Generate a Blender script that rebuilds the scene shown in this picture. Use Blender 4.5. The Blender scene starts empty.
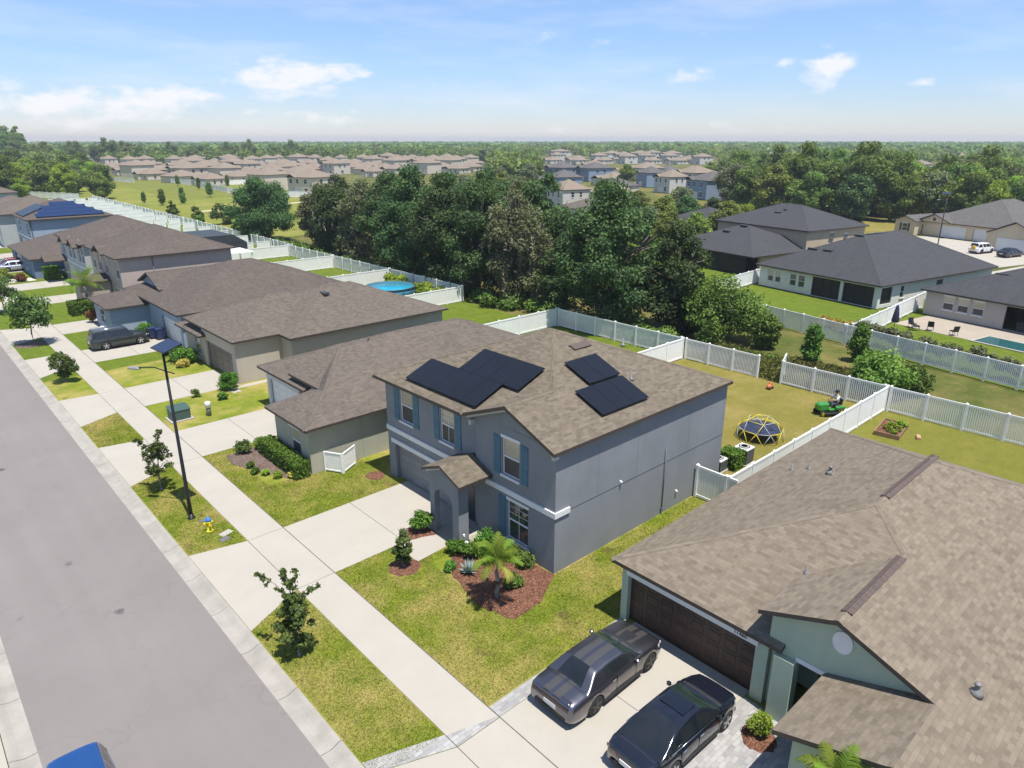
import bpy, bmesh, math, random
import numpy as np
from mathutils import Vector, Matrix
R = math.radians
random.seed(7)
scene = bpy.context.scene
COL = scene.collection

# ------------------------------------------------------------------ materials
MATS = {}
def new_mat(name):
    m = bpy.data.materials.new(name); m.use_nodes = True
    nt = m.node_tree
    return m, nt, nt.nodes, nt.links, nt.nodes['Principled BSDF']
def n_noise(nt, vec, scale, detail=4, rough=.6):
    n = nt.nodes.new('ShaderNodeTexNoise'); n.inputs['Scale'].default_value = scale
    n.inputs['Detail'].default_value = detail; n.inputs['Roughness'].default_value = rough
    nt.links.new(vec, n.inputs['Vector']); return n.outputs['Fac']
def n_ramp(nt, fac, stops):
    r = nt.nodes.new('ShaderNodeValToRGB'); e = r.color_ramp.elements
    while len(e) < len(stops): e.new(.5)
    for el, (p, c) in zip(e, stops):
        el.position = p; el.color = (*c, 1) if len(c) == 3 else c
    nt.links.new(fac, r.inputs['Fac']); return r.outputs['Color']
def n_mix(nt, fac, a, b, mode='MIX'):
    m = nt.nodes.new('ShaderNodeMix'); m.data_type = 'RGBA'; m.blend_type = mode
    for sock, v in ((m.inputs['Factor'], fac), (m.inputs['A'], a), (m.inputs['B'], b)):
        if isinstance(v, (int, float)): sock.default_value = v
        elif isinstance(v, tuple): sock.default_value = (*v, 1)
        else: nt.links.new(v, sock)
    return m.outputs['Result']
def n_map(nt, v, a, b, c, d):
    m = nt.nodes.new('ShaderNodeMapRange')
    for i, x in zip(('From Min', 'From Max', 'To Min', 'To Max'), (a, b, c, d)): m.inputs[i].default_value = x
    nt.links.new(v, m.inputs['Value']); return m.outputs['Result']
def n_pos(nt):
    g = nt.nodes.new('ShaderNodeNewGeometry'); return g.outputs['Position']
def n_obj(nt):
    g = nt.nodes.new('ShaderNodeTexCoord'); return g.outputs['Object']
def n_bump(nt, h, bs, strength=.3, dist=.02):
    b = nt.nodes.new('ShaderNodeBump'); b.inputs['Strength'].default_value = strength
    b.inputs['Distance'].default_value = dist
    nt.links.new(h, b.inputs['Height']); nt.links.new(b.outputs['Normal'], bs.inputs['Normal'])
def sc(c, k): return tuple(x*k for x in c)

def stucco(name, c, var=.12, rough=.9):
    if name in MATS: return MATS[name]
    c = sc(c, .82); m, nt, N, L, bs = new_mat(name); p = n_pos(nt)
    a = n_noise(nt, p, .55, 5, .65)
    col = n_ramp(nt, a, [(.3, sc(c, 1-var)), (.7, sc(c, 1+var))])
    mp = N.new('ShaderNodeMapping'); mp.inputs['Scale'].default_value = (2.2, 2.2, .12); L.new(p, mp.inputs['Vector'])
    st = n_noise(nt, mp.outputs['Vector'], 1.3, 4)
    col = n_mix(nt, n_map(nt, st, .5, .75, 0, .22), col, sc(c, .72))
    L.new(col, bs.inputs['Base Color']); bs.inputs['Roughness'].default_value = rough
    bs.inputs['Specular IOR Level'].default_value = .25
    n_bump(nt, n_noise(nt, p, 40, 3), bs, .25, .01)
    MATS[name] = m; return m
def plain(name, c, rough=.5, metal=0, spec=.5, var=.06, coat=0, scale=3):
    if name in MATS: return MATS[name]
    m, nt, N, L, bs = new_mat(name)
    a = n_noise(nt, n_pos(nt), scale, 3)
    L.new(n_ramp(nt, a, [(.3, sc(c, 1-var)), (.7, sc(c, 1+var))]), bs.inputs['Base Color'])
    bs.inputs['Roughness'].default_value = rough; bs.inputs['Metallic'].default_value = metal
    bs.inputs['Specular IOR Level'].default_value = spec; bs.inputs['Coat Weight'].default_value = coat
    bs.inputs['Coat Roughness'].default_value = .04
    MATS[name] = m; return m
def glass(name, c=(.03, .035, .04), rough=.06):
    return plain(name, c, rough, 0, .8, .25, scale=.8)
def shingle(name, c1, c2, c3, bw=.36, bh=.145):
    if name in MATS: return MATS[name]
    m, nt, N, L, bs = new_mat(name)
    uv = N.new('ShaderNodeUVMap'); uv.uv_map = 'UV'
    wob = N.new('ShaderNodeTexNoise'); wob.inputs['Scale'].default_value = 5.; L.new(uv.outputs['UV'], wob.inputs['Vector'])
    vm = N.new('ShaderNodeVectorMath'); vm.operation = 'MULTIPLY_ADD'
    L.new(wob.outputs['Color'], vm.inputs[0]); vm.inputs[1].default_value = (.09, .03, 0); L.new(uv.outputs['UV'], vm.inputs[2])
    def brick(w, h, off, ca, cb, mort):
        b = N.new('ShaderNodeTexBrick'); b.inputs['Scale'].default_value = 1
        b.inputs['Brick Width'].default_value = w; b.inputs['Row Height'].default_value = h
        b.inputs['Mortar Size'].default_value = .006; b.inputs['Mortar Smooth'].default_value = .3
        b.offset = off; b.inputs['Bias'].default_value = 0
        b.inputs['Color1'].default_value = (*ca, 1); b.inputs['Color2'].default_value = (*cb, 1)
        b.inputs['Mortar'].default_value = (*mort, 1)
        L.new(vm.outputs[0], b.inputs['Vector']); return b
    b1 = brick(bw, bh, .37, c1, c2, sc(c2, .85))
    b2 = brick(bw*.72, bh, .61, (0, 0, 0), (1, 1, 1), (.5, .5, .5))
    f2 = N.new('ShaderNodeSeparateColor'); L.new(b2.outputs['Color'], f2.inputs[0])
    col = n_mix(nt, n_map(nt, f2.outputs[0], .35, .95, 0, .6), b1.outputs['Color'], c3)
    pt = n_noise(nt, uv.outputs['UV'], 4.5, 3, .6); col = n_mix(nt, n_map(nt, pt, .38, .62, 0, .34), col, n_ramp(nt, n_noise(nt, uv.outputs['UV'], 2.4, 4, .7), [(.35, sc(c2, .95)), (.65, c3)]))
    big = n_noise(nt, uv.outputs['UV'], .35, 4)
    col = n_mix(nt, n_map(nt, big, .3, .7, 0, .5), col, n_mix(nt, 1., col, (.86, .86, .88), 'MULTIPLY'))
    fine = n_noise(nt, uv.outputs['UV'], 60, 2)
    col = n_mix(nt, n_map(nt, fine, .3, .7, .0, .35), col, sc(c2, .8))
    mp = N.new('ShaderNodeMapping'); mp.inputs['Scale'].default_value = (1.6, .1, 1); L.new(uv.outputs['UV'], mp.inputs['Vector'])
    st = n_noise(nt, mp.outputs['Vector'], 1.0, 5)
    col = n_mix(nt, n_map(nt, st, .54, .75, 0, .3), col, sc(c2, .6))
    L.new(col, bs.inputs['Base Color']); bs.inputs['Roughness'].default_value = .92
    bs.inputs['Specular IOR Level'].default_value = .2
    n_bump(nt, b1.outputs['Fac'], bs, -.35, .012)
    MATS[name] = m; return m
LK = 1.75
def leaf_mat(name, c, c2, trans=.35, gloss=.62):
    if name in MATS: return MATS[name]
    c, c2 = sc(c, LK), sc(c2, LK); m, nt, N, L, bs = new_mat(name)
    at = N.new('ShaderNodeAttribute'); at.attribute_name = 'tint'
    oi = N.new('ShaderNodeObjectInfo')
    col = n_ramp(nt, at.outputs['Fac'], [(0, c), (.7, c2), (1, sc(c2, 1.35))])
    hs = N.new('ShaderNodeHueSaturation'); L.new(col, hs.inputs['Color'])
    L.new(n_map(nt, oi.outputs['Random'], 0, 1, .475, .52), hs.inputs['Hue'])
    L.new(n_map(nt, oi.outputs['Random'], 0, 1, .72, 1.25), hs.inputs['Value'])
    L.new(hs.outputs['Color'], bs.inputs['Base Color']); bs.inputs['Roughness'].default_value = gloss
    bs.inputs['Specular IOR Level'].default_value = .16
    tr = N.new('ShaderNodeBsdfTranslucent'); L.new(n_mix(nt, 1., hs.outputs['Color'], (1.3, 1.35, .6), 'MULTIPLY'), tr.inputs['Color'])
    mx = N.new('ShaderNodeMixShader'); mx.inputs[0].default_value = trans
    L.new(bs.outputs[0], mx.inputs[1]); L.new(tr.outputs[0], mx.inputs[2])
    L.new(mx.outputs[0], N['Material Output'].inputs['Surface'])
    MATS[name] = m; return m
def grass_mat(name, g1, g2, dry, dryamt, scale=1.0, mow=0, brown=.4):
    if name in MATS: return MATS[name]
    m, nt, N, L, bs = new_mat(name); p = n_pos(nt)
    a = n_noise(nt, p, .9*scale, 6, .7)
    b = n_noise(nt, p, 9, 5, .75)
    d = n_noise(nt, p, .28*scale, 6, .68)
    col = n_ramp(nt, a, [(.3, g1), (.68, g2)])
    lo = .68 - .45*dryamt
    col = n_mix(nt, n_map(nt, d, lo, lo+.2, 0, .95), col, dry)
    d2 = n_noise(nt, p, 1.7*scale, 5, .7)
    col = n_mix(nt, n_map(nt, d2, .56, .72, 0, .55), col, sc(dry, .78))
    br = n_noise(nt, p, .42*scale, 6, .72); col = n_mix(nt, n_map(nt, br, .60, .70, 0, .6*brown), col, (.15, .112, .05))
    gk = n_noise(nt, p, 2.6, 5, .75); col = n_mix(nt, n_map(nt, gk, .35, .65, 0, .45), col, n_mix(nt, 1., col, (1.3, 1.25, 1.2), 'MULTIPLY'))
    col = n_mix(nt, n_map(nt, b, .3, .72, .0, .75), col, n_mix(nt, 1., col, (.5, .52, .45), 'MULTIPLY'))
    if mow:
        w = N.new('ShaderNodeTexWave'); w.bands_direction = 'X'; w.inputs['Scale'].default_value = mow
        w.inputs['Distortion'].default_value = 2.5; w.inputs['Detail'].default_value = 3; L.new(p, w.inputs['Vector'])
        col = n_mix(nt, n_map(nt, w.outputs['Fac'], .2, .8, 0, .22), col, n_mix(nt, 1., col, (1.25, 1.2, 1.1), 'MULTIPLY'))
    f = n_noise(nt, p, 45, 3, .8)
    col = n_mix(nt, n_map(nt, f, .35, .65, 0, .45), col, n_mix(nt, 1., col, (.55, .6, .5), 'MULTIPLY'))
    L.new(col, bs.inputs['Base Color']); bs.inputs['Roughness'].default_value = .95
    bs.inputs['Specular IOR Level'].default_value = .1
    n_bump(nt, n_noise(nt, p, 28, 5, .8), bs, .9, .05)
    MATS[name] = m; return m
def concrete_mat(name, c, stain=.25, sc_=.5):
    if name in MATS: return MATS[name]
    m, nt, N, L, bs = new_mat(name); p = n_pos(nt)
    a = n_noise(nt, p, sc_, 6, .65); f = n_noise(nt, p, 25, 4, .7)
    col = n_ramp(nt, a, [(.25, sc(c, 1-stain)), (.6, c), (.8, sc(c, 1.05))])
    col = n_mix(nt, n_map(nt, f, .4, .75, 0, .25), col, sc(c, .8))
    s = n_noise(nt, p, 1.9, 6, .75)
    col = n_mix(nt, n_map(nt, s, .62, .78, 0, .3), col, sc(c, .66))
    L.new(col, bs.inputs['Base Color']); bs.inputs['Roughness'].default_value = .88
    bs.inputs['Specular IOR Level'].default_value = .25
    n_bump(nt, f, bs, .15, .01)
    MATS[name] = m; return m

# base palette
RF = shingle('shingle_tan', (.168, .138, .102), (.104, .086, .064), (.222, .186, .141))
RF1 = shingle('shingle_taupe', (.145, .120, .099), (.095, .079, .066), (.178, .149, .125))
RF2 = shingle('shingle_brown', (.118, .096, .083), (.078, .064, .056), (.143, .118, .103))
RFD = shingle('shingle_charcoal', (.062, .062, .068), (.046, .047, .052), (.078, .079, .085))
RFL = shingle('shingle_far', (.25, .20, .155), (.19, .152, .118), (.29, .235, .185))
RFG = shingle('shingle_grey', (.125, .118, .112), (.085, .08, .078), (.16, .15, .142))
FASCIA = plain('fascia_brown', (.055, .042, .036), .6)
FASCIA_W = plain('fascia_white', (.6, .6, .58), .6)
WHITE = plain('white_trim', (.66, .66, .66), .5, var=.03)
VINYL = plain('white_vinyl', (.83, .82, .80), .42, var=.03, scale=.7)
GLASS = glass('window_glass')
GLASSB = plain('window_blind', (.42, .37, .28), .12, 0, .8, .12, scale=8)
SCREEN = plain('window_screen', (.05, .05, .052), .35, 0, .5, .2)
BLACK = plain('black_metal', (.018, .018, .02), .35, .3)
DARK = plain('dark_void', (.012, .012, .014), .7)
RUBBER = plain('tyre_rubber', (.018, .018, .019), .8)
ALLOY = plain('alloy_rim', (.55, .55, .57), .28, .9)
RIMD = plain('dark_rim', (.09, .09, .095), .3, .8)
VENTM = plain('vent_brown', (.088, .062, .054), .75, var=.12)
PVC = plain('pvc_pipe', (.17, .165, .16), .5)
LEAD = plain('lead_boot', (.3, .3, .32), .5, .3)
CONC = concrete_mat('concrete_pale', (.365, .338, .292), .08)
CONCK = concrete_mat('concrete_kerb', (.33, .308, .272), .3, .9)
MULCH = None

# ------------------------------------------------------------------ mesh builder
class MB:
    def __init__(s):
        s.v = []; s.f = []; s.mi = []; s.uv = {}; s.M = None; s.mat = 0; s.sm = []
        s.smooth = False
    def vert(s, p):
        p = Vector(p)
        if s.M is not None: p = s.M @ p
        s.v.append(p); return len(s.v)-1
    def face(s, idx, mat=None, uv=None):
        s.f.append(tuple(idx)); s.mi.append(s.mat if mat is None else mat); s.sm.append(s.smooth)
        if uv is not None: s.uv[len(s.f)-1] = uv
    def poly(s, pts, mat=None, uv=None): s.face([s.vert(p) for p in pts], mat, uv)
    def box(s, x0, x1, y0, y1, z0, z1, mat=None):
        i = [s.vert(p) for p in ((x0,y0,z0),(x1,y0,z0),(x1,y1,z0),(x0,y1,z0),(x0,y0,z1),(x1,y0,z1),(x1,y1,z1),(x0,y1,z1))]
        for q in ((0,3,2,1),(4,5,6,7),(0,1,5,4),(1,2,6,5),(2,3,7,6),(3,0,4,7)): s.face([i[k] for k in q], mat)
    def bbox(s, x0, x1, y0, y1, z0, z1, b=.02, mat=None):
        """box with chamfered vertical edges and top"""
        pts = [(x0+b,y0),(x1-b,y0),(x1,y0+b),(x1,y1-b),(x1-b,y1),(x0+b,y1),(x0,y1-b),(x0,y0+b)]
        cx, cy = (x0+x1)/2, (y0+y1)/2
        def ring(z, ins): return [s.vert((x-(1 if x > cx else -1)*ins, y-(1 if y > cy else -1)*ins, z)) for x, y in pts]
        a = ring(z0, 0); c = ring(z1-b, 0); d = ring(z1, b)
        for r1, r2 in ((a, c), (c, d)):
            for k in range(8): s.face((r1[k], r1[(k+1) % 8], r2[(k+1) % 8], r2[k]), mat)
        s.face(d, mat); s.face(a[::-1], mat)
    def prism(s, pts, z0, z1, mat=None):
        """pts CCW (x,y)"""
        a = [s.vert((x, y, z0)) for x, y in pts]; b = [s.vert((x, y, z1)) for x, y in pts]; n = len(pts)
        s.face(b, mat); s.face(a[::-1], mat)
        for k in range(n): s.face((a[k], a[(k+1) % n], b[(k+1) % n], b[k]), mat)
    def extrude(s, pts, d, mat=None):
        """planar 3D polygon swept by vector d"""
        d = Vector(d); a = [s.vert(p) for p in pts]; b = [s.vert(Vector(p)+d) for p in pts]; n = len(pts)
        s.face(a[::-1], mat); s.face(b, mat)
        for k in range(n): s.face((a[k], a[(k+1) % n], b[(k+1) % n], b[k]), mat)
    def tube(s, pts, rad, seg=8, mat=None, cap=True):
        pts = [Vector(p) for p in pts]
        if isinstance(rad, (int, float)): rad = [rad]*len(pts)
        rings = []
        for i, p in enumerate(pts):
            t = (pts[min(i+1, len(pts)-1)]-pts[max(i-1, 0)]).normalized()
            a = t.cross(Vector((0, 0, 1)))
            if a.length < .05: a = t.cross(Vector((1, 0, 0)))
            a.normalize(); b = t.cross(a)
            rings.append([s.vert(p+(a*math.cos(2*math.pi*k/seg)+b*math.sin(2*math.pi*k/seg))*rad[i]) for k in range(seg)])
        sm = s.smooth; s.smooth = True
        for r1, r2 in zip(rings, rings[1:]):
            for k in range(seg): s.face((r1[k], r2[k], r2[(k+1) % seg], r1[(k+1) % seg]), mat)
        s.smooth = sm
        if cap: s.face(rings[0], mat); s.face(rings[-1][::-1], mat)
    def lathe(s, prof, c=(0, 0, 0), seg=16, mat=None, axis='z'):
        rings = []
        for r, z in prof:
            ring = []
            for k in range(seg):
                a = 2*math.pi*k/seg; x, y = r*math.cos(a), r*math.sin(a)
                p = (x, y, z) if axis == 'z' else (x, z, y)
                ring.append(s.vert(Vector(c)+Vector(p)))
            rings.append(ring)
        sm = s.smooth; s.smooth = True
        for r1, r2 in zip(rings, rings[1:]):
            for k in range(seg):
                q = (r1[k], r1[(k+1) % seg], r2[(k+1) % seg], r2[k]); s.face(q if axis == 'z' else q[::-1], mat)
        s.smooth = sm
        s.face(rings[0][::-1] if axis == 'z' else rings[0], mat); s.face(rings[-1] if axis == 'z' else rings[-1][::-1], mat)
    def ball(s, c, r, seg=10, rings=6, mat=None):
        if isinstance(r, (int, float)): r = (r, r, r)
        c = Vector(c); rows = []
        for i in range(rings+1):
            th = math.pi*i/rings
            rows.append([s.vert(c+Vector((r[0]*math.sin(th)*math.cos(2*math.pi*k/seg), r[1]*math.sin(th)*math.sin(2*math.pi*k/seg), r[2]*math.cos(th)))) for k in range(seg)])
        sm = s.smooth; s.smooth = True
        for a, b in zip(rows, rows[1:]):
            for k in range(seg): s.face((a[k], b[k], b[(k+1) % seg], a[(k+1) % seg]), mat)
        s.smooth = sm
    def mesh(s, name, mats, off=None):
        me = bpy.data.meshes.new(name)
        vs = [(p-off)[:] for p in s.v] if off is not None else [p[:] for p in s.v]
        me.from_pydata(vs, [], s.f)
        for m in (mats if isinstance(mats, (list, tuple)) else [mats]): me.materials.append(m)
        me.polygons.foreach_set('material_index', s.mi)
        me.polygons.foreach_set('use_smooth', s.sm)
        if s.uv:
            ul = me.uv_layers.new(name='UV')
            for p in me.polygons:
                u = s.uv.get(p.index)
                if u:
                    for li, c in zip(p.loop_indices, u): ul.data[li].uv = c
        me.update(); return me
    def build(s, name, mats, parent=None, world=False):
        off = parent.location if (world and parent is not None) else None
        o = bpy.data.objects.new(name, s.mesh(name, mats, off)); COL.objects.link(o)
        if parent is not None: o.parent = parent
        return o

def tag(o, label=None, cat=None, group=None, kind=None):
    for k, v in (('label', label), ('category', cat), ('group', group), ('kind', kind)):
        if v: o[k] = v
    return o
def thing(name, label, cat, loc=(0, 0, 0), rz=0, group=None):
    o = bpy.data.objects.new(name, None); COL.objects.link(o); o.empty_display_size = .2
    o.location = loc; o.rotation_euler = (0, 0, rz); return tag(o, label, cat, group)
def kids(o): return [c for c in COL.objects if c.parent == o]
CH = {}
def copy_tree(o, parent=None):
    c = o.copy(); COL.objects.link(c); c.parent = parent
    for ch in list(o.children): copy_tree(ch, c)
    return c
def place(o, loc, rz=0, s=1, label=None, group=None):
    o.location = loc; o.rotation_euler = (0, 0, rz)
    o.scale = (s, s, s) if isinstance(s, (int, float)) else s
    if label: o['label'] = label
    if group: o['group'] = group
    return o
def struct(name, mb, mats):
    return tag(mb.build(name, mats), kind='structure')

# ------------------------------------------------------------------ roofs and walls
def roof_build(polys, mats, parent, thick=.17, caps=True, name='roof', world=False):
    """polys: list of planar CCW-from-above polygons; fascia on the free edges, ridge caps on the shared ones"""
    mb = MB(); edges = {}
    key = lambda p: tuple(round(c, 3) for c in p)
    for pl in polys:
        P = [Vector(p) for p in pl]
        n = Vector((0, 0, 0))
        for i in range(len(P)): n += (P[i]-P[0]).cross(P[(i+1) % len(P)]-P[0])
        n.normalize()
        h = Vector((0, 0, 1)).cross(n)
        if h.length < 1e-4: h = Vector((1, 0, 0))
        h.normalize(); sl = n.cross(h)
        r = random.random()*20
        mb.poly(P, 0, [((p.dot(h))+r, p.dot(sl)) for p in P])
        mb.poly([p-Vector((0, 0, thick)) for p in P][::-1], 1)
        for i in range(len(P)):
            a, b = key(P[i]), key(P[(i+1) % len(P)])
            if (b, a) in edges: edges[(b, a)][1] = n
            else: edges[(a, b)] = [n, None]
    for (a, b), (n1, n2) in edges.items():
        A, B = Vector(a), Vector(b)
        if n2 is None:
            d = Vector((0, 0, thick))
            mb.poly([A, A-d, B-d, B], 1)
        elif caps:
            t = (B-A).normalized(); mid = (n1+n2).normalized()
            # convex only
            s1 = n1.cross(t); 
            if s1.z > 0: s1 = -s1
            s2 = n2.cross(t)
            if s2.z > 0: s2 = -s2
            if s1.z > -.02 and s2.z > -.02: continue
            if (s1+s2).dot(mid) > -.001: continue
            up = mid*.022; w = .14
            m = int((B-A).length/.28)+1
            mb.poly([A+up, B+up, B+s1*w+n1*.012, A+s1*w+n1*.012] if (B-A).cross(s1).dot(mid) > 0 else [B+up, A+up, A+s1*w+n1*.012, B+s1*w+n1*.012], 0,
                    [(0, 0), ((B-A).length, 0), ((B-A).length, .14), (0, .14)])
            mb.poly([A+up, B+up, B+s2*w+n2*.012, A+s2*w+n2*.012] if (B-A).cross(s2).dot(mid) > 0 else [B+up, A+up, A+s2*w+n2*.012, B+s2*w+n2*.012], 0,
                    [(7, 7), ((B-A).length+7, 7), ((B-A).length+7, 7.14), (7, 7.14)])
    return mb.build(name, mats, parent, world)
def hip(x0, x1, y0, y1, z, p):
    if (x1-x0) >= (y1-y0)-1e-6:
        h = (y1-y0)/2; ym = (y0+y1)/2; zt = z+h*p
        A, B, C, D = (x0,y0,z),(x1,y0,z),(x1,y1,z),(x0,y1,z)
        if (x1-x0)-(y1-y0) < .01:
            E = ((x0+x1)/2, ym, zt); return [[A,B,E],[B,C,E],[C,D,E],[D,A,E]]
        E, F = (x0+h, ym, zt), (x1-h, ym, zt)
        return [[A,B,F,E],[B,C,F],[C,D,E,F],[D,A,E]]
    h = (x1-x0)/2; xm = (x0+x1)/2; zt = z+h*p
    A, B, C, D = (x0,y0,z),(x1,y0,z),(x1,y1,z),(x0,y1,z)
    E, F = (xm, y0+h, zt), (xm, y1-h, zt)
    return [[A,B,E],[B,C,F,E],[C,D,F],[D,A,E,F]]
def gable(x0, x1, y0, y1, z, p):
    """ridge along x"""
    ym = (y0+y1)/2; zt = z+(y1-y0)/2*p
    return [[(x0,y0,z),(x1,y0,z),(x1,ym,zt),(x0,ym,zt)], [(x0,ym,zt),(x1,ym,zt),(x1,y1,z),(x0,y1,z)]]
def gable_y(x0, x1, y0, y1, z, p):
    xm = (x0+x1)/2; zt = z+(x1-x0)/2*p
    return [[(x0,y0,z),(xm,y0,zt),(xm,y1,zt),(x0,y1,z)], [(xm,y0,zt),(x1,y0,z),(x1,y1,z),(xm,y1,zt)]]
def wall_run(mb, M, L, h, t, ops=(), z0=0):
    """wall along local x (0..L), outer face at local y=0, inner at y=+t; openings (a,b,z0,z1)"""
    old = mb.M; mb.M = M if old is None else old @ M
    xs = sorted({0, L, *[o[0] for o in ops], *[o[1] for o in ops]})
    for a, b in zip(xs, xs[1:]):
        m = (a+b)/2; zs = [z0, h]; cuts = sorted([(o[2], o[3]) for o in ops if o[0] < m < o[1]])
        z = z0
        for c, d in cuts:
            if c-z > 1e-3: mb.box(a, b, 0, t, z, c)
            z = d
        if h-z > 1e-3: mb.box(a, b, 0, t, z, h)
    mb.M = old
def side_matrix(side, x0, x1, y0, y1):
    """local frame whose x runs along the wall and whose -y points outwards"""
    if side == 'front': return Matrix.Translation((x0, y1, 0)) @ Matrix.Rotation(-math.pi/2, 4, 'Z')   # faces -x, x runs towards -y
    if side == 'right': return Matrix.Translation((x0, y0, 0))                                        # faces -y, x runs +x
    if side == 'back': return Matrix.Translation((x1, y0, 0)) @ Matrix.Rotation(math.pi/2, 4, 'Z')
    return Matrix.Translation((x1, y1, 0)) @ Matrix.Rotation(math.pi, 4, 'Z')
def add_window(parent, M, a, b, z0, z1, style='blind', trim=True, depth=.10, world=False, muntin=False):
    """window in the opening (a..b, z0..z1) of a wall with frame matrix M"""
    f = MB(); f.M = M; w = .05
    f.box(a, a+w, depth-.05, depth+.02, z0, z1); f.box(b-w, b, depth-.05, depth+.02, z0, z1)
    f.box(a+w, b-w, depth-.05, depth+.02, z0, z0+w); f.box(a+w, b-w, depth-.05, depth+.02, z1-w, z1)
    zm = (z0+z1)/2; f.box(a+w, b-w, depth-.058, depth+.02, zm-.035, zm+.035)
    if muntin:
        am = (a+b)/2
        f.box(am-.012, am+.012, depth-.02, depth+.018, z0+w, zm-.035); f.box(am-.012, am+.012, depth-.02, depth+.018, zm+.035, z1-w)
        for q in (1/3, 2/3):
            zz = zm+.035+(z1-w-zm-.035)*q; f.box(a+w, b-w, depth-.018, depth+.016, zz-.01, zz+.01)
    if trim:
        f.box(a-.06, b+.06, -.045, .0, z1, z1+.14); 
    fr = f.build('window', WHITE, parent, world)
    p = MB(); p.M = M
    if style == 'split': lower, upper = SCREEN, GLASSB
    elif style == 'blind': lower, upper = GLASSB, GLASSB
    else: lower, upper = GLASS, GLASS
    p.box(a+w, b-w, depth, depth+.015, z0+w, zm, 0); p.box(a+w, b-w, depth-.012, depth+.003, zm, z1-w, 1)
    q = p.build('pane', [lower, upper], fr)
    if world: q.data.transform(Matrix.Translation(-parent.location))
    s = MB(); s.M = M; s.box(a-.07, b+.07, -.10, depth-.05, z0-.10, z0)
    q = s.build('sill', WHITE, fr)
    if world: q.data.transform(Matrix.Translation(-parent.location))
    return fr
def add_garage(parent, M, a, b, z1, mat, depth=.18, panels=4, rows=4, name='garage_door', world=False):
    d = MB(); d.M = M; W = (b-a)
    d.box(a, b, depth+.02, depth+.06, 0, z1)
    ph = z1/rows; pw = W/panels
    for i in range(panels):
        for j in range(rows):
            x0, x1 = a+i*pw+.08, a+(i+1)*pw-.08; q0, q1 = j*ph+.07, (j+1)*ph-.07
            # raised rim around each panel
            d.box(x0, x1, depth+.005, depth+.02, q0, q0+.035); d.box(x0, x1, depth+.005, depth+.02, q1-.035, q1)
            d.box(x0, x0+.035, depth+.005, depth+.02, q0+.035, q1-.035); d.box(x1-.035, x1, depth+.005, depth+.02, q0+.035, q1-.035)
    for j in range(1, rows): d.box(a, b, depth+.012, depth+.0195, j*ph-.012, j*ph+.012)
    return d.build(name, mat, parent, world)
def walls(parent, x0, x1, y0, y1, h, mat, ops={}, t=.16, z0=0, name='wall', world=False, skip=()):
    mb = MB()
    for side, L in (('front', y1-y0), ('back', y1-y0)):
        if side not in skip: wall_run(mb, side_matrix(side, x0, x1, y0, y1), L, h, t, ops.get(side, ()), z0)
    for side in ('right', 'left'):
        if side in skip: continue
        M = side_matrix(side, x0, x1, y0, y1) @ Matrix.Translation((t, 0, 0))
        wall_run(mb, M, x1-x0-2*t, h, t, [(a-t, b-t, c, d) for a, b, c, d in ops.get(side, ())], z0)
    return mb.build(name, mat, parent, world)
HAZE = 0.00025; EXPO = 0.76
# ------------------------------------------------------------------ ground, street, paving
GR_FRONT = grass_mat('grass_front', (.135, .195, .018), (.27, .295, .04), (.43, .345, .12), .52, brown=1.3)
GR_GREEN = grass_mat('grass_green', (.095, .145, .014), (.155, .20, .026), (.26, .235, .06), .14, mow=.28)
GR_DRY = grass_mat('grass_dry', (.19, .175, .038), (.26, .22, .06), (.31, .245, .085), .45)
GR_FIELD = grass_mat('grass_field', (.155, .19, .035), (.26, .265, .055), (.36, .29, .11), .35, .12)
GR_WILD = grass_mat('grass_wild', (.07, .095, .02), (.13, .145, .035), (.27, .21, .085), .48, .35)
def sheet(name, pts, z, mat, thick=0):
    mb = MB()
    if thick: mb.prism(pts, z-thick, z)
    else: mb.poly([(x, y, z) for x, y in pts])
    return struct(name, mb, mat)
def rect(x0, x1, y0, y1): return [(x0, y0), (x1, y0), (x1, y1), (x0, y1)]
sheet('ground', rect(-4000, 4000, -4000, 4000), -.16, GR_WILD)
sheet('front_lawn', rect(7.5, 31, -60, 63), 0, GR_FRONT, .3)
sheet('neighbour_lawn', rect(7.5, 52, 63.02, 420), 0, GR_GREEN, .3)
sheet('back_lawn', rect(31.02, 50.05, 32.75, 63), 0, GR_GREEN, .3)
sheet('dry_back_lawn', rect(31.02, 50.05, 16, 32.7), 0, GR_DRY, .3)
sheet('right_back_lawn', rect(31.02, 50.05, -60, 15.95), 0, grass_mat('grass_right', (.16, .17, .03), (.23, .215, .045), (.28, .23, .075), .25), .3)
sheet('far_side_lawn', rect(-30, -4.2, -60, 420), 0, GR_FRONT, .3)
sheet('field', [(52.5, 128), (100, 150), (150, 300), (118, 350), (112, 420), (52.5, 420)], -.10, GR_FIELD, .06)
sheet('field_path', [(66, 196), (115, 209), (150, 222), (150, 225), (115, 212), (66, 199)], -.094, plain('path_sand', (.44, .36, .25), .9))
sheet('field_lawn', [(75, 238), (104, 250), (116, 318), (104, 420), (84, 420), (80, 300)], -.095, grass_mat('grass_fieldgreen', (.15, .18, .035), (.22, .22, .05), (.27, .24, .075), .25, .1))
# yard behind the pale houses on the next street
def rot_pts(cx, cy, a, pts): c, s_ = math.cos(a), math.sin(a); return [(cx+x*c-y*s_, cy+x*s_+y*c) for x, y in pts]
RA = R(-11.5)
sheet('next_street_lawn', rot_pts(66.0, 28.0, RA, [(0, -30), (40, -30), (40, 60), (0, 60)]), -.08, GR_GREEN, .06)
sheet('next_street_drive', rot_pts(66.0, 28.0, RA, [(44, -60), (78, -60), (78, 10), (44, 10)]), -.075, CONC, .05)

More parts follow.
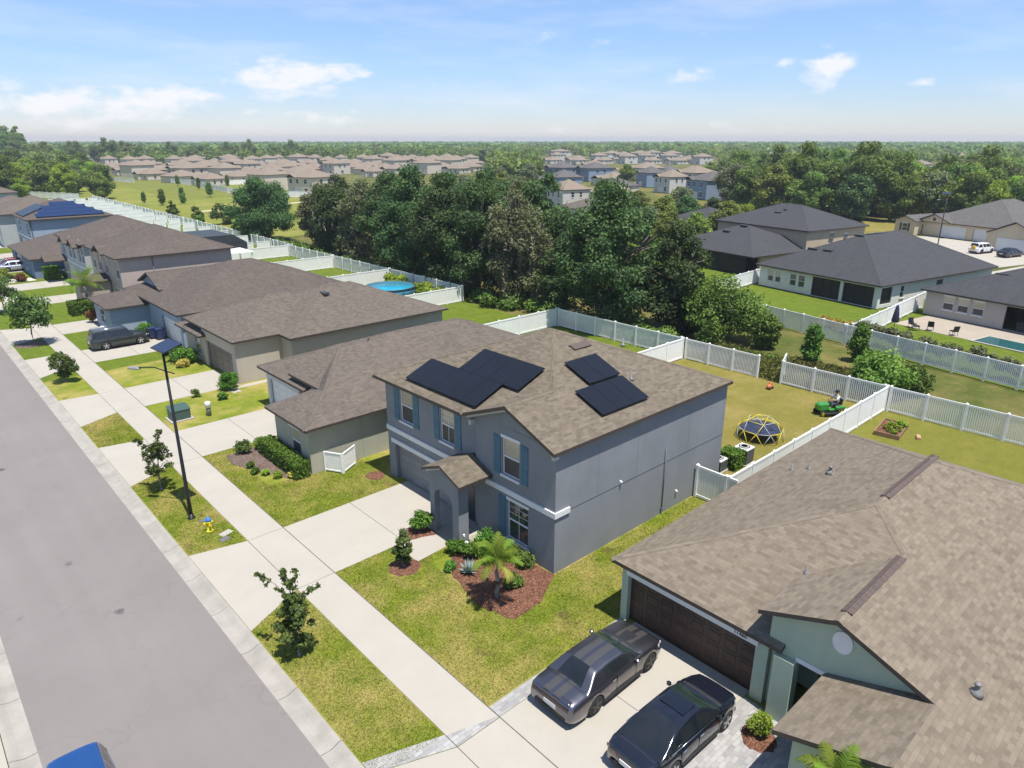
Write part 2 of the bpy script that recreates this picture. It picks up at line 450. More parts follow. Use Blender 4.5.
H5A = R(-17)
sheet('next_street_drive', rot_pts(151.0, 32.0, H5A, [(-30, -12), (-.2, -12), (-.2, 17), (-9, 17), (-18, 9), (-30, 6)]), -.072, CONC, .05)
sheet('dry_field', rot_pts(150, 66, R(-30), [(-14, -14), (30, -14), (30, 14), (-14, 14)]), -.09, GR_DRY, .06)
def asphalt():
    m, nt, N, L, bs = new_mat('asphalt'); p = n_pos(nt)
    c = (.215, .194, .186)
    a = n_noise(nt, p, .22, 6, .6); f = n_noise(nt, p, 60, 3, .8); g = n_noise(nt, p, 14, 4, .7)
    col = n_ramp(nt, a, [(.3, sc(c, .9)), (.7, sc(c, 1.07))])
    col = n_mix(nt, n_map(nt, f, .35, .75, 0, .6), col, sc(c, .62))
    col = n_mix(nt, n_map(nt, f, .62, .8, 0, .5), col, sc(c, 1.5))
    col = n_mix(nt, n_map(nt, g, .55, .75, 0, .3), col, sc(c, .7))
    mp = N.new('ShaderNodeMapping'); mp.inputs['Scale'].default_value = (.9, .035, 1); L.new(p, mp.inputs['Vector'])
    s = n_noise(nt, mp.outputs['Vector'], 1.2, 5, .6)
    col = n_mix(nt, n_map(nt, s, .42, .70, 0, .45), col, sc(c, .80))
    o = n_noise(nt, p, .55, 3, .5); o2 = n_noise(nt, p, 2.5, 4, .7)
    v = N.new('ShaderNodeTexVoronoi'); v.feature = 'F1'; v.inputs['Scale'].default_value = .33; L.new(p, v.inputs['Vector'])
    ad = N.new('ShaderNodeMath'); ad.operation = 'MULTIPLY_ADD'; L.new(o2, ad.inputs[0]); ad.inputs[1].default_value = .22; L.new(v.outputs['Distance'], ad.inputs[2])
    col = n_mix(nt, n_map(nt, ad.outputs[0], .20, .14, 0, .75), col, (.05, .047, .046))
    cr = N.new('ShaderNodeTexVoronoi'); cr.feature = 'DISTANCE_TO_EDGE'; cr.inputs['Scale'].default_value = .16
    wv = N.new('ShaderNodeVectorMath'); wv.operation = 'MULTIPLY_ADD'; nn = N.new('ShaderNodeTexNoise'); nn.inputs['Scale'].default_value = .8; nn.inputs['Detail'].default_value = 5
    L.new(p, nn.inputs['Vector']); L.new(nn.outputs['Color'], wv.inputs[0]); wv.inputs[1].default_value = (2.5, 2.5, 0); L.new(p, wv.inputs[2]); L.new(wv.outputs[0], cr.inputs['Vector'])
    col = n_mix(nt, n_map(nt, cr.outputs['Distance'], 0, .006, .22, 0), col, sc(c, .5))
    L.new(col, bs.inputs['Base Color']); bs.inputs['Roughness'].default_value = .9; bs.inputs['Specular IOR Level'].default_value = .25
    n_bump(nt, f, bs, .5, .01); return m
ASPH = asphalt()
sheet('road', rect(.27, 6.75, -80, 600), -.10, ASPH)
# rolled kerbs with gutter pans, cast in lengths
def kerb(x_road, sgn, name):
    mb = MB(); y = -60; k = 0
    prof = [(0, -.10), (.30, -.115), (.42, -.09), (.62, -.005), (.70, .012), (.745, .012)]
    while y < 420:
        y1 = y+3.05-.018
        a = [mb.vert((x_road+sgn*x, y, z)) for x, z in prof]; b = [mb.vert((x_road+sgn*x, y1, z)) for x, z in prof]
        for i in range(len(prof)-1):
            q = (a[i], a[i+1], b[i+1], b[i]); mb.face(q if sgn > 0 else q[::-1])
        e0 = [a[0], *[mb.vert((x_road+sgn*x, y, -.3)) for x in (0, .745)], a[-1]]
        y += 3.05
    mb.box(min(x_road, x_road+sgn*.745), max(x_road, x_road+sgn*.745), -60, 420, -.3, -.135)
    return struct(name, mb, CONCK)
kerb(6.75, 1, 'kerb'); kerb(.27, -1, 'far_kerb')
# paving slabs with open joints
def slabs(name, items, z=.015, mat=CONC):
    mb = MB()
    for pts in items: mb.prism(pts, -.12, z)
    return struct(name, mb, mat)
g = .014
drives = [(8.6, 13.55), (24.55, 29.65), (40.65, 45.7), (52.0, 57.1), (66.0, 70.85), (78.3, 83.3), (94.8, 99.6), (106, 111.3), (122, 128), (138, 144), (152, 158), (168, 174), (184, 190)]
aprons = [(7.6, 14.5), (23.25, 30.22), (39.33, 46.22), (50.72, 57.34), (64.25, 70.86), (77, 84.5), (93.4, 101), (105, 112.5), (121, 129), (137, 145), (151, 159), (167, 175), (183, 191)]
sw = []; y = -60
for d in drives:
    # squares of pavement up to the drive, then across it
    n = max(1, int((d[0]-y)/6.5)); st = (d[0]-y)/n
    for i in range(n): sw.append(rect(10.06, 11.8, y+i*st+g, y+(i+1)*st-g))
    sw.append(rect(10.06, 11.8, d[0]+g, d[1]-g)); y = d[1]
while y < 420: sw.append(rect(10.06, 11.8, y+g, y+6-g)); y += 6
slabs('sidewalk', sw)
ap = [[(7.51, a0), (10.03, d0), (10.03, d1), (7.51, a1)] for (a0, a1), (d0, d1) in zip(aprons, drives)]
slabs('driveway_apron', ap)
ends = [18.96, 19.18, 18.78, 18.7, 18.9, 18.5, 18.7, 18.7, 18.7, 19, 19, 19, 19]
dv = []
for (d0, d1), e in zip(drives, ends):
    m = (11.84+e)/2
    dv += [rect(11.84, m-g, d0, d1), rect(m+g, e, d0, d1)]
# front walk of the grey house, flaring off the drive
dv.append([(14.95, 22.78), (17.2, 22.95), (17.2, 24.5), (15.2, 24.5)])
dv.append(rect(17.22, 19.4, 22.42, 24.52))
jt = plain('joint_soil', (.10, .09, .075), .95)
mbj = MB(); mbj.poly([(x, y, .004) for x, y in rect(10.05, 11.85, -60, 420)])
for (a0, a1), (d0, d1) in zip(aprons, drives): mbj.poly([(7.51, a0+.02, .006), (10.04, d0+.01, .006), (10.04, d1-.01, .006), (7.51, a1-.02, .006)]); mbj.poly([(x, y, .006) for x, y in rect(11.82, 18.7, d0+.01, d1-.01)])
struct('joint_soil', mbj, jt)
slabs('driveway', dv)
slabs('far_side_paving', [rect(-4.2, -.5, y0+.015, y0+6-.015) for y0 in range(-30, 60, 6)])
slabs('house_walk', [rect(18.3, 21.5, 51.2, 51.8), rect(17.6, 18.25, 50.4, 52.0)])
def paver_mat():
    m, nt, N, L, bs = new_mat('pavers'); p = n_pos(nt)
    b = N.new('ShaderNodeTexBrick'); b.inputs['Scale'].default_value = 1; b.inputs['Brick Width'].default_value = .3; b.inputs['Row Height'].default_value = .15
    b.inputs['Mortar Size'].default_value = .008; b.inputs['Color1'].default_value = (.36, .35, .34, 1); b.inputs['Color2'].default_value = (.2, .195, .195, 1); b.inputs['Mortar'].default_value = (.2, .19, .18, 1)
    L.new(p, b.inputs['Vector'])
    col = n_mix(nt, n_map(nt, n_noise(nt, p, 3, 5), .35, .7, 0, .6), b.outputs['Color'], (.32, .31, .29))
    L.new(col, bs.inputs['Base Color']); bs.inputs['Roughness'].default_value = .85; n_bump(nt, b.outputs['Fac'], bs, -.4, .01); return m
PAV = paver_mat()
slabs('paver_strip', [[(7.52, 14.52), (10.03, 13.58), (10.03, 14.2), (7.52, 15.05)], [(10.06, 13.57), (11.8, 13.57), (11.8, 13.62), (10.06, 14.15)], rect(11.84, 18.7, 13.57, 14.12),
                      [(12.5, 5.2), (18.6, 5.7), (18.6, 8.58), (12.5, 8.58)]], .02, PAV)

def mulch_mat(name, a, b):
    m, nt, N, L, bs = new_mat(name); p = n_pos(nt)
    v = N.new('ShaderNodeTexVoronoi'); v.inputs['Scale'].default_value = 22; L.new(p, v.inputs['Vector'])
    s = N.new('ShaderNodeSeparateColor'); L.new(v.outputs['Color'], s.inputs[0])
    col = n_ramp(nt, s.outputs[0], [(0, sc(a, .45)), (.5, a), (1, b)])
    L.new(n_mix(nt, n_map(nt, n_noise(nt, p, 2, 4), .4, .7, 0, .5), col, sc(a, .6)), bs.inputs['Base Color']); bs.inputs['Roughness'].default_value = .95
    n_bump(nt, v.outputs['Distance'], bs, 1., .05); return m
MULCH = mulch_mat('mulch_red', (.155, .06, .032), (.30, .15, .09)); MULCHG = mulch_mat('mulch_brown', (.16, .105, .085), (.26, .19, .16))
def bed(name, pts, mat=MULCH, h=.07):
    """mounded planting bed with an uneven rim"""
    rnd = random.Random(len(pts)*7+int(pts[0][0]*10)); P = []
    for i in range(len(pts)):
        a, b = Vector(pts[i]).to_2d(), Vector(pts[(i+1) % len(pts)]).to_2d(); n = max(2, int((b-a).length/.22))
        for k in range(n):
            q = a.lerp(b, k/n); P.append((q.x+rnd.uniform(-.05, .05), q.y+rnd.uniform(-.05, .05)))
    cx = sum(p[0] for p in P)/len(P); cy = sum(p[1] for p in P)/len(P)
    mb = MB(); mb.smooth = True; rings = []
    for s_, z in ((1, .004), (.93, h*.75), (.7, h), (.4, h*1.15)):
        rings.append([mb.vert((cx+(x-cx)*s_, cy+(y-cy)*s_, z+(rnd.uniform(-.015, .02) if z > .01 else 0))) for x, y in P])
    for a, b in zip(rings, rings[1:]):
        for k in range(len(P)): mb.face((a[k], a[(k+1) % len(P)], b[(k+1) % len(P)], b[k]))
    mb.face(rings[-1])
    return struct(name, mb, mat)
bed('mulch_bed', [(15.55, 20.95), (15.0, 18.5), (15.5, 16.9), (17.0, 16.9), (18.85, 17.9), (18.85, 22.3), (17.3, 22.4), (16.5, 22.2)])
bed('mulch_patch', [(15.6, 24.5), (17.15, 24.0), (17.15, 25.3), (16.2, 25.5)], MULCH, .05)
def ring_pts(x, y, r, n=10): return [(x+r*math.cos(2*math.pi*k/n), y+r*math.sin(2*math.pi*k/n)) for k in range(n)]
bed('mulch_ring', ring_pts(14.35, 22.85, .75), MULCH, .05)
bed('mulch_border', [(12.9, 39.8), (12.7, 38.4), (14.4, 34.4), (15.4, 34.2), (15.45, 39.9)], MULCHG, .05)
bed('mulch_spot', ring_pts(18.2, 31.4, .55), MULCH, .05)
bed('mulch_corner', [(14.4, 6.6), (13.6, 5.9), (14.2, 4.8), (15.6, 5.0), (15.7, 6.2)], MULCH, .06)
bed('mulch_circle', ring_pts(8.9, 76.2, 1.3, 14), MULCHG, .05)
bed('mulch_oval', ring_pts(17.35, 7.35, .6), MULCH, .05)

# ------------------------------------------------------------------ the grey house
SG = stucco('stucco_grey', (.20, .20, .225), .06)
SGF = stucco('stucco_grey_front', (.262, .275, .296), .09)
BLUE = plain('shutter_blue', (.055, .14, .21), .55, var=.1)
gh = thing('grey_house', 'grey two-storey house with blue shutters, arched porch and solar panels on a tan shingle roof', 'house', (18.88, 17.97, 0))
MR = side_matrix('front', 18.88, 31.95, 17.97, 23.2)     # x = 23.2 - y
ML = side_matrix('front', 19.0, 31.95, 23.2, 31.1)
w = MB()
W3 = (23.2-21.33, 23.2-20.2, 3.68, 5.5); WG = (23.2-20.98, 23.2-19.62, .52, 2.5)
wall_run(w, MR, 5.23, 5.99, .2, [W3, WG])
W1 = (31.1-29.7, 31.1-28.55, 3.72, 5.6); W2 = (31.1-26.12, 31.1-25.02, 3.72, 5.6); WD = (31.1-24.5, 31.1-23.5, 0, 2.12); GD = (31.1-30.45, 31.1-25.75, 0, 2.14)
wall_run(w, ML, 7.9, 5.99, .2, [W1, W2, WD, GD])
w.box(19.08, 31.75, 17.97, 18.17, 0, 5.985); w.box(19.2, 31.75, 30.9, 31.1, 0, 5.985); w.box(31.75, 31.95, 17.97, 31.1, 0, 5.985)
w.box(18.882, 19.0, 23.0, 23.2, 0, 5.985)
w.extrude([(18.88, 18.02, 5.99), (18.88, 23.2, 5.99), (18.88, 23.2, 6.06), (18.88, 20.75, 7.04), (18.88, 18.02, 5.96)][::-1], (.2, 0, 0))
w.build('wall', SGF, gh, True)
ap_ = .4
E_, PK = 6.0, (25.24, 24.6)
rp = [[(18.47,17.7,E_),(32,17.7,E_),(25.24,24.47,8.708),(21.52,20.75,7.22),(18.47,20.75,7.22)],
      [(18.47,20.75,7.22),(21.52,20.75,7.22),(18.47,23.8,E_)],
      [(18.47,31.5,E_),(18.47,23.8,E_),(21.52,20.75,7.22),(25.24,24.47,8.708),(25.24,24.73,8.708)],
      [(32,17.7,E_),(32,31.5,E_),(25.24,24.73,8.708),(25.24,24.47,8.708)],
      [(32,31.5,E_),(18.47,31.5,E_),(25.24,24.73,8.708)]]
groof = roof_build(rp, [RF, FASCIA], gh, .17, world=True)
# gutter returns and rake trim on the front gable, vents and pipes on the roof
t = MB()
t.extrude([(18.62, 20.75, 6.93), (18.62, 23.55, 5.82), (18.62, 23.55, 5.98), (18.62, 20.75, 7.09)], (.05, 0, 0))
t.build('rake_trim', plain('trim_pale', (.42, .42, .41), .6), gh, True)
for q in ((23.2, 23.34, 5.55), (17.8, 17.96, 5.62)): t = MB(); t.box(18.58, 18.87, q[0], q[1], q[2], 5.8); t.build('eave_return', MATS['trim_pale'], gh, True)
def slab_on(mb, o, u, v, n, a0, a1, b0, b1, h0, h1, mat=0):
    """box on a slope: origin o, unit u, v in the plane, n normal"""
    c = [o+u*a+v*b+n*h for h in (h0, h1) for a, b in ((a0, b0), (a1, b0), (a1, b1), (a0, b1))]
    i = [mb.vert(p) for p in c]
    for q in ((0,3,2,1),(4,5,6,7),(0,1,5,4),(1,2,6,5),(2,3,7,6),(3,0,4,7)): mb.face([i[k] for k in q], mat)
VS = Vector((0, .4, 1)); NS = Vector((0, -.4, 1)).normalized(); US = Vector((1, 0, 0)); VSl = Vector((0, 1, .4)).normalized()
NF = Vector((-.4, 0, 1)).normalized(); UF = Vector((0, -1, 0)); VF = Vector((1, 0, .4)).normalized()
def on_S(x, y): return Vector((x, y, 6.0+.4*(y-17.7)))
def on_F(x, y): return Vector((x, y, 6.0+.4*(x-18.47)))
v = MB(); slab_on(v, on_S(24.95, 22.65), US, VSl, NS, 0, 1.25, 0, .42, .0, .09); slab_on(v, on_S(24.95, 22.65), US, VSl, NS, -.06, 1.31, .38, .46, .0, .05); tag(v.build('roof_vent', VENTM, groof), None)
kids_fix = [o for o in groof.children]
for o in kids_fix: o.data.transform(Matrix.Translation(-gh.location))
for (x, y) in ((26.1, 19.9), (28.1, 22.1)):
    p = MB(); q = on_S(x, y); p.lathe([(.14, -.05), (.11, .08), (.05, .1), (.05, .38), (.03, .39)], q, 10); o = p.build('vent_pipe', PVC, groof); o.data.transform(Matrix.Translation(-gh.location))
# solar arrays, each laid as two modules wide
def solar_mat():
    m, nt, N, L, bs = new_mat('solar_cells')
    uv = N.new('ShaderNodeUVMap'); uv.uv_map = 'UV'
    b = N.new('ShaderNodeTexBrick'); b.offset = 0; b.inputs['Scale'].default_value = 1; b.inputs['Brick Width'].default_value = .17; b.inputs['Row Height'].default_value = .17
    b.inputs['Mortar Size'].default_value = .004; b.inputs['Color1'].default_value = (.008, .0095, .014, 1); b.inputs['Color2'].default_value = (.010, .012, .018, 1); b.inputs['Mortar'].default_value = (.012, .013, .018, 1)
    L.new(uv.outputs['UV'], b.inputs['Vector']); L.new(b.outputs['Color'], bs.inputs['Base Color'])
    bs.inputs['Roughness'].default_value = .3; bs.inputs['Specular IOR Level'].default_value = .3; return m
SOL = solar_mat(); SOLF = plain('solar_frame', (.012, .012, .014), .4, .5)
def solar(parent, o, u, v, n, du, dv, nu, nv, lift=.13, world=True, name='solar_panel', cell=None):
    mb = MB(); w_, h_ = du/nu, dv/nv
    for i in range(nu):
        for j in range(nv):
            slab_on(mb, o, u, v, n, i*w_+.003, (i+1)*w_-.003, j*h_+.003, (j+1)*h_-.003, lift, lift+.038, 1)
            c = [o+u*a+v*b+n*(lift+.041) for a, b in ((i*w_+.008, j*h_+.008), ((i+1)*w_-.008, j*h_+.008), ((i+1)*w_-.008, (j+1)*h_-.008), (i*w_+.008, (j+1)*h_-.008))]
            r = random.random()*9
            mb.poly(c, 0, [(r, r), (r+w_, r), (r+w_, r+h_), (r, r+h_)])
    for b in (.25, .75): 
        slab_on(mb, o, u, v, n, .1, du-.1, dv*b-.03, dv*b+.03, .0, lift-.003, 1)
    return mb.build(name, [cell or SOL, SOLF], parent, world)
cl = 1/math.sqrt(1.16)
def sol_F(x0, x1, y0, y1): return solar(gh, on_F(x0, y1), UF, VF, NF, y1-y0, (x1-x0)/cl, 4, 1)
def sol_S(x0, x1, y0, y1): return solar(gh, on_S(x0, y0), US, VSl, NS, x1-x0, (y1-y0)/cl, 2, 1)
solar(gh, on_F(18.98, 28.95), UF, VF, NF, 5.68, 1.72/.928, 5, 1)
solar(gh, on_F(20.70, 26.63), UF, VF, NF, 4.45, 1.74/.928, 4, 1)
solar(gh, on_S(23.44, 20.32), US, VSl, NS, 2.26, 1.66/.928, 2, 1)
solar(gh, on_S(22.30, 18.50), US, VSl, NS, 3.36, 1.70/.928, 3, 1)
# windows, shutters, bands, doors
add_window(gh, ML, *W1, 'split', world=True); add_window(gh, ML, *W2, 'split', world=True, muntin=True); add_window(gh, MR, *W3, 'split', world=True)
add_window(gh, MR, *WG, 'dark', world=True, muntin=True)
def shutter(M, a, b, z0, z1):
    s = MB(); s.M = M; s.box(a, b, -.035, -.002, z0, z1)
    for q in (z0+.08, (z0+z1)/2-.35, z1-.22): s.box(a+.02, b-.02, -.052, -.036, q, q+.14)
    for k in range(1, 4): s.box(a+(b-a)*k/4-.006, a+(b-a)*k/4+.006, -.036, -.0345, z0, z1)
    s.build('shutter', BLUE, gh, True)
for M, Wn in ((ML, W1), (ML, W2), (MR, W3)):
    shutter(M, Wn[0]-.56, Wn[0]-.1, Wn[2]-.05, Wn[3]); shutter(M, Wn[1]+.1, Wn[1]+.56, Wn[2]-.05, Wn[3])
shutter(MR, WG[0]-.6, WG[0]-.12, WG[2]-.1, WG[3]+.05)
b = MB(); b.box(18.80, 18.878, 17.89, 22.45, 2.78, 3.04); b.box(18.8785, 19.75, 17.89, 17.968, 2.78, 3.04); b.build('band', WHITE, gh, True)
b = MB(); b.box(18.92, 18.998, 23.3, 31.1, 2.84, 3.1); b.build('band', WHITE, gh, True)
b = MB(); b.box(18.92, 18.998, 25.5, 30.7, 2.16, 2.4); b.build('garage_trim', WHITE, gh, True)
GDM = plain('garage_grey', (.21, .21, .225), .55)
add_garage(gh, ML, *GD[:2], 2.14, GDM, .2, 4, 4, world=True)
d = MB(); d.M = ML; d.box(WD[0], WD[1], .12, .17, 0, 2.12); d.box(WD[0]+.15, WD[1]-.15, .105, .12, .2, .9); d.box(WD[0]+.15, WD[1]-.15, .105, .12, 1.05, 1.95); d.build('front_door', plain('door_dark', (.03, .045, .06), .4), gh, True)
# hairline joints, downspout-like conduit, lights on the side wall
c = MB(); c.box(19.3, 31.9, 17.962, 17.969, 2.86, 2.885); c.build('wall_joint', plain('joint_dark', (.06, .06, .07), .8), gh, True)
for x in (21.6, 24.4, 28.6): c = MB(); c.box(x, x+.014, 17.964, 17.9685, 2.89, 5.4); c.build('wall_joint', plain('joint_faint', (.155, .165, .185), .8), gh, True)
c = MB(); c.tube([(26.65, 17.91, .25), (26.65, 17.91, 3.7)], .028, 6); c.box(26.58, 26.72, 17.87, 17.968, .22, .36); c.build('conduit', plain('conduit_grey', (.12, .12, .135), .6), gh, True)
for x, z in ((23.2, 3.0), (27.85, .85)):
    c = MB(); c.box(x-.05, x+.05, 17.93, 17.968, z-.09, z+.09); c.lathe([(.02, .0), (.05, .03), (.055, .12), (.02, .14)], (x, 17.89, z-.05), 8); c.build('wall_lamp', WHITE, gh, True)
# arched porch
def arch_wall(mb, x0, x1, y0, y1, a0, a1, spring, zgable, zlow, yr):
    """wall facing -x with an arched opening a0..a1 and a gabled top"""
    ac = (a0+a1)/2; r = (a1-a0)/2; n = 10
    arc = [(ac+r*math.cos(math.pi*k/n), spring+r*.75*math.sin(math.pi*k/n)) for k in range(n+1)]   # from a1 to a0
    top = lambda y: zlow+(zgable-zlow)*(1-abs(y-yr)/max(yr-y0, y1-yr))
    mb.box(x0, x1, y0, a0, 0, spring); mb.box(x0, x1, a1, y1, 0, spring)
    cols = sorted([y0, a0, *[p[0] for p in arc[1:-1]], a1, y1, yr])
    def low(y):
        if y <= a0+1e-6 or y >= a1-1e-6: return spring
        return spring+r*.75*math.sqrt(max(0, 1-((y-ac)/r)**2))
    for p, q in zip(cols, cols[1:]):
        if q-p < 1e-4: continue
        lo = (low(p), low(q))
        pr = [(x0, p, lo[0]), (x0, q, lo[1]), (x0, q, top(q)), (x0, p, top(p))]
        mb.extrude(pr[::-1], (x1-x0, 0, 0))
p = MB(); arch_wall(p, 17.2, 17.5, 22.5, 24.72, 22.98, 24.36, 1.95, 3.74, 3.2, 23.5); p.box(17.502, 17.78, 22.5, 22.9, 0, 3.1)
po = p.build('porch', SGF, gh, True)
pr_ = roof_build([[(16.88, 22.0, 3.37), (18.87, 22.0, 3.37), (18.87, 23.45, 3.95), (16.88, 23.45, 3.95)], [(16.88, 23.45, 3.95), (18.98, 23.45, 3.95), (18.98, 24.9, 3.37), (16.88, 24.9, 3.37)]], [RF, FASCIA], po, .14, name='porch_roof')
pr_.data.transform(Matrix.Translation(-gh.location))
q = MB(); q.extrude([(17.0, 23.45, 3.7), (17.0, 24.7, 3.2), (17.0, 24.7, 3.3), (17.0, 23.45, 3.8)], (.04, 0, 0))
o = q.build('porch_trim', MATS['trim_pale'], po); o.data.transform(Matrix.Translation(-gh.location))
q = MB(); q.box(17.755, 18.9, 22.6, 24.55, 3.0, 3.06); o = q.build('porch_ceiling', SGF, po); o.data.transform(Matrix.Translation(-gh.location))

# ------------------------------------------------------------------ the green house
SGR = stucco('stucco_green', (.46, .545, .42), .05)
h0 = thing('green_house', 'sage green single-storey house with brown garage door, oval gable vent and broad tan shingle roof', 'house', (18.75, 1.2, 0))
MG = side_matrix('front', 18.75, 37.1, 8.05, 14.15)      # x = 14.15 - y
w = MB(); wall_run(w, MG, 6.1, 2.66, .22, [(14.15-13.85, 14.15-8.5, 0, 2.14)])
w.box(18.97, 36.9, 13.93, 14.15, 0, 2.66); w.box(36.9, 37.1, 1.2, 14.15, 0, 2.66); w.box(15.8, 36.9, 1.2, 1.4, 0, 2.66)
# gable front, entry pier and recess
zs = lambda y: 5.4-.39*(7.65-y)-.18
w.extrude([(18.65, 8.04, 2.45), (18.65, 8.04, 3.74), (18.65, 6, 4.55), (18.65, 3.3, zs(3.3)), (18.65, 3.3, 2.45)], (.2, 0, 0))
w.box(18.4, 18.85, 7.05, 7.72, 0, 2.449); w.box(18.66, 18.85, 3.3, 5.05, 0, 2.449); w.box(20.6, 20.8, 5.0, 8.0, 0, 3.2); w.box(18.86, 20.6, 4.9, 5.05, 0, 3.1); w.box(18.98, 20.6, 7.9, 8.04, 0, 3.0)
w.extrude([(15.8, 1.4, 0), (15.8, 5.75, 0), (15.8, 5.75, 2.58), (15.8, 3.2, 3.47), (15.8, 1.4, 2.76)][::-1], (.18, 0, 0))
w.box(15.98, 18.64, 5.57, 5.75, 0, 2.55)
w.build('wall', SGR, h0, True)
S_ = lambda y: 5.4-.39*(7.65-y)
A75 = 7.65
rp = [[(37.45,14.45,2.748),(18.4,14.45,2.748),(25.2,7.65,5.4),(30.65,7.65,5.4)],
      [(37.45,.85,2.748),(37.45,14.45,2.748),(30.65,7.65,5.4)],
      [(18.4,14.45,2.748),(18.4,7.5,2.748),(22.03,7.5,4.164),(23.55,6,4.756),(25.2,7.65,5.4)],
      [(18.35,6,4.756),(23.55,6,4.756),(21.15,8.4,3.82),(18.35,8.4,3.82)],
      [(37.45,.85,2.748),(30.65,7.65,5.4),(25.2,7.65,5.4),(23.55,6,4.756),(18.35,6,4.756),(18.35,3.2,S_(3.2)),(15.4,3.2,S_(3.2)),(15.4,.85,2.748)],
      [(15.4,3.2,S_(3.2)),(18.35,3.2,S_(3.2)),(18.64,3.2,S_(3.2)),(18.64,6.2,2.6),(15.4,6.2,2.6)]]
RFN = shingle('shingle_near', (.205, .169, .128), (.138, .113, .085), (.268, .223, .172), .38, .145)
hroof = roof_build(rp, [RFN, FASCIA], h0, .16, world=True)
def sub(mb, name, mat, par, root):
    o = mb.build(name, mat, par); o.data.transform(Matrix.Translation(-root.location)); return o
for x0, x1, y, z in ((25.9, 31.2, 7.65, 5.4), (18.95, 23.2, 6.0, 4.756)):
    v = MB(); k = 14
    for i in range(k):
        a, b = x0+(x1-x0)*i/k, x0+(x1-x0)*(i+1)/k-.012
        for s_ in (-1, 1):
            sl = Vector((0, s_, -.39)).normalized(); n_ = Vector((0, s_*.39, 1)).normalized()
            o = Vector((0, y, z+.03)); v.poly(([o+US*a+n_*.03, o+US*b+n_*.03, o+US*b+sl*.17+n_*.03, o+US*a+sl*.17+n_*.03])[::s_ if s_ < 0 else 1])
            v.poly(([o+US*a+sl*.17+n_*.03, o+US*b+sl*.17+n_*.03, o+US*b+sl*.17-n_*.05, o+US*a+sl*.17-n_*.05])[::s_ if s_ < 0 else 1])
    v.box(x0-.012, x0, y-.16, y+.16, z-.07, z+.03); v.box(x1-.012, x1, y-.16, y+.16, z-.07, z+.03)
    sub(v, 'ridge_vent', VENTM, hroof, h0)
def zL(y): return 5.4-.39*(y-7.65)
for x, y, kind in ((29.6, 12.9, 0), (29.7, 12.15, 0), (28.9, 10.9, 1), (28.7, 10.7, 0), (19.9, 2.65, 1), (21.3, 8.25, 0)):
    z = zL(y) if y > 7.65 else S_(y)
    if x < 22 and y > 8: z = 2.748+.39*(x-18.4)
    p = MB()
    if kind: p.lathe([(.2, -.05), (.15, .12), (.07, .16), (.06, .3), (.1, .31), (.09, .36), (.02, .38)], (x, y, z), 10)
    else: p.lathe([(.12, -.05), (.09, .06), (.045, .08), (.045, .26), (.02, .27)], (x, y, z), 10)
    sub(p, 'vent_pipe', PVC, hroof, h0)
add_garage(h0, MG, 14.15-13.85, 14.15-8.5, 2.14, plain('garage_brown', (.05, .028, .022), .5, var=.18), .22, 8, 4, world=True)
b = MB(); b.box(18.68, 18.748, 8.4, 13.9, 2.16, 2.42); o = b.build('lintel', WHITE, h0, True)
# house number on the lintel
cu = bpy.data.curves.new('house_number', 'FONT'); cu.body = '11460'; cu.size = .2; cu.extrude = .008; cu.align_x = 'CENTER'; cu.align_y = 'CENTER'
tmp = bpy.data.objects.new('house_number', cu); COL.objects.link(tmp)
dg = bpy.context.evaluated_depsgraph_get(); me = bpy.data.meshes.new_from_object(tmp.evaluated_get(dg)); COL.objects.unlink(tmp); bpy.data.objects.remove(tmp)
me.materials.clear(); me.materials.append(BLACK)
me.transform(Matrix.Translation(Vector((18.671, 9.05, 2.29))-h0.location) @ Matrix.Rotation(-math.pi/2, 4, 'Z') @ Matrix.Rotation(math.pi/2, 4, 'X'))
num = bpy.data.objects.new('house_number', me); COL.objects.link(num); num.parent = o
b = MB(); b.box(18.60, 18.648, 5.0, 7.1, 2.46, 2.62); b.build('entry_band', WHITE, h0, True)
b = MB(); b.M = Matrix.Translation((18.63, 5.85, 3.92)) @ Matrix.Rotation(math.pi/2, 4, 'Y') @ Matrix.Diagonal((1.25, 1, 1, 1))
b.lathe([(.30, -.02), (.30, .015), (.27, .03), (.25, .02)], (0, 0, 0), 24); b.build('gable_vent', WHITE, h0, True)
b = MB(); b.box(20.52, 20.598, 6.0, 7.0, 0, 2.1); b.box(20.5, 20.519, 6.12, 6.88, .2, .95); b.box(20.5, 20.519, 6.12, 6.88, 1.1, 1.95); b.build('front_door', MATS['door_dark'], h0, True)
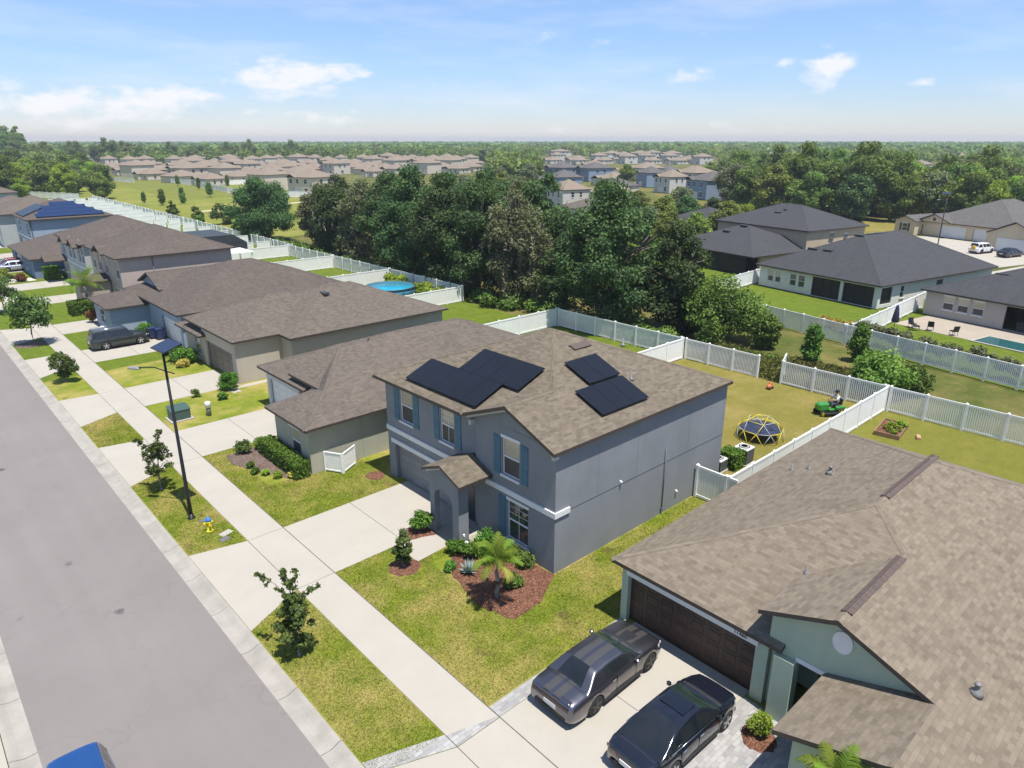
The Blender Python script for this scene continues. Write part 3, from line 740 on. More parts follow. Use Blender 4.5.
# ------------------------------------------------------------------ neighbours along the street
def house(name, label, x0, x1, y0, y1, h, mat, roofs, rmat, ops={}, wins=(), garages=(), extra=(), rz=0, loc=None, gmat=WHITE, vents=(), fascia=FASCIA, group=None, ov=.42):
    """walls x0..x1 by y0..y1; roofs = list of polygon lists; wins = (side, a, b, z0, z1, style); garages = (side, a, b, z1)"""
    world = loc is None
    t = thing(name, label, 'house', (x0, y0, 0) if world else loc, rz, group)
    op = {}
    for s, a, b, z0, z1, *_ in wins: op.setdefault(s, []).append((a, b, z0, z1))
    for s, a, b, z1 in garages: op.setdefault(s, []).append((a, b, 0, z1))
    for s, a, b, z0, z1 in ops: op.setdefault(s, []).append((a, b, z0, z1))
    walls(t, x0, x1, y0, y1, h, mat, op, world=world)
    for ex in extra: ex(t)
    allp = [p for r in roofs for p in r]
    rf = None
    for r in roofs:
        rr = roof_build(r, [rmat, fascia], t, .16, world=world); rf = rf or rr
    for s, a, b, z0, z1, st in wins: add_window(t, side_matrix(s, x0, x1, y0, y1), a, b, z0, z1, st, world=world)
    for s, a, b, z1 in garages: add_garage(t, side_matrix(s, x0, x1, y0, y1), a, b, z1, gmat, world=world)
    for (x, y, z, lx, ly) in vents:
        v = MB(); v.box(x-lx/2, x+lx/2, y-ly/2, y+ly/2, z-.12, z+.09); o = v.build('roof_vent', SCREEN, rf)
        if world: o.data.transform(Matrix.Translation(-t.location))
    return t
def block(x0, x1, y0, y1, h, mat, wins=(), garages=(), gmat=WHITE, z0=0, nm='wall'):
    def f(t):
        op = {}
        for s, a, b, q0, q1, *_ in wins: op.setdefault(s, []).append((a, b, q0, q1))
        for s, a, b, q1 in garages: op.setdefault(s, []).append((a, b, 0, q1))
        walls(t, x0, x1, y0, y1, h, mat, op, z0=z0, name=nm, world=True)
        M = side_matrix
        for s, a, b, q0, q1, st in wins: add_window(t, M(s, x0, x1, y0, y1), a, b, q0, q1, st, world=True)
        for s, a, b, q1 in garages: add_garage(t, M(s, x0, x1, y0, y1), a, b, q1, gmat, world=True)
    return f
def gable_wall(x, y0, y1, z, zt, mat, t=.15):
    def f(tt):
        w = MB(); w.extrude([(x, y0, z), (x, y1, z), (x, (y0+y1)/2, zt)][::-1], (t, 0, 0)); w.build('gable', mat, tt, True)
    return f
def on(y0, z0, p): return lambda y: z0+p*(y-y0)
# 1: beige-green house with a projecting room beside its drive
SB = stucco('stucco_sage_beige', (.45, .44, .345), .04); SBF = stucco('stucco_pale', (.62, .63, .64), .04)
P = .38; z1 = 2.95
def entry(t):
    w = MB(); w.box(18.8, 19.0, 37.9, 41.6, 2.2, 3.36); w.box(19.6, 19.8, 38.9, 41.0, 0, 3.2)
    w.build('entry_wall', SBF, t, True)
    d = MB(); d.box(19.5, 19.598, 39.4, 40.4, 0, 2.1); d.build('front_door', MATS['door_dark'], t, True)
S1 = lambda y: z1+P*(y-33.5)
h1 = house('beige_house', 'sage beige single-storey house with taupe shingle roof, beside the grey two-storey house', 19.0, 37.1, 33.98, 46.3, 2.86, SB,
    [[[(37.5,33.5,z1),(37.5,46.7,z1),(30.9,40.1,S1(40.1))],
      [(37.5,46.7,z1),(18.17,46.7,z1),(24.77,40.1,S1(40.1)),(30.9,40.1,S1(40.1))],
      [(18.17,46.7,z1),(18.17,39.6,z1),(24.27,39.6,S1(39.6)),(24.77,40.1,S1(40.1))],
      [(15.2,33.5,z1),(37.5,33.5,z1),(30.9,40.1,S1(40.1)),(24.77,40.1,S1(40.1)),(24.27,39.6,S1(39.6)),(20.9,39.6,S1(39.6)),(17.8,36.1,S1(36.1))],
      [(15.2,38.7,z1),(15.2,33.5,z1),(17.8,36.1,S1(36.1))],
      [(20.9,39.6,S1(39.6)),(18.6,38.7,z1+.3),(15.2,38.7,z1),(17.8,36.1,S1(36.1))]],
     [[(18.35,42.0,3.5),(18.35,37.9,3.5),(21.32,37.9,4.628),(23.45,40.05,5.438),(21.65,42.0,4.754)]]],
    RF1, extra=[block(15.6, 18.99, 33.98, 38.3, 2.86, SB, [('front', 2.0, 3.2, .7, 2.35, 'split')]), block(18.6, 19.2, 41.2, 46.25, 2.84, SBF, (), [('front', .4, 4.75, 2.14)], WHITE), entry])
# 2: tan house with a tall garage
ST = stucco('stucco_tan', (.54, .47, .39), .04)
z2 = 3.5
h2 = house('tan_house', 'tan single-storey house with taupe garage door and tall blank side wall', 22.5, 37.2, 50.25, 62.1, 3.38, ST,
    [hip(22.2, 37.6, 49.8, 62.5, z2, P), hip(18.45, 31, 51.75, 62.5, z2+.004, P), hip(18.15, 25, 58.3, 64.2, 2.72, .3)], RF1,
    extra=[block(18.75, 22.49, 52.15, 59.2, 3.4, ST, (), [('front', .7, 6.3, 2.3)], plain('garage_taupe', (.16, .135, .12), .5)), block(18.85, 22.4, 59.21, 63.7, 2.64, ST, [('front', 2.2, 3.5, .7, 2.2, 'dark')])],
    vents=[(28.0, 55.0, 5.5, .5, 1.3)])
# 3: pale blue house behind the parked pickup-like car
SBL = stucco('stucco_pale_blue', (.36, .43, .53), .04)
z3 = 3.3
h3 = house('pale_blue_house', 'pale blue single-storey house with front gable, behind the dark parked car with silver roof rails', 19.0, 37.0, 65.0, 80.5, 3.2, SBL,
    [hip(18.5, 37.4, 64.5, 81, z3, .36), gable(19.9, 27, 73.6, 80.8, 4.0, .36), hip(15.1, 22.0, 74.2, 81.3, 2.72, .3)], RF2,
    garages=[('front', 9.7, 14.9, 2.2)], extra=[gable_wall(20.3, 73.9, 80.5, 3.9, 5.1, SBL), block(15.5, 18.99, 74.7, 80.8, 2.66, SBL, [('front', 2.0, 3.6, .7, 2.1, 'dark')])])
# 4, 4b: two-storey pair
STP = stucco('stucco_taupe', (.56, .455, .40), .05); SLG = stucco('stucco_light_grey', (.50, .51, .53), .04)
h4 = house('taupe_house', 'taupe two-storey house with white-framed front windows and brown hip roof', 19.2, 31.4, 84.1, 96.7, 5.95, STP,
    [hip(18.75, 31.8, 83.65, 97.1, 6.0, .4), gable(18.4, 22.4, 88.0, 92.2, 6.0, .42), gable(15.6, 19.15, 88.6, 92.0, 3.0, .35)], RF2,
    wins=[('front', 1.0, 2.2, 3.6, 5.5, 'split'), ('front', 3.6, 4.8, 3.6, 5.5, 'split'), ('front', 6.3, 7.4, 3.6, 5.5, 'split'), ('front', 10.8, 12.0, 3.6, 5.5, 'split'), ('front', 9.8, 11.6, .6, 2.3, 'dark')],
    garages=[('front', .6, 5.4, 2.2)], extra=[gable_wall(19.2, 88.3, 91.9, 6.0, 6.75, STP), block(16.0, 19.1, 88.9, 91.7, 2.95, STP)],
    vents=[(25.2, 88.5, 7.5, .5, 1.3)])
pc = MB(); pc.tube([(22.6, 84.03, 1.0), (22.6, 84.03, 5.8)], .05, 6); pc.build('downspout', PVC, h4, True)
h4b = house('light_grey_house', 'light grey two-storey house with three narrow front gables and dark shutters', 18.9, 31.2, 98.5, 112.0, 5.95, SLG,
    [hip(18.45, 31.6, 98.1, 112.4, 6.0, .4), gable(17.9, 22.0, 99.2, 102.6, 5.6, .5), gable(17.9, 22.0, 104.2, 107.6, 5.6, .5), gable(16.2, 18.8, 108.8, 111.8, 2.9, .4)], RF2,
    wins=[('front', 1.4, 2.5, 3.6, 5.4, 'dark'), ('front', 5.0, 6.2, 3.6, 5.4, 'dark'), ('front', 7.0, 8.2, 3.6, 5.4, 'dark'), ('front', 10.2, 11.3, 3.6, 5.4, 'dark'), ('front', 11.9, 13, 3.6, 5.4, 'dark'), ('front', 9.9, 11.0, .7, 2.3, 'dark'), ('front', 11.6, 12.7, .7, 2.3, 'dark')],
    garages=[('front', 1.8, 6.6, 2.2)], extra=[gable_wall(18.9, 99.4, 102.4, 5.7, 6.45, SLG), gable_wall(18.9, 104.4, 107.4, 5.7, 6.45, SLG)])
bb = MB(); bb.box(18.82, 18.898, 98.5, 112, 2.8, 3.05); bb.build('band', WHITE, h4b, True)
SBB = stucco('stucco_mid_blue', (.20, .26, .37), .05)
h5b = house('blue_house', 'blue single-storey house with brown roof beside the three-gabled light grey house', 15.6, 28, 114.0, 131, 2.66, SBB, [hip(15.2, 28.4, 113.5, 131.4, 2.72, .36)], RF2, garages=[('front', 3, 8, 2.15)], wins=[('front', 11, 12.4, .8, 2.2, 'dark')])
h5 = house('solar_house', 'blue-grey two-storey house whose side roof slope is covered by a big solar array', 19.2, 31.2, 135.6, 148.5, 5.95, SBL, [hip(18.8, 31.6, 135.1, 149, 6.0, .42)], RF2,
    wins=[('front', 3.0, 4.3, 3.5, 5.3, 'dark'), ('front', 10.2, 11.6, 3.5, 5.3, 'dark'), ('front', 10.2, 11.6, .7, 2.3, 'dark')], garages=[('front', 1.5, 6.4, 2.2)])
SOL_SHEEN = plain('solar_sky_sheen', (.012, .028, .085), .25)  # blue sheen of reflected sky put into the base colour of dark cells
n5 = Vector((0, -.42, 1)).normalized(); v5 = Vector((0, 1, .42)).normalized()
for k, (a, b) in enumerate(((20.4, 30.2), (21.0, 29.2), (21.8, 28.2), (23.2, 27.0))):
    solar(h5, Vector((a, 135.5+1.18*k, 6.0+.42*(.4+1.18*k))), US, v5, n5, b-a, 1.24, int((b-a)/1.0), 1, cell=SOL_SHEEN)
solar(h5, Vector((19.2, 146.5, 6.0+.42*.4)), UF, Vector((1, 0, .42)).normalized(), Vector((-.42, 0, 1)).normalized(), 7.5, 3.6, 7, 2)
bb = MB(); bb.box(19.12, 19.198, 135.6, 148.5, 2.8, 3.05); bb.build('band', WHITE, h5, True)
bb = MB(); bb.tube([(19.4, 135.5, .1), (19.4, 135.5, 5.9)], .07, 6); bb.build('downspout', SCREEN, h5, True)
h6 = house('pale_grey_house', 'pale grey two-storey house beyond the solar roof, its bright side wall facing us', 17.2, 30, 151.5, 164, 5.7, SLG, [hip(16.8, 30.4, 151, 164.5, 5.75, .4)], RF1, wins=[('front', 2, 3.2, 3.5, 5.2, 'dark')], garages=[('front', 6, 11, 2.2)])
h7 = house('white_house', 'white single-storey house with long brown roof near the white fences at far left', 16, 33, 180, 196, 3.3, stucco('stucco_white', (.68, .68, .68), .03), [hip(15.6, 33.4, 179.5, 196.5, 3.4, .38)], RF1, garages=[('front', 6, 11, 2.2)], wins=[('right', 5, 7, .8, 2.2, 'dark')])
h8 = house('brown_roof_house', 'grey two-storey house farthest up our side of the street', 15, 29, 212, 226, 5.9, SLG, [hip(14.6, 29.4, 211.5, 226.5, 5.95, .38)], RF1, garages=[('front', 6, 11, 2.2)], wins=[('right', 5, 7, 3.5, 5.2, 'dark')])
# far side of the street would be behind the camera: nothing of it shows

# ------------------------------------------------------------------ the next street, seen from behind (turned a little)
SWH = stucco('stucco_bright_white', (.76, .76, .74), .03); STN = stucco('stucco_warm_tan', (.58, .47, .33), .04); SBG = stucco('stucco_grey_beige', (.47, .43, .40), .04); SCR = stucco('stucco_cream', (.66, .56, .40), .04)
hr1 = house('white_rear_house', 'white single-storey house with charcoal hip roof and two dark screened patio openings', 0.45, 24.6, .45, 17.0, 2.66, SWH,
    [hip(0, 25, 0, 17.45, 2.72, .48)], RFD, loc=(81.5, 28.6, 0), rz=RA,
    wins=[('front', 4.7, 5.6, .75, 2.2, 'dark'), ('front', 5.95, 6.85, .75, 2.2, 'dark'), ('front', 1.3, 2.15, .8, 2.2, 'split'), ('front', 2.45, 3.3, .8, 2.2, 'split'), ('right', 4.2, 5.0, .8, 2.2, 'dark'), ('right', 11.5, 13, .8, 2.2, 'dark')],
    ops=[('front', 7.9, 11.7, .05, 2.35), ('front', 12.1, 16.0, .05, 2.35), ('right', .5, 2.6, .4, 2.3)],
    vents=[(4.5, 12.5, 4.95, .45, 1.3), (4.6, 10.4, 4.98, .45, 1.2), (8.3, 8.9, 6.75, .45, 1.2), (9.8, 8.6, 6.85, 1.2, .4), (11.5, 8.6, 6.85, 1.2, .4)], fascia=FASCIA)
s = MB(); M = side_matrix('front', .45, 24.6, .45, 17.0); s.M = M
for a, b in ((7.9, 11.7), (12.1, 16.0)):
    s = MB(); s.M = M; s.box(a, b, .3, .32, .06, 2.34)
    for k in range(4): s.box(a+(b-a)*k/3-.025, a+(b-a)*k/3+.025, .26, .2995, .06, 2.34)
    s.build('patio_screen', DARK, hr1)
s = MB(); s.M = side_matrix('right', .45, 24.6, .45, 17.0); s.box(.5, 2.6, .1, .12, .41, 2.29); s.build('patio_screen', DARK, hr1)
hr2 = house('tan_two_storey_house', 'tan two-storey house with charcoal hip roof and a dark screened lanai low at its rear', 10.4, 24, .4, 17.6, 5.55, STN,
    [hip(10, 24.4, 0, 18, 5.6, .4), hip(-1.0, 14.5, .2, 17.2, 2.75, .40)], RFD, loc=(90.2, 48.2, 0), rz=RA,
    wins=[('right', 5.0, 6.2, 3.4, 5.0, 'dark'), ('right', 8.5, 9.5, 3.6, 4.6, 'dark')], vents=[(14.2, 9, 7.3, .45, 1.2), (15.5, 8.4, 7.7, 1.2, .45), (6.2, 8.5, 5.8, .45, 1.2), (4.2, 10, 5.0, .45, 1.2)])
w = MB(); wall_run(w, side_matrix('front', 1.2, 10.4, .6, 17.0), 16.4, 2.7, .16, [(4.0, 15.9, .05, 2.5)]); w.box(1.36, 10.39, .6, .76, 0, 2.7); w.box(1.36, 10.39, 16.84, 17, 0, 2.7)
w.build('wall', STN, hr2)
s = MB(); s.box(-.6, 1.1, 1.6, 16.8, 0, .06)
for k in range(7): s.box(-.65, -.55, 1.6+k*2.5, 1.68+k*2.5, .06, 2.66)
s.box(-.64, -.56, 1.6, 16.7, 1.1, 1.16); s.box(1.5, 1.52, 1.7, 16.5, .06, 2.5); s.box(-.61, -.59, 1.7, 16.65, .06, 1.08); s.box(-.61, -.59, 1.7, 16.65, 1.18, 2.6); s.build('lanai_screen', DARK, hr2)
hr4 = house('patio_house', 'grey beige single-storey house with charcoal roof, poolside patio and three rear windows', .45, 24, .45, 16.5, 2.66, SBG,
    [hip(0, 24.4, 0, 17, 2.72, .40)], RFD, loc=(80.0, 8.6, 0), rz=RA,
    wins=[('front', 1.9, 3.0, .9, 2.3, 'split'), ('front', 3.4, 4.5, .9, 2.3, 'split'), ('front', 4.9, 6.0, .9, 2.3, 'split')], ops=[('front', 8.0, 15.5, .05, 2.4)], vents=[(5.0, 11.5, 4.65, .45, 1.3)])
s = MB(); s.M = side_matrix('front', .45, 24, .45, 16.5); s.box(7.8, 15.7, 2.6, 2.75, .02, 2.6); s.build('patio_back', DARK, hr4)
hr5 = house('cream_house', 'cream single-storey house with white garage doors and dark-trimmed gables, cars in its drive', 0.4, 22, .4, 22, 2.75, SCR,
    [hip(0, 23, 0, 19.0, 2.8, .46), gable(-.5, 8, 12.0, 19.3, 2.85, .42), gable(-2.2, 6, 18.0, 23.0, 2.75, .40), gable(-8.2, 6, -8.4, .6, 3.0, .46)], RFG, loc=(151.0, 32.0, 0), rz=R(-17),
    garages=[('front', 7.6, 12.6, 2.25), ('front', 14.0, 16.6, 2.25)], wins=[('front', 3.0, 3.9, 0.05, 2.1, 'dark')], fascia=FASCIA)
w = MB(); w.extrude([(-.1, 12.3, 2.75), (-.1, 19, 2.75), (-.1, 15.65, 4.15)][::-1], (.3, 0, 0)); w.build('gable', SCR, hr5)
w = MB(); w.extrude([(-1.8, 18.3, 0), (-1.8, 22.7, 0), (-1.8, 22.7, 2.75), (-1.8, 20.5, 3.6), (-1.8, 18.3, 2.75)][::-1], (2.2, 0, 0)); w.build('wall', SCR, hr5)
w = MB(); w.extrude([(-7.8, -8.0, 0), (-7.8, .2, 0), (-7.8, .2, 3.0), (-7.8, -3.9, 4.8), (-7.8, -8.0, 3.0)][::-1], (8.2, 0, 0)); w.build('wall', SCR, hr5)
add_window(hr5, Matrix.Translation((-1.82, 21.2, 0)) @ Matrix.Rotation(-math.pi/2, 4, 'Z'), .2, 1.3, .7, 2.2, 'dark', depth=.0)
for q in (19.45, 21.2): w = MB(); w.box(-1.86, -1.82, q, q+.4, .7, 2.2); w.build('shutter', SCREEN, hr5)
w = MB(); w.box(-.16, -.11, 15.4, 15.95, 3.0, 3.55); w.build('gable_vent', SCREEN, hr5)
add_garage(hr5, Matrix.Translation((-7.82, -.8, 0)) @ Matrix.Rotation(-math.pi/2, 4, 'Z'), .5, 5.8, 2.2, WHITE, depth=-.06, name='garage_door')
hr6 = house('charcoal_roof_house', 'white-walled house with charcoal roof half hidden behind the big dark oak', .4, 14, .4, 14, 2.9, SWH, [hip(0, 14.4, 0, 14.4, 3.0, .4)], RFD, loc=(112, 70, 0), rz=RA)
hr7 = house('white_gap_house', 'small white house glimpsed through the gap between the big oaks', .4, 10, .4, 10, 4.6, SWH, [hip(0, 10.4, 0, 10.4, 4.6, .4)], RF1, loc=(108, 96, 0), rz=RA, wins=[('front', 2, 3.2, .8, 2.4, 'dark'), ('front', 3.5, 4.7, .8, 2.4, 'dark')])

# ------------------------------------------------------------------ far housing: four kinds, copied
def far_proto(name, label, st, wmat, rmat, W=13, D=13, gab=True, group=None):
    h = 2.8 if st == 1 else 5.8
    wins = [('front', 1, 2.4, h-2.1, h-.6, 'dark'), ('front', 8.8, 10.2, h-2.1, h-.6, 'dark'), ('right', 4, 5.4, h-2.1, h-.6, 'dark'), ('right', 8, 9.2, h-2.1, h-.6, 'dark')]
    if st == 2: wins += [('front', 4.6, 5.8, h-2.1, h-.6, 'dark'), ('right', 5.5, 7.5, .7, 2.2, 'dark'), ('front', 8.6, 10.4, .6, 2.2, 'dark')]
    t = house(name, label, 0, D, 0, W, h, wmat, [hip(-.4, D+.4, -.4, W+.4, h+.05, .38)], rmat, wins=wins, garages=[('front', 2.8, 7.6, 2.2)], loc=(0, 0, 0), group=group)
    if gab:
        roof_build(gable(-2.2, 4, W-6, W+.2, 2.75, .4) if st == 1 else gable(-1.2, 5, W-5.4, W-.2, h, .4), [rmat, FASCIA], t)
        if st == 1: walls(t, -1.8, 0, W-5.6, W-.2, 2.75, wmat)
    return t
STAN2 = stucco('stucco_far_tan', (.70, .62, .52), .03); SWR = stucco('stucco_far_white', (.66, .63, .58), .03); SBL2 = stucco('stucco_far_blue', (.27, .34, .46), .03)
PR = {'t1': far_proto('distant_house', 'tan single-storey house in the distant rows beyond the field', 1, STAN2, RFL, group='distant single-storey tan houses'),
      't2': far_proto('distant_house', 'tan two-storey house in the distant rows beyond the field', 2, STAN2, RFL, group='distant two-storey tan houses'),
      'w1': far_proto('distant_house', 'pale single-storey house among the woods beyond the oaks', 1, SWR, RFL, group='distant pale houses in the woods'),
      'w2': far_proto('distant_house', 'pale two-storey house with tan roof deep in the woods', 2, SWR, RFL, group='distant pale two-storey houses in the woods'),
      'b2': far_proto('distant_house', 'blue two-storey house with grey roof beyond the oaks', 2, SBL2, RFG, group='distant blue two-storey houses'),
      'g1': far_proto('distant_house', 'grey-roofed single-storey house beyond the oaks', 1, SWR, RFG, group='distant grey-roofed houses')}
used = set()
def far(kind, x, y, w, rz):
    o = PR[kind] if kind not in used else copy_tree(PR[kind])
    used.add(kind); k = w/13.5
    c, s_ = math.cos(rz), math.sin(rz); hx, hy = 6.5*k, 6.5*k
    w *= .84; k *= .84; hx *= .84; hy *= .84; place(o, (x-(hx*c-hy*s_), y-(hx*s_+hy*c), 0), rz, (k, k, 1 if k > .8 else .95))
LEFT = [(120,496,10.5,1),(110,408,14.7,2),(112,430,13.3,1),(122,421,15.9,1),(117,352,16.8,2),(110,341,15.8,1),(112,311,12.4,1),(116,264,12.9,2),(120,236,14.9,2),(108,252,9,1),(104,551,8.7,2),(163,775,19.4,1),(136,569,10.6,2),(143,545,10.9,2),(156,556,11.3,2),(170,538,11.3,2),(205,624,13.2,1),(188,548,11.7,2),(206,560,12.1,1),(198,512,8.6,2),(210,500,12,2),(228,516,11.7,2),(243,530,8.2,2),(256,524,15,2),(262,508,10.7,2),(275,492,8.6,2),(290,486,10.7,2),(368,588,19.4,1),(328,510,14,2),(267,424,19.2,1),(347,520,22.4,1),(316,458,10,2),(304,415,14.6,2),(322,400,20,1),(377,467,9.3,1),(205,490,14,1),(218,472,15.4,1),(211,443,15.8,1),(243,481,13.5,1),(283,528,10.5,1),(201,327,9.8,1),(248,352,12.2,1),(236,419,12.2,1),(124,285,13,1),(128,322,13,1),(132,375,13,2),(140,455,14,1),(158,470,14,2),(176,455,14,1),(186,418,13,1),(205,398,13,1),(150,420,13,1),(160,390,13,2),(146,345,13,1),(150,310,13,1),(170,350,14,1),(143,275,13,1)]
rl = random.Random(4); FA = math.atan2(.7386, .6742)
for d in range(335, 600, 27):
    px = 112+rl.uniform(0, 20)
    while px < 475:
        if (d > 400 or px < 270) and not (d < 380 and px < 150):
            a = FA-math.atan((px-512)/735.6); x, y = math.cos(a)*d, math.sin(a)*d
            if x > 104 and all((x-q[0])**2+(y-q[1])**2 > 14.5**2 for q in LEFT): LEFT.append((x, y, rl.uniform(11.5, 15), 2 if rl.random() < .28 else 1))
        px += 17.5/d*735
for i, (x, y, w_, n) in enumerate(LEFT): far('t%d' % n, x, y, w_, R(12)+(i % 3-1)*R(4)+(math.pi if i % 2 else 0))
CEN = [('b2',257,224,15.1),('w2',143,134,10.6),('g1',152,143,9.6),('w1',266,254,10.4),('g1',262,216,10.6),('w1',238,197,14.4),('b2',241,180,10.5),('w2',220,155,10.7),('w2',265,176,9.7),('b2',207,130,14.6),('g1',211,120,8.4),('w2',612,588,23),('w2',557,465,18.6),('w2',580,448,18.6),('w2',618,461,17.6),('w2',601,425,18.6),('w1',770,518,16.3),('w1',742,353,17.7),('w1',864,329,17.1),('w1',885,312,19.2),('g1',441,152,17.1),('g1',436,134,14.3),('w1',887,533,17.9),('w1',772,413,10.7),('w1',859,247,15.8)]
for d, px0, px1, ks in ((196, 556, 600, ['w2', 'g1']), (228, 545, 640, ['g1', 'w1', 'b2']), (262, 560, 735, ['b2', 'g1', 'w2']), (300, 548, 735, ['w2', 'b2', 'g1', 'w1']), (345, 560, 730, ['b2', 'w2', 'w1']), (395, 550, 700, ['w1', 'w2', 'g1']), (590, 545, 705, ['w2', 'w1']), (625, 550, 700, ['w1', 'w2']), (660, 555, 700, ['w2', 'w1']), (560, 868, 925, ['w1']), (470, 885, 960, ['g1', 'w1'])):
    px = px0+rl.uniform(0, 10)
    while px < px1:
        a = FA-math.atan((px-512)/735.6); x, y = math.cos(a)*d, math.sin(a)*d
        if all((x-q[1])**2+(y-q[2])**2 > 14**2 for q in CEN): CEN.append((ks[rl.randrange(len(ks))], x, y, rl.uniform(12, 15)))
        px += 20/d*735
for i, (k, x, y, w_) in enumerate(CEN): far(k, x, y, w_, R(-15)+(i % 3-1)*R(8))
# ------------------------------------------------------------------ vinyl fences
def fence_post_mesh(h):
    m = MB(); m.box(-.065, .065, -.065, .065, -.1, h); 
    a = [m.vert(p) for p in ((-.085, -.085, h), (.085, -.085, h), (.085, .085, h), (-.085, .085, h), (0, 0, h+.1))]
    for k in range(4): m.face((a[k], a[(k+1) % 4], a[4]))
    m.face(a[3::-1]); return m.mesh('post', VINYL)
def privacy_mesh(L, h):
    m = MB(); m.box(0, L, -.04, .04, .06, .2); m.box(0, L, -.04, .04, h-.13, h)
    n = 12; w = L/n
    for i in range(n): m.box(i*w+.006, (i+1)*w-.006, -.018, .018, .2, h-.13)
    return m.mesh('panel', VINYL)
def picket_mesh(L, h):
    m = MB(); m.box(0, L, -.03, .03, .1, .22); m.box(0, L, -.03, .03, h-.12, h)
    n = 17; w = L/n
    for i in range(n): m.box(i*w+w/2-.04, i*w+w/2+.04, -.018, .018, .22, h-.12)
    return m.mesh('panel', VINYL)
FM = {'p': {}, 'k': {}, 'post': {}}
def fence(label, x0, y0, x1, y1, kind='p', h=1.85, end=True, start=True, bay=2.4, z=0, cat='fence', name=None):
    L = math.hypot(x1-x0, y1-y0); n = max(1, round(L/bay)); b = L/n; rz = math.atan2(y1-y0, x1-x0)
    t = thing(name or ('privacy_fence' if kind == 'p' else 'picket_fence'), label, cat, (x0, y0, z), rz)
    if h not in FM[kind]: FM[kind][h] = (privacy_mesh if kind == 'p' else picket_mesh)(1.0*bay-.13, h)
    if h not in FM['post']: FM['post'][h] = fence_post_mesh(h+.03)
    for i in range(n+1):
        if (i or start) and (i < n or end):
            o = bpy.data.objects.new('post', FM['post'][h]); COL.objects.link(o); o.parent = t; o.location = (i*b, 0, 0)
        if i < n:
            o = bpy.data.objects.new('panel', FM[kind][h]); COL.objects.link(o); o.parent = t; o.location = (i*b+.065, 0, 0); o.scale = ((b-.13)/(bay-.13), 1, 1)
    return t
fence('white privacy fence between green house roof and mower lawn', 29.55, 15.95, 50.0, 15.95)
fence('short white gate panel between the grey house side wall and the privacy fence', 29.5, 17.8, 29.5, 16.1, bay=1.7, name='fence_gate', cat='gate')
fence('white picket fence behind the green house, right of the raised garden bed', 50.05, -12, 50.05, 15.75, 'k', start=True)
fence('white picket fence behind the riding mower', 50.05, 16.15, 50.05, 23.7, 'k')
fence('white picket fence left of the open gap, behind the dry lawn', 50.05, 25.7, 50.05, 32.5, 'k')
fence('single white picket gate leaf swung open at the gap in the back fence', 50.05, 23.75, 51.6, 24.3, 'k', bay=1.6, start=False, name='picket_gate', cat='gate')
fence('white privacy fence piece with a peaked end post, left edge of the dry lawn', 36.0, 32.75, 49.95, 32.75)
fence('white picket fence behind the grey house roof, dark woods behind it', 50.05, 33.0, 50.05, 47.8, 'k')
fence('white privacy fence above the grey house roof, edging the green back lawn', 37.0, 48.05, 50.0, 48.05)
fence('white privacy fence this side of the round blue pool', 36.5, 63.5, 50.0, 63.5)
fence('white privacy fence on the far side of the round blue pool', 36.5, 79.2, 50.0, 79.2)
fence('white privacy fence behind the brown hip roof, third beyond the blue pool', 33.5, 94.4, 50.0, 94.4)
fence('white privacy fence beside the taupe two-storey house back corner', 32.5, 109.2, 50.0, 109.2)
fence('white picket fence along the oaks behind the blue pool yard', 50.2, 63.6, 50.2, 79.1, 'k', bay=2.6)
fence('white picket fence along the oaks, next beyond the pool yard', 50.2, 79.4, 50.2, 94.3, 'k', bay=2.6)
fence('white picket fence running up to the lone round dark tree', 50.2, 94.6, 50.2, 109.1, 'k', bay=2.6)
for i, (y0, y1) in enumerate(((109.4, 124), (124.2, 139), (139.2, 156), (156.2, 174), (174.2, 192), (192.2, 212), (212.2, 232), (232.2, 252))):
    nm = ['just past the lone dark tree', 'behind the blue single-storey house', 'behind the solar-roofed house', 'at the first sapling by the field', 'along the field beside the sandy path end', 'beyond the path end', 'beside the left tree clump', 'at the far end of the field edge'][i]
    fence('white rear privacy fence '+nm, 51+i*.35, y0, 51+(i+1)*.35, y1, 'p', bay=3)
# fences round the yards of the next street
def rp_(dx, dy): c, s_ = math.cos(RA), math.sin(RA); return 81.5+dx*c-dy*s_, 28.6+dx*s_+dy*c
RF0 = (68.4, 41.0); RF1_ = (60.6, 2.0)
fence('white picket fence across the back of the white house with screened patio', 68.4, 41.0, 65.1, 25.4, 'k', bay=2.45)
fence('white picket fence along the hedge by the rectangular pool', 65.08, 25.2, 60.0, -1.0, 'k', bay=2.45)
fence('white privacy fence between the white house and the pool patio', 66.0, 25.1, 86.5, 25.7, 'p', h=1.8)
fence('white privacy fence beside the dark screened lanai', 72.0, 45.2, 90.5, 46.2, 'p', h=1.8)
fence('white picket fence partly hidden by the bushy green trees left of the white house', 72.5, 58, 68.6, 41.3, 'k', bay=2.45)
# long white fences of the distant rows beyond the field
for i, (a, b) in enumerate((((86, 400), (92, 350)), ((104, 338), (106, 300)), ((102, 296), (100, 262)), ((98, 258), (104, 232)), ((106, 228), (118, 205)))):
    fence('long white fence between field and distant houses, '+['farthest up the field', 'above the tall saplings', 'behind the middle saplings', 'left of the lone dark tree', 'right of the lone dark tree'][i], *a, *b, 'p', h=1.9, bay=4)
fence('white fence at the far left beside the spreading green tree', 33, 232, 48, 252, 'p', h=1.9, bay=4)
fence('white fence with a corner near the left tree clump', 40, 290, 52, 262, 'p', h=1.9, bay=4)

for i in range(14):
    y = 116+i*9.6
    fence('white cross fence in the long run of far back yards beyond the pool enclosure', 22, y, 50.7+i*.2, y, 'p', bay=3)['group'] = 'white cross fences between the far back yards'
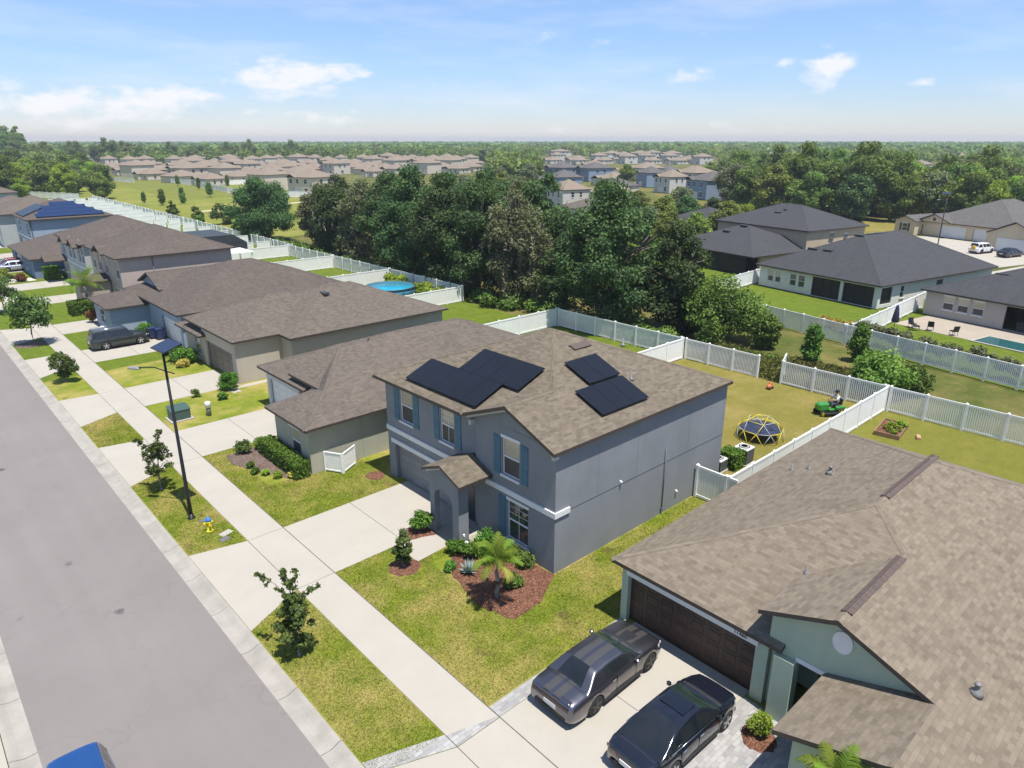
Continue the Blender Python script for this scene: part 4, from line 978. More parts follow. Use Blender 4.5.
# screened pool cage behind the taupe house
t = thing('pool_enclosure', 'dark screened pool enclosure with sloping roof behind the taupe two-storey house', 'enclosure', (35, 112, 0))
m = MB()
for x in (0, 3, 6, 9.5):
    for y in (0, 9): m.box(x-.05, x+.05, y-.05, y+.05, 0, 2.6)
m.build('frame', SCREEN, t)
m = MB(); m.box(.05, 9.45, -.01, .01, .1, 2.55); m.build('side_screen', plain('mesh_dark', (.035, .042, .05), .6), t)
m = MB(); m.box(9.49, 9.51, .05, 8.95, .1, 2.55); m.build('end_screen', MATS['mesh_dark'], t)
m = MB(); m.extrude([(0, 0, 2.6), (2, 0, 3.9), (7.5, 0, 3.9), (9.5, 0, 2.6)][::-1], (0, 9, 0)); m.build('roof_screen', MATS['mesh_dark'], t)
t = thing('patio_cover', 'flat white patio cover beside the dark pool enclosure', 'patio cover', (36, 101, 0)); m = MB(); m.box(-3, 5, 0, 5, 2.5, 2.65); m.build('roof', VINYL, t)
for x in (-2.8, 4.8):
    for y in (.2, 4.8): m = MB(); m.box(x-.06, x+.06, y-.06, y+.06, 0, 2.5); m.build('post', VINYL, t)

for i, (px0, px1, d) in enumerate(((135, 175, 410), (180, 215, 392), (240, 300, 372), (205, 262, 330), (285, 330, 318), (300, 345, 452), (120, 160, 470), (350, 400, 470), (395, 450, 500), (250, 290, 440))):
    a0, a1 = [FA-math.atan((q-512)/735.6) for q in (px0, px1)]
    fence('white yard fence between distant house rows, '+['left end', 'left of centre', 'centre', 'above the tallest sapling', 'right of the lone dark tree', 'upper right', 'far upper left', 'over the oak tops', 'farthest right over the oak tops', 'upper centre'][i], math.cos(a0)*d, math.sin(a0)*d, math.cos(a1)*d, math.sin(a1)*d, 'p', h=2.0, bay=4.5)
# ------------------------------------------------------------------ vehicles (x forward)
def paint(name, c, metal=.4, rough=.28, stripe=None):
    m, nt, N, L, bs = new_mat(name)
    bs.inputs['Base Color'].default_value = (*c, 1)
    if stripe:
        p = n_obj(nt); sx = N.new('ShaderNodeSeparateXYZ'); L.new(p, sx.inputs[0])
        ab = N.new('ShaderNodeMath'); ab.operation = 'ABSOLUTE'; L.new(sx.outputs['Y'], ab.inputs[0])
        a = N.new('ShaderNodeMath'); a.operation = 'GREATER_THAN'; L.new(ab.outputs[0], a.inputs[0]); a.inputs[1].default_value = .07
        b = N.new('ShaderNodeMath'); b.operation = 'LESS_THAN'; L.new(ab.outputs[0], b.inputs[0]); b.inputs[1].default_value = .36
        mm = N.new('ShaderNodeMath'); mm.operation = 'MULTIPLY'; L.new(a.outputs[0], mm.inputs[0]); L.new(b.outputs[0], mm.inputs[1])
        zz = N.new('ShaderNodeMath'); zz.operation = 'GREATER_THAN'; L.new(sx.outputs['Z'], zz.inputs[0]); zz.inputs[1].default_value = .86
        m2 = N.new('ShaderNodeMath'); m2.operation = 'MULTIPLY'; L.new(mm.outputs[0], m2.inputs[0]); L.new(zz.outputs[0], m2.inputs[1])
        L.new(n_mix(nt, m2.outputs[0], c, stripe), bs.inputs['Base Color'])
        L.new(n_map(nt, m2.outputs[0], 0, 1, rough, .5), bs.inputs['Roughness']); L.new(n_map(nt, m2.outputs[0], 0, 1, metal, 0), bs.inputs['Metallic'])
    else: bs.inputs['Roughness'].default_value = rough
    if not stripe: bs.inputs['Metallic'].default_value = metal
    bs.inputs['Coat Weight'].default_value = 1.; bs.inputs['Coat Roughness'].default_value = .05
    return m
CARGLASS = glass('car_glass', (.012, .014, .016), .03); CARGLASS_G = glass('windscreen_glass', (.018, .034, .028), .03)
HEAD = plain('headlight', (.6, .62, .64), .08, .2); TAIL = plain('taillight', (.09, .008, .008), .12, 0, .8); PLATE = plain('number_plate', (.6, .6, .58), .5); CHROME = plain('chrome', (.7, .7, .7), .12, 1.)
def interp(tab, x):
    for (a, va), (b, vb) in zip(tab, tab[1:]):
        if a <= x <= b:
            t = (x-a)/(b-a); t = t*t*(3-2*t)*.5+t*.5
            return va+(vb-va)*t
    return tab[0][1] if x < tab[0][0] else tab[-1][1]
def wheel(parent, x, y, r, w, rim, name='wheel'):
    m = MB(); s_ = 1 if y > 0 else -1
    m.lathe([(r*.62, -w/2), (r*.9, -w/2), (r, -w/2+.04), (r, w/2-.04), (r*.9, w/2), (r*.62, w/2)], (0, 0, 0), 24, axis='y')
    o = m.build(name, RUBBER, parent); o.location = (x, y, r)
    k = MB(); yo = s_*(w/2-.005)
    k.lathe([(r*.2, yo-.03), (r*.66, yo-.06), (r*.66, yo), (r*.60, yo+.004)] if s_ > 0 else [(r*.60, yo-.004), (r*.66, yo), (r*.66, yo+.06), (r*.2, yo+.03)], (0, 0, 0), 24, 1, axis='y')
    for i in range(5):
        a = 2*math.pi*i/5+.3; ca, sa = math.cos(a), math.sin(a); p = Vector((-sa, 0, ca))*r*.075
        c0 = Vector((ca*r*.1, yo, sa*r*.1)); c1 = Vector((ca*r*.64, yo, sa*r*.64)); q = Vector((-sa, 0, ca))*r*.12
        k.extrude([c0-p, c1-q, c1+q, c0+p], (0, s_*.022, 0), 0)
    k.lathe([(r*.14, yo), (r*.12, yo+s_*.03)] if s_ > 0 else [(r*.12, yo-.03), (r*.14, yo)], (0, 0, 0), 12, 0, axis='y')
    k.build('rim', [rim, DARK], o); return o
def car(name, label, L, W, H, belt, hood, trunk, xs, paint_m, wb, wr, rim, cat='car', glass_m=None, pillars=(), tall_rear=False, tail_full=False, roofrails=False, ovf=.9, group=None, belt_taper=.0, zb=.2, cpill=False, blunt=False):
    """xs = (rear glass base, roof rear, roof front, windscreen base) measured from the rear bumper"""
    t = thing(name, label, cat, (0, 0, 0), 0, group); glass_m = glass_m or CARGLASS; hw = W/2
    xr0, xr1, xf1, xf0 = xs
    axr, axf = L-ovf-wb, L-ovf
    top = lambda x: interp([(0, trunk-.18), (.12, trunk-.03), (.3, trunk), (xr0, trunk+.03 if not tall_rear else belt), (xr0+.25, belt), (xf0-.2, belt), (xf0+.1, hood+.02), (L-.7, hood-.05), (L-.25, hood-.13), (L, hood-.32)], x)
    half = lambda x: interp([(0, hw*.88), (.12, hw*.95), (.4, hw*.985), (axr, hw), (L*.5, hw*.97), (axf, hw*.995), (L-.5, hw*.97), (L-.15, hw*.91), (L, hw*.80)] if blunt else [(0, hw*.80), (.1, hw*.89), (.35, hw*.955), (axr, hw), (L*.5, hw*.975), (axf, hw*.995), (L-.55, hw*.94), (L-.2, hw*.82), (L, hw*.62)], x)
    low = lambda x: interp([(0, zb+.16), (.25, zb+.04), (.6, zb), (L-.6, zb), (L-.15, zb+.02), (L, zb+.1)], x)
    mb = MB(); mb.smooth = True; n = 46; rows = []
    for i in range(n+1):
        x = L*i/n; w_, zt, zl = half(x), top(x), low(x); hh = zt-zl; row = []
        sec = [(.0, 0), (.86, 0), (.96, .04), (.99, .22), (1.0, .45), (.99, .66), (.965, .80), (.93, .90), (.86, .965), (.6, 1.0), (.3, 1.015), (0, 1.02)]
        pts = [(w_*a, zl+hh*b) for a, b in sec]
        for y, z in pts: row.append((x, y, z))
        rows.append(row)
    ids = []
    for row in rows:
        r1 = [mb.vert(p) for p in row]; r2 = [r1[0]]+[mb.vert((p[0], -p[1], p[2])) for p in row[1:-1]]+[r1[-1]]
        ids.append(r1+r2[-2:0:-1])
    m = len(ids[0])
    for a, b in zip(ids, ids[1:]):
        for k in range(m): mb.face((a[k], a[(k+1) % m], b[(k+1) % m], b[k])[::-1])
    mb.face(ids[0]); mb.face(ids[-1][::-1])
    body = mb.build('body', [paint_m, DARK], t)
    # wheel arches cut out of the body
    r = wr; cut = MB()
    for ax in (axr, axf):
        for s_ in (1, -1):
            c = (ax, s_*(hw-.12), r); pts = [(r*1.14, -.22), (r*1.14, .24)]
            cut.lathe(pts, c, 28, 0, axis='y')
    co = cut.build('cut', DARK, None); bo = body.modifiers.new('b', 'BOOLEAN'); bo.object = co; bo.operation = 'DIFFERENCE'; bo.solver = 'EXACT'; bo.material_mode = 'TRANSFER'
    dg = bpy.context.evaluated_depsgraph_get(); me = bpy.data.meshes.new_from_object(body.evaluated_get(dg)); body.modifiers.clear(); body.data = me
    bpy.data.objects.remove(co)
    for s_ in (1, -1):
        for ax in (axr, axf): wheel(t, ax, s_*(hw-.125), r, .22, rim)
    # cabin: rows up the side then across the roof
    zr = lambda x: interp([(xr0, belt-.02), (xr1, H-.02), ((xr1+xf1)/2, H), (xf1, H-.03), (xf0, belt-.03)], x)
    nx = 40; cab = []; xs_ = [xr0+(xf0-xr0)*i/nx for i in range(nx+1)]
    for x in xs_:
        z = zr(x); fr = max(0, (z-belt)/(H-belt)); wbelt = half(x)*.935; wtop = hw*.66
        wt = wbelt+(wtop-wbelt)*fr; zb_ = belt-.05
        crown = .035*fr
        yo = [(wbelt, zb_), (wbelt+(wt-wbelt)*.12, zb_+.07*min(1, fr*4)), (wbelt+(wt-wbelt)*.86, zb_+(z-zb_)*.80), (wbelt+(wt-wbelt)*.96, zb_+(z-zb_)*.93), (wt*.90, z-.012*fr), (wt*.6, z+crown*.6), (wt*.25, z+crown*.95), (0, z+crown)]
        cab.append([(x, y, q) for y, q in yo])
    parts = {'roof': MB(), 'windscreen': MB(), 'rear_window': MB(), 'side_window': MB(), 'side_window2': MB()}
    for b_ in parts.values(): b_.smooth = True
    roofpanel = parts['roof']
    for i in range(nx):
        xm = (xs_[i]+xs_[i+1])/2
        for j in range(7):
            if j in (4, 5, 6):
                key = 'windscreen' if xm > xf1+.02 else ('rear_window' if xm < xr1-.02 else 'roof')
                if key == 'windscreen' and (xm > xf0-.08): key = 'roof'
                if key == 'rear_window' and (xm < xr0+.1): key = 'roof'
                if cpill and j == 4 and key == 'rear_window': key = 'roof'
            elif j == 1:
                hi = (zr(xm)-belt)
                key = 'side_window' if hi > .16 else 'roof'
                if any(abs(xm-p) < q for p, q in pillars): key = 'roof'
            else: key = 'roof'
            for s_ in (1, -1):
                q = [cab[i][j], cab[i+1][j], cab[i+1][j+1], cab[i][j+1]]
                q = [(a, s_*b, c) for a, b, c in q]
                parts[key+('2' if key == 'side_window' and s_ < 0 else '')].poly(q[::-1] if s_ > 0 else q)
    for k, b_ in parts.items():
        if not b_.f: continue
        o = b_.build(k.rstrip('2'), {'roof': paint_m, 'windscreen': CARGLASS_G}.get(k, glass_m), t)
        bm = bmesh.new(); bm.from_mesh(o.data); bmesh.ops.remove_doubles(bm, verts=bm.verts, dist=.0005); bmesh.ops.recalc_face_normals(bm, faces=bm.faces); bm.to_mesh(o.data); bm.free()
    # lamps, mirrors, handles, plate, seams
    for s_ in (1, -1):
        b_ = MB(); zz = top(.05)-.13
        if not tail_full:
            b_.extrude([(.02, s_*hw*.42, zz-.09), (.0, s_*hw*.42, zz+.05), (.10, s_*hw*.885, zz+.06), (.13, s_*hw*.9, zz-.09)][::s_], (-.03, s_*.02, 0)); b_.build('taillight', TAIL, t)
        h_ = MB(); zz = hood-.27
        h_.extrude([(L-.36, s_*half(L-.36)*.98, zz-.05), (L-.36, s_*half(L-.36)*.96, zz+.05), (L-.06, s_*half(L-.06)*.93, zz+.01), (L-.06, s_*half(L-.06)*.95, zz-.08)][::s_], (.012, s_*.02, 0)); h_.build('headlight', HEAD, t)
        m_ = MB(); xm = xf0-.42; m_.bbox(xm-.06, xm+.07, *sorted((s_*(half(xm)*.97+.02), s_*(half(xm)*.97+.17))), belt-.03, belt+.09, .03); m_.box(xm-.03, xm+.03, *sorted((s_*half(xm)*.88, s_*(half(xm)*.97+.021))), belt-.02, belt+.02); m_.build('mirror', paint_m, t)
        d_ = MB()
        for xd in ((xf0-1.25, xf0-2.15) if len(pillars) > 1 else (xf0-1.55,)): d_.box(xd-.09, xd+.09, *sorted((s_*(half(xd)*.975), s_*(half(xd)*.975+.03))), belt-.17, belt-.14)
        d_.build('door_handle', CHROME if not tall_rear else DARK, t)
        g_ = MB()
        for xd in ([xf0-.35, xf0-1.4] if len(pillars) < 2 else [xf0-.3, xf0-1.38, xf0-2.3]):
            g_.box(xd-.006, xd+.006, *sorted((s_*(half(xd)*.97), s_*(half(xd)+.003))), zb+.18, belt-.07)
        g_.box(axr+r*1.2, axf-r*1.2, *sorted((s_*(hw*.95), s_*(hw+.004))), zb+.02, zb+.1); g_.build('door_seam', DARK, t)
    if tail_full:
        b_ = MB(); zz = trunk-.2; b_.extrude([(.02, -hw*.80, zz-.07), (.02, hw*.80, zz-.07), (.035, hw*.80, zz+.05), (.035, -hw*.80, zz+.05)][::-1], (-.035, 0, 0)); b_.build('taillight', plain('taillight_smoked', (.018, .004, .004), .1, 0, .8), t)
    zs_ = lambda x, y: low(x)+(top(x)-low(x))*interp([(0, 1.02), (.3, 1.015), (.6, 1.0), (.86, .965), (.93, .90)], abs(y)/half(x))+.004
    def gap(x0, x1, f, mat_, nm):
        g_ = MB(); ys = [half(x0)*f*(k/6-1) for k in range(13)]
        for a, b in zip(ys, ys[1:]): g_.poly([(x0, a, zs_(x0, a)), (x1, a, zs_(x1, a)), (x1, b, zs_(x1, b)), (x0, b, zs_(x0, b))])
        g_.build(nm, mat_, t)
    gap(xf0-.02, xf0+.09, .78, DARK, 'cowl'); gap(L-.22, L-.205, .80, DARK, 'bonnet_gap')
    if not tall_rear: gap(xr0-.04, xr0-.02, .80, DARK, 'boot_gap')
    p_ = MB(); p_.box(-.025, .05, -.26, .26, trunk-.46, trunk-.31); p_.build('number_plate', PLATE, t)
    u_ = MB(); u_.box(.1, L-.15, -hw*.8, hw*.8, zb-.02, zb+.1); u_.box(-.012, .2, -hw*.7, hw*.7, zb+.16, zb+.24); u_.box(L-.25, L-.02, -hw*.55, hw*.55, zb+.16, zb+.32); u_.build('underbody', DARK, t)
    if roofrails:
        r_ = MB()
        for s_ in (1, -1): r_.tube([(xr1+.1, s_*hw*.62, H-.03), (xr1+.2, s_*hw*.62, H+.05), (xf1-.3, s_*hw*.62, H+.05), (xf1-.15, s_*hw*.62, H-.03)], .022, 6)
        r_.build('roof_rail', CHROME, t)
    return t
chal = car('sports_coupe', 'dark grey sports coupe with two matt stripes, parked nose to the brown garage door', 5.08, 1.98, 1.42, 1.0, 1.0, 1.02, (.80, 1.52, 2.86, 3.70),
           paint('paint_coupe', (.15, .145, .165), .92, .34, stripe=(.045, .043, .04)), 2.95, .36, RIMD, pillars=((1.32, .52),), tail_full=True, cpill=True, blunt=True)
sp = MB(); sp.bbox(.06, .24, -.78, .78, 1.0, 1.042, .02); sp.build('spoiler', bpy.data.materials['paint_coupe'], chal)
sp = MB(); sp.bbox(3.75, 4.35, -.22, .22, .985, 1.035, .03); sp.build('hood_scoop', plain('scoop_dark', (.03, .03, .035), .4, .3), chal)
place(chal, (13.0, 12.42, .02), R(1))
sedan = car('black_sedan', 'glossy black sedan with glass sunroof, parked beside the dark grey coupe', 4.88, 1.85, 1.45, .93, .93, 1.0, (.42, 1.72, 2.75, 3.75), paint('paint_black', (.008, .010, .018), .1, .08), 2.82, .34, ALLOY, pillars=((1.45, .1), (2.35, .06)), ovf=.95)
sr = MB(); sr.extrude([(2.05, -.44, 1.486), (2.72, -.44, 1.465), (2.72, .44, 1.465), (2.05, .44, 1.486)], (0, 0, .012)); sr.build('sunroof', glass('sunroof_glass', (.006, .008, .014), .03), sedan)
tr = MB()
for s_ in (1, -1): tr.tube([(1.0, s_*.86, .985), (2.3, s_*.875, .965), (3.4, s_*.86, .955)], .012, 5)
tr.build('window_trim', CHROME, sedan)
place(sedan, (12.95, 9.2, .02), R(-1))
suv = car('parked_suv', 'dark olive SUV with silver roof rails parked in the pale blue house drive', 4.95, 1.97, 1.8, 1.08, 1.1, 1.1, (.08, .34, 3.0, 3.6), paint('paint_olive', (.032, .036, .033), .4, .3), 2.9, .38, ALLOY, pillars=((1.35, .07), (2.3, .06)), tall_rear=True, roofrails=True, cat='SUV')
place(suv, (12.45, 70.3, .02), R(1))
blue = car('blue_car', 'bright blue car at the street corner of the frame, only its roof and rear showing', 4.7, 1.85, 1.72, 1.02, 1.02, 1.04, (.15, .6, 2.9, 3.6), paint('paint_blue', (.015, .075, .25), .35, .25), 2.75, .36, ALLOY, pillars=((1.3, .07), (2.25, .06)), tall_rear=True, cat='car')
place(blue, (.98, 20.2, -.10), R(-92))
wsuv = car('white_suv', 'white SUV with dark rear and yellow spare wheel cover before the cream house', 4.6, 1.9, 1.75, 1.05, 1.05, 1.06, (.12, .4, 2.9, 3.5), paint('paint_white', (.72, .72, .72), 0, .3), 2.7, .38, RIMD, pillars=((1.2, .07), (2.1, .06)), tall_rear=True, cat='SUV')
sp = MB(); sp.lathe([(.36, -.16), (.38, -.02), (.3, .04)], (-.02, .0, 1.0), 18, 0, axis='y'); o = sp.build('spare_wheel', plain('wheel_cover_yellow', (.55, .36, .02), .5), wsuv)
o.data.transform(Matrix.Translation((-.05, 0, 1.0)) @ Matrix.Rotation(math.pi/2, 4, 'Z') @ Matrix.Translation((.02, 0, -1.0)))
place(wsuv, (136.5, 34.6, -.05), R(-17))
bcar = car('dark_sedan', 'black sedan beside the white SUV in the cream house drive', 4.85, 1.85, 1.45, .93, .93, 1.0, (.42, 1.6, 2.75, 3.7), bpy.data.materials['paint_black'], 2.8, .34, ALLOY, pillars=((1.4, .1), (2.3, .06)))
place(bcar, (135.2, 30.2, -.05), R(-17))
redc = car('red_car', 'dark red car in the drive at far left, nearer the pale grey house', 4.6, 1.85, 1.55, .98, .98, 1.02, (.3, 1.2, 2.8, 3.6), paint('paint_red', (.16, .02, .02), .3, .3), 2.7, .35, ALLOY, pillars=((1.3, .08), (2.2, .06)))
place(redc, (12.8, 126.2, .02), 0)
silv = car('silver_car', 'pale silver car at far left in front of the dark red car', 4.6, 1.85, 1.5, .95, .95, 1.0, (.35, 1.3, 2.8, 3.6), paint('paint_silver', (.5, .5, .56), .6, .3), 2.7, .35, ALLOY, pillars=((1.3, .08), (2.2, .06)))
place(silv, (12.6, 123.4, .02), 0)
# ------------------------------------------------------------------ street furniture and yard things
SLX, SLY = 8.82, 33.66
def street_lamp(name, label, h, panel=True):
    t = thing(name, label, 'street lamp', (0, 0, 0))
    m = MB(); m.tube([(0, 0, -.1), (0, 0, 1.2), (0, 0, h)], [.10, .095, .055], 12); m.lathe([(.2, 0), (.2, .03), (.13, .06), (.11, .25)], (0, 0, 0), 12); m.build('pole', BLACK, t)
    a = MB(); za = h-.95; a.tube([(.28, -.25, za-.12), (.0, .0, za), (-.35, .45, za+.16), (-.85, 1.15, za+.1)], .028, 7); a.build('arm', BLACK, t)
    l = MB(); l.M = Matrix.Translation((-1.0, 1.36, za+.06)) @ Matrix.Rotation(R(125), 4, 'Z'); l.bbox(-.32, .3, -.13, .13, -.05, .05, .04); l.box(-.2, .26, -.1, .1, -.062, -.049, 1); l.build('lamp_head', [plain('lamp_grey', (.2, .2, .2), .5), HEAD], t)
    p = MB(); p.M = Matrix.Translation((.25, .25, h+.18)) @ Matrix.Rotation(R(6), 4, 'Z') @ Matrix.Rotation(R(-17), 4, 'Y')
    p.box(-.47, .47, -.72, .72, -.02, .02, 1); p.poly([(-.44, -.69, .024), (.44, -.69, .024), (.44, .69, .024), (-.44, .69, .024)], 0, [(0, 0), (1.2, 0), (1.2, 1.8), (0, 1.8)])
    p.box(-.36, -.14, -.36, -.14, -.3, -.021, 1); p.build('solar_panel', [plain('lamp_solar', (.018, .026, .06), .25), BLACK], t)
    return t
sl = street_lamp('street_lamp', 'black street lamp post topped by a blue solar panel on the kerb strip', 8.75); place(sl, (SLX, SLY, 0))
sl2 = copy_tree(sl); place(sl2, (145, 42.5, 0), R(20), 1.0, 'black solar street lamp standing in front of the cream house')
# hydrant
t = thing('fire_hydrant', 'yellow fire hydrant with blue bonnet on the kerb strip near the lamp post', 'hydrant', (9.05, 31.78, 0)); YEL = plain('hydrant_yellow', (.62, .52, .02), .5); BLU = plain('hydrant_blue', (.03, .16, .5), .5)
m = MB(); m.lathe([(.17, 0), (.17, .05), (.11, .07), (.11, .46), (.15, .48), (.15, .53), (.12, .55)], (0, 0, 0), 14); m.build('barrel', YEL, t)
m = MB(); m.lathe([(.14, .55), (.125, .64), (.07, .72), (.04, .74), (.035, .8), (.0, .8)], (0, 0, 0), 14); m.build('bonnet', BLU, t)
for a in (0, 2.1, 4.2):
    m = MB(); m.M = Matrix.Rotation(a+.5, 4, 'Z'); m.tube([(.08, 0, .4), (.19, 0, .4)], .06, 10); m.tube([(.19, 0, .4), (.22, 0, .4)], .075, 10); m.build('outlet_cap', YEL, t)
def lid(label, x, y, a, b, rz, name='meter_lid', mat=CONC):
    m = MB(); m.bbox(-a/2, a/2, -b/2, b/2, 0, .035, .02); m.box(-a/2+.06, a/2-.06, -b/2+.06, b/2-.06, .0351, .042); o = m.build(name, mat); tag(o, label, 'meter lid'); place(o, (x, y, 0), rz)
lid('pale concrete meter lid in the grass beside the hydrant', 9.55, 31.05, .62, .38, .3); lid('small dark meter lid in the grass right of the hydrant', 9.3, 30.55, .5, .34, .2, mat=plain('lid_dark', (.12, .115, .11), .8)); lid('small grey lid in the grass by the lamp foot', 9.2, 33.0, .45, .3, .1, mat=MATS['lid_dark'])
# utility boxes
t = thing('utility_box', 'dark green utility transformer box beside the pavement', 'utility box', (12.9, 47.9, 0)); UG = plain('utility_green', (.045, .085, .07), .5)
m = MB(); m.box(-.75, .75, -.7, .7, 0, .08); m.build('pad', CONC, t); m = MB(); m.bbox(-.6, .6, -.55, .5, .08, .72, .03); m.build('cabinet', UG, t); m = MB(); m.extrude([(-.64, -.58, .72), (.64, -.58, .72), (.64, .55, .86), (-.64, .55, .86)], (0, 0, .05)); m.extrude([(-.6, -.55, .72), (-.6, .5, .72), (-.6, .5, .83)], (1.2, 0, 0)); m.build('lid', UG, t)
t = thing('cable_pedestal', 'pale grey cable pedestal in the grass beside the green utility box', 'pedestal', (14.6, 47.1, 0))
m = MB(); m.tube([(0, 0, 0), (0, 0, .75)], .16, 10); m.build('post', PVC, t); m = MB(); m.lathe([(.2, .62), (.2, .95), (.17, 1.0), (.02, 1.02)], (0, 0, 0), 12); m.build('cap', WHITE, t)
# wheeled bins
def bin_(label, x, y, rz):
    t = thing('wheelie_bin', label, 'bin', (x, y, .02), rz); c = plain('bin_blue', (.02, .035, .10), .5)
    m = MB(); a = [(-.24, -.26, .1), (.24, -.26, .1), (.24, .26, .1), (-.24, .26, .1)]; b = [(-.3, -.34, 1.0), (.3, -.34, 1.0), (.3, .36, 1.0), (-.3, .36, 1.0)]
    i = [m.vert(p) for p in a]; j = [m.vert(p) for p in b]; m.face(i[::-1]); m.face(j)
    for k in range(4): m.face((i[k], i[(k+1) % 4], j[(k+1) % 4], j[k]))
    m.build('body', c, t); m = MB(); m.extrude([(-.33, -.38, 1.0), (.33, -.38, 1.0), (.33, .38, 1.06), (-.33, .38, 1.06)], (0, 0, .06)); m.tube([(-.25, .42, 1.02), (.25, .42, 1.02)], .02, 6); m.build('lid', c, t)
    for s_ in (-.27, .27):
        m = MB(); m.M = Matrix.Translation((s_, .22, .13)) @ Matrix.Rotation(math.pi/2, 4, 'Z'); m.lathe([(.13, -.03), (.13, .03)], (0, 0, 0), 12, axis='y'); m.build('wheel', RUBBER, t)
bin_('dark blue wheelie bin nearest the parked SUV nose', 17.9, 70.7, -1.5); bin_('dark blue wheelie bin against the pale blue garage corner', 18.35, 69.9, -1.5)
# lattice screen
t = thing('lattice_screen', 'white lattice screen folded in an L against the beige house side wall', 'screen', (16.4, 33.1, 0))
def lattice(x0, y0, x1, y1, H=1.25):
    L = math.hypot(x1-x0, y1-y0); m = MB(); m.M = Matrix.Translation((x0, y0, 0)) @ Matrix.Rotation(math.atan2(y1-y0, x1-x0), 4, 'Z')
    m.box(0, .07, -.035, .035, 0, H); m.box(L-.07, L, -.035, .035, 0, H); m.box(.07, L-.07, -.03, .03, H-.08, H); m.box(.07, L-.07, -.03, .03, .08, .16)
    n = 14
    for k in range(n+1):
        x = .07+(L-.14)*k/n; m.box(x-.016, x+.016, -.012, .0, .16, H-.08); z = .16+(H-.24)*k/n; m.box(.07, L-.07, .001, .012, z-.016, z+.016)
    m.build('panel', VINYL, t)
lattice(-.02, .82, .56, -.2); lattice(.62, -.2, 1.75, .42)
# air conditioners
def ac(label, x, y, w, h):
    t = thing('air_conditioner', label, 'air conditioner', (x, y, 0)); m = MB(); m.box(-w/2-.08, w/2+.08, -w/2-.08, w/2+.08, 0, .07); m.build('pad', CONC, t)
    m = MB(); m.bbox(-w/2, w/2, -w/2, w/2, .07, h-.04, .05)
    for k in range(14): z = .14+(h-.25)*k/13; m.box(-w/2-.008, w/2+.008, -w/2-.008, w/2+.008, z, z+.016)
    m.build('cabinet', plain('ac_grey', (.075, .08, .078), .6), t)
    m = MB(); m.bbox(-w/2-.02, w/2+.02, -w/2-.02, w/2+.02, h-.04, h+.03, .04, 0); m.lathe([(w*.38, h+.031), (w*.38, h+.05), (w*.34, h+.052)], (0, 0, 0), 20, 1)
    for k in range(5): m.lathe([(w*.06*(k+1)+.008, h+.053), (w*.06*(k+1), h+.066)], (0, 0, 0), 20, 0)
    m.build('fan_grille', [plain('ac_top', (.5, .5, .48), .6), DARK], t)
ac('round-grilled grey air conditioner nearer the white gate', 33.2, 18.75, .75, .75); ac('taller air conditioner behind the clipped bush, further from the white gate', 35.2, 18.3, .85, 1.0)
# climbing dome with hung net
t = thing('climbing_dome', 'yellow and blue climbing dome frame with a dark round net, on the dry lawn', 'climbing frame', (39.3, 19.5, 0)); YD = plain('dome_yellow', (.62, .5, .03), .45); GD_ = plain('dome_grey', (.35, .36, .4), .45)
Rr, Hh = 1.5, 1.4; rings = []
for zf, rf, n, off in ((0, 1, 10, 0), (.5, .93, 10, .5), (.86, .62, 5, 0), (1, .28, 5, .5)):
    rings.append([(Rr*rf*math.cos(2*math.pi*(k+off)/n), Rr*rf*math.sin(2*math.pi*(k+off)/n), Hh*zf) for k in range(n)])
my, mg = MB(), MB(); seg = []
for k in range(10):
    seg += [(rings[0][k], rings[1][k]), (rings[0][k], rings[1][k-1]), (rings[1][k], rings[1][(k+1) % 10])]
    seg += [(rings[1][k], rings[2][((k+1)//2) % 5])]
for k in range(5): seg += [(rings[2][k], rings[2][(k+1) % 5]), (rings[2][k], rings[3][k]), (rings[2][k], rings[3][k-1]), (rings[3][k], rings[3][(k+1) % 5])]
for i, (a, b) in enumerate(seg): (my if i % 5 in (0, 1, 3) else mg).tube([a, b], .021, 6)
for rr in rings[:3]:
    for p in rr: my.ball(p, .04, 6, 4)
my.build('yellow_frame', YD, t); mg.build('grey_frame', GD_, t)
m = MB(); m.lathe([(1.25, .62), (1.28, .66), (1.15, .64), (.6, .5), (.02, .45)], (0, 0, 0), 20); m.build('net', plain('net_navy', (.02, .028, .06), .7), t)
# raised garden bed with young plants
t = thing('garden_bed', 'low timber garden bed with young plants beside the white privacy fence', 'garden bed', (46.6, 14.2, 0), R(8)); TIM = plain('timber', (.22, .13, .07), .8, var=.2)
m = MB()
for (a, b, c, d) in ((-1.4, 1.4, -.75, -.68), (-1.4, 1.4, .68, .75), (-1.4, -1.33, -.68, .68), (1.33, 1.4, -.68, .68)): m.box(a, b, c, d, 0, .3)
m.build('frame', TIM, t); m = MB(); m.box(-1.33, 1.33, -.68, .68, .02, .22); m.build('soil', MULCH, t)
tag(place((lambda b: (b.extrude([(-.3, -.12, 0), (.3, -.12, 0), (.3, .12, 0), (-.3, .12, 0)], (0, 0, .16)), b.extrude([(-.22, -.08, .16), (.26, -.06, .16), (.2, .1, .16), (-.2, .08, .16)], (0, 0, .02)), b.build('planter_box', plain('terracotta', (.4, .26, .14), .8)))[-1])(MB()), (46.6, 12.55, 0), .4), 'small tan planter box at the near end of the timber garden bed', 'planter')
# toy / ball by the gap
t = thing('toy_ride', 'small orange plastic toy lying by the gap in the picket fence', 'toy', (48.3, 23.7, 0)); m = MB(); m.ball((0, 0, .2), (.32, .2, .2), 10, 6); m.ball((.28, .05, .34), (.16, .14, .16), 8, 6); m.build('body', plain('toy_orange', (.4, .12, .04), .5), t)
for a in (-.2, .2): 
    m = MB(); m.lathe([(.1, -.04), (.1, .04)], (a, -.18, .1), 10, axis='y'); m.build('wheel', RUBBER, t)
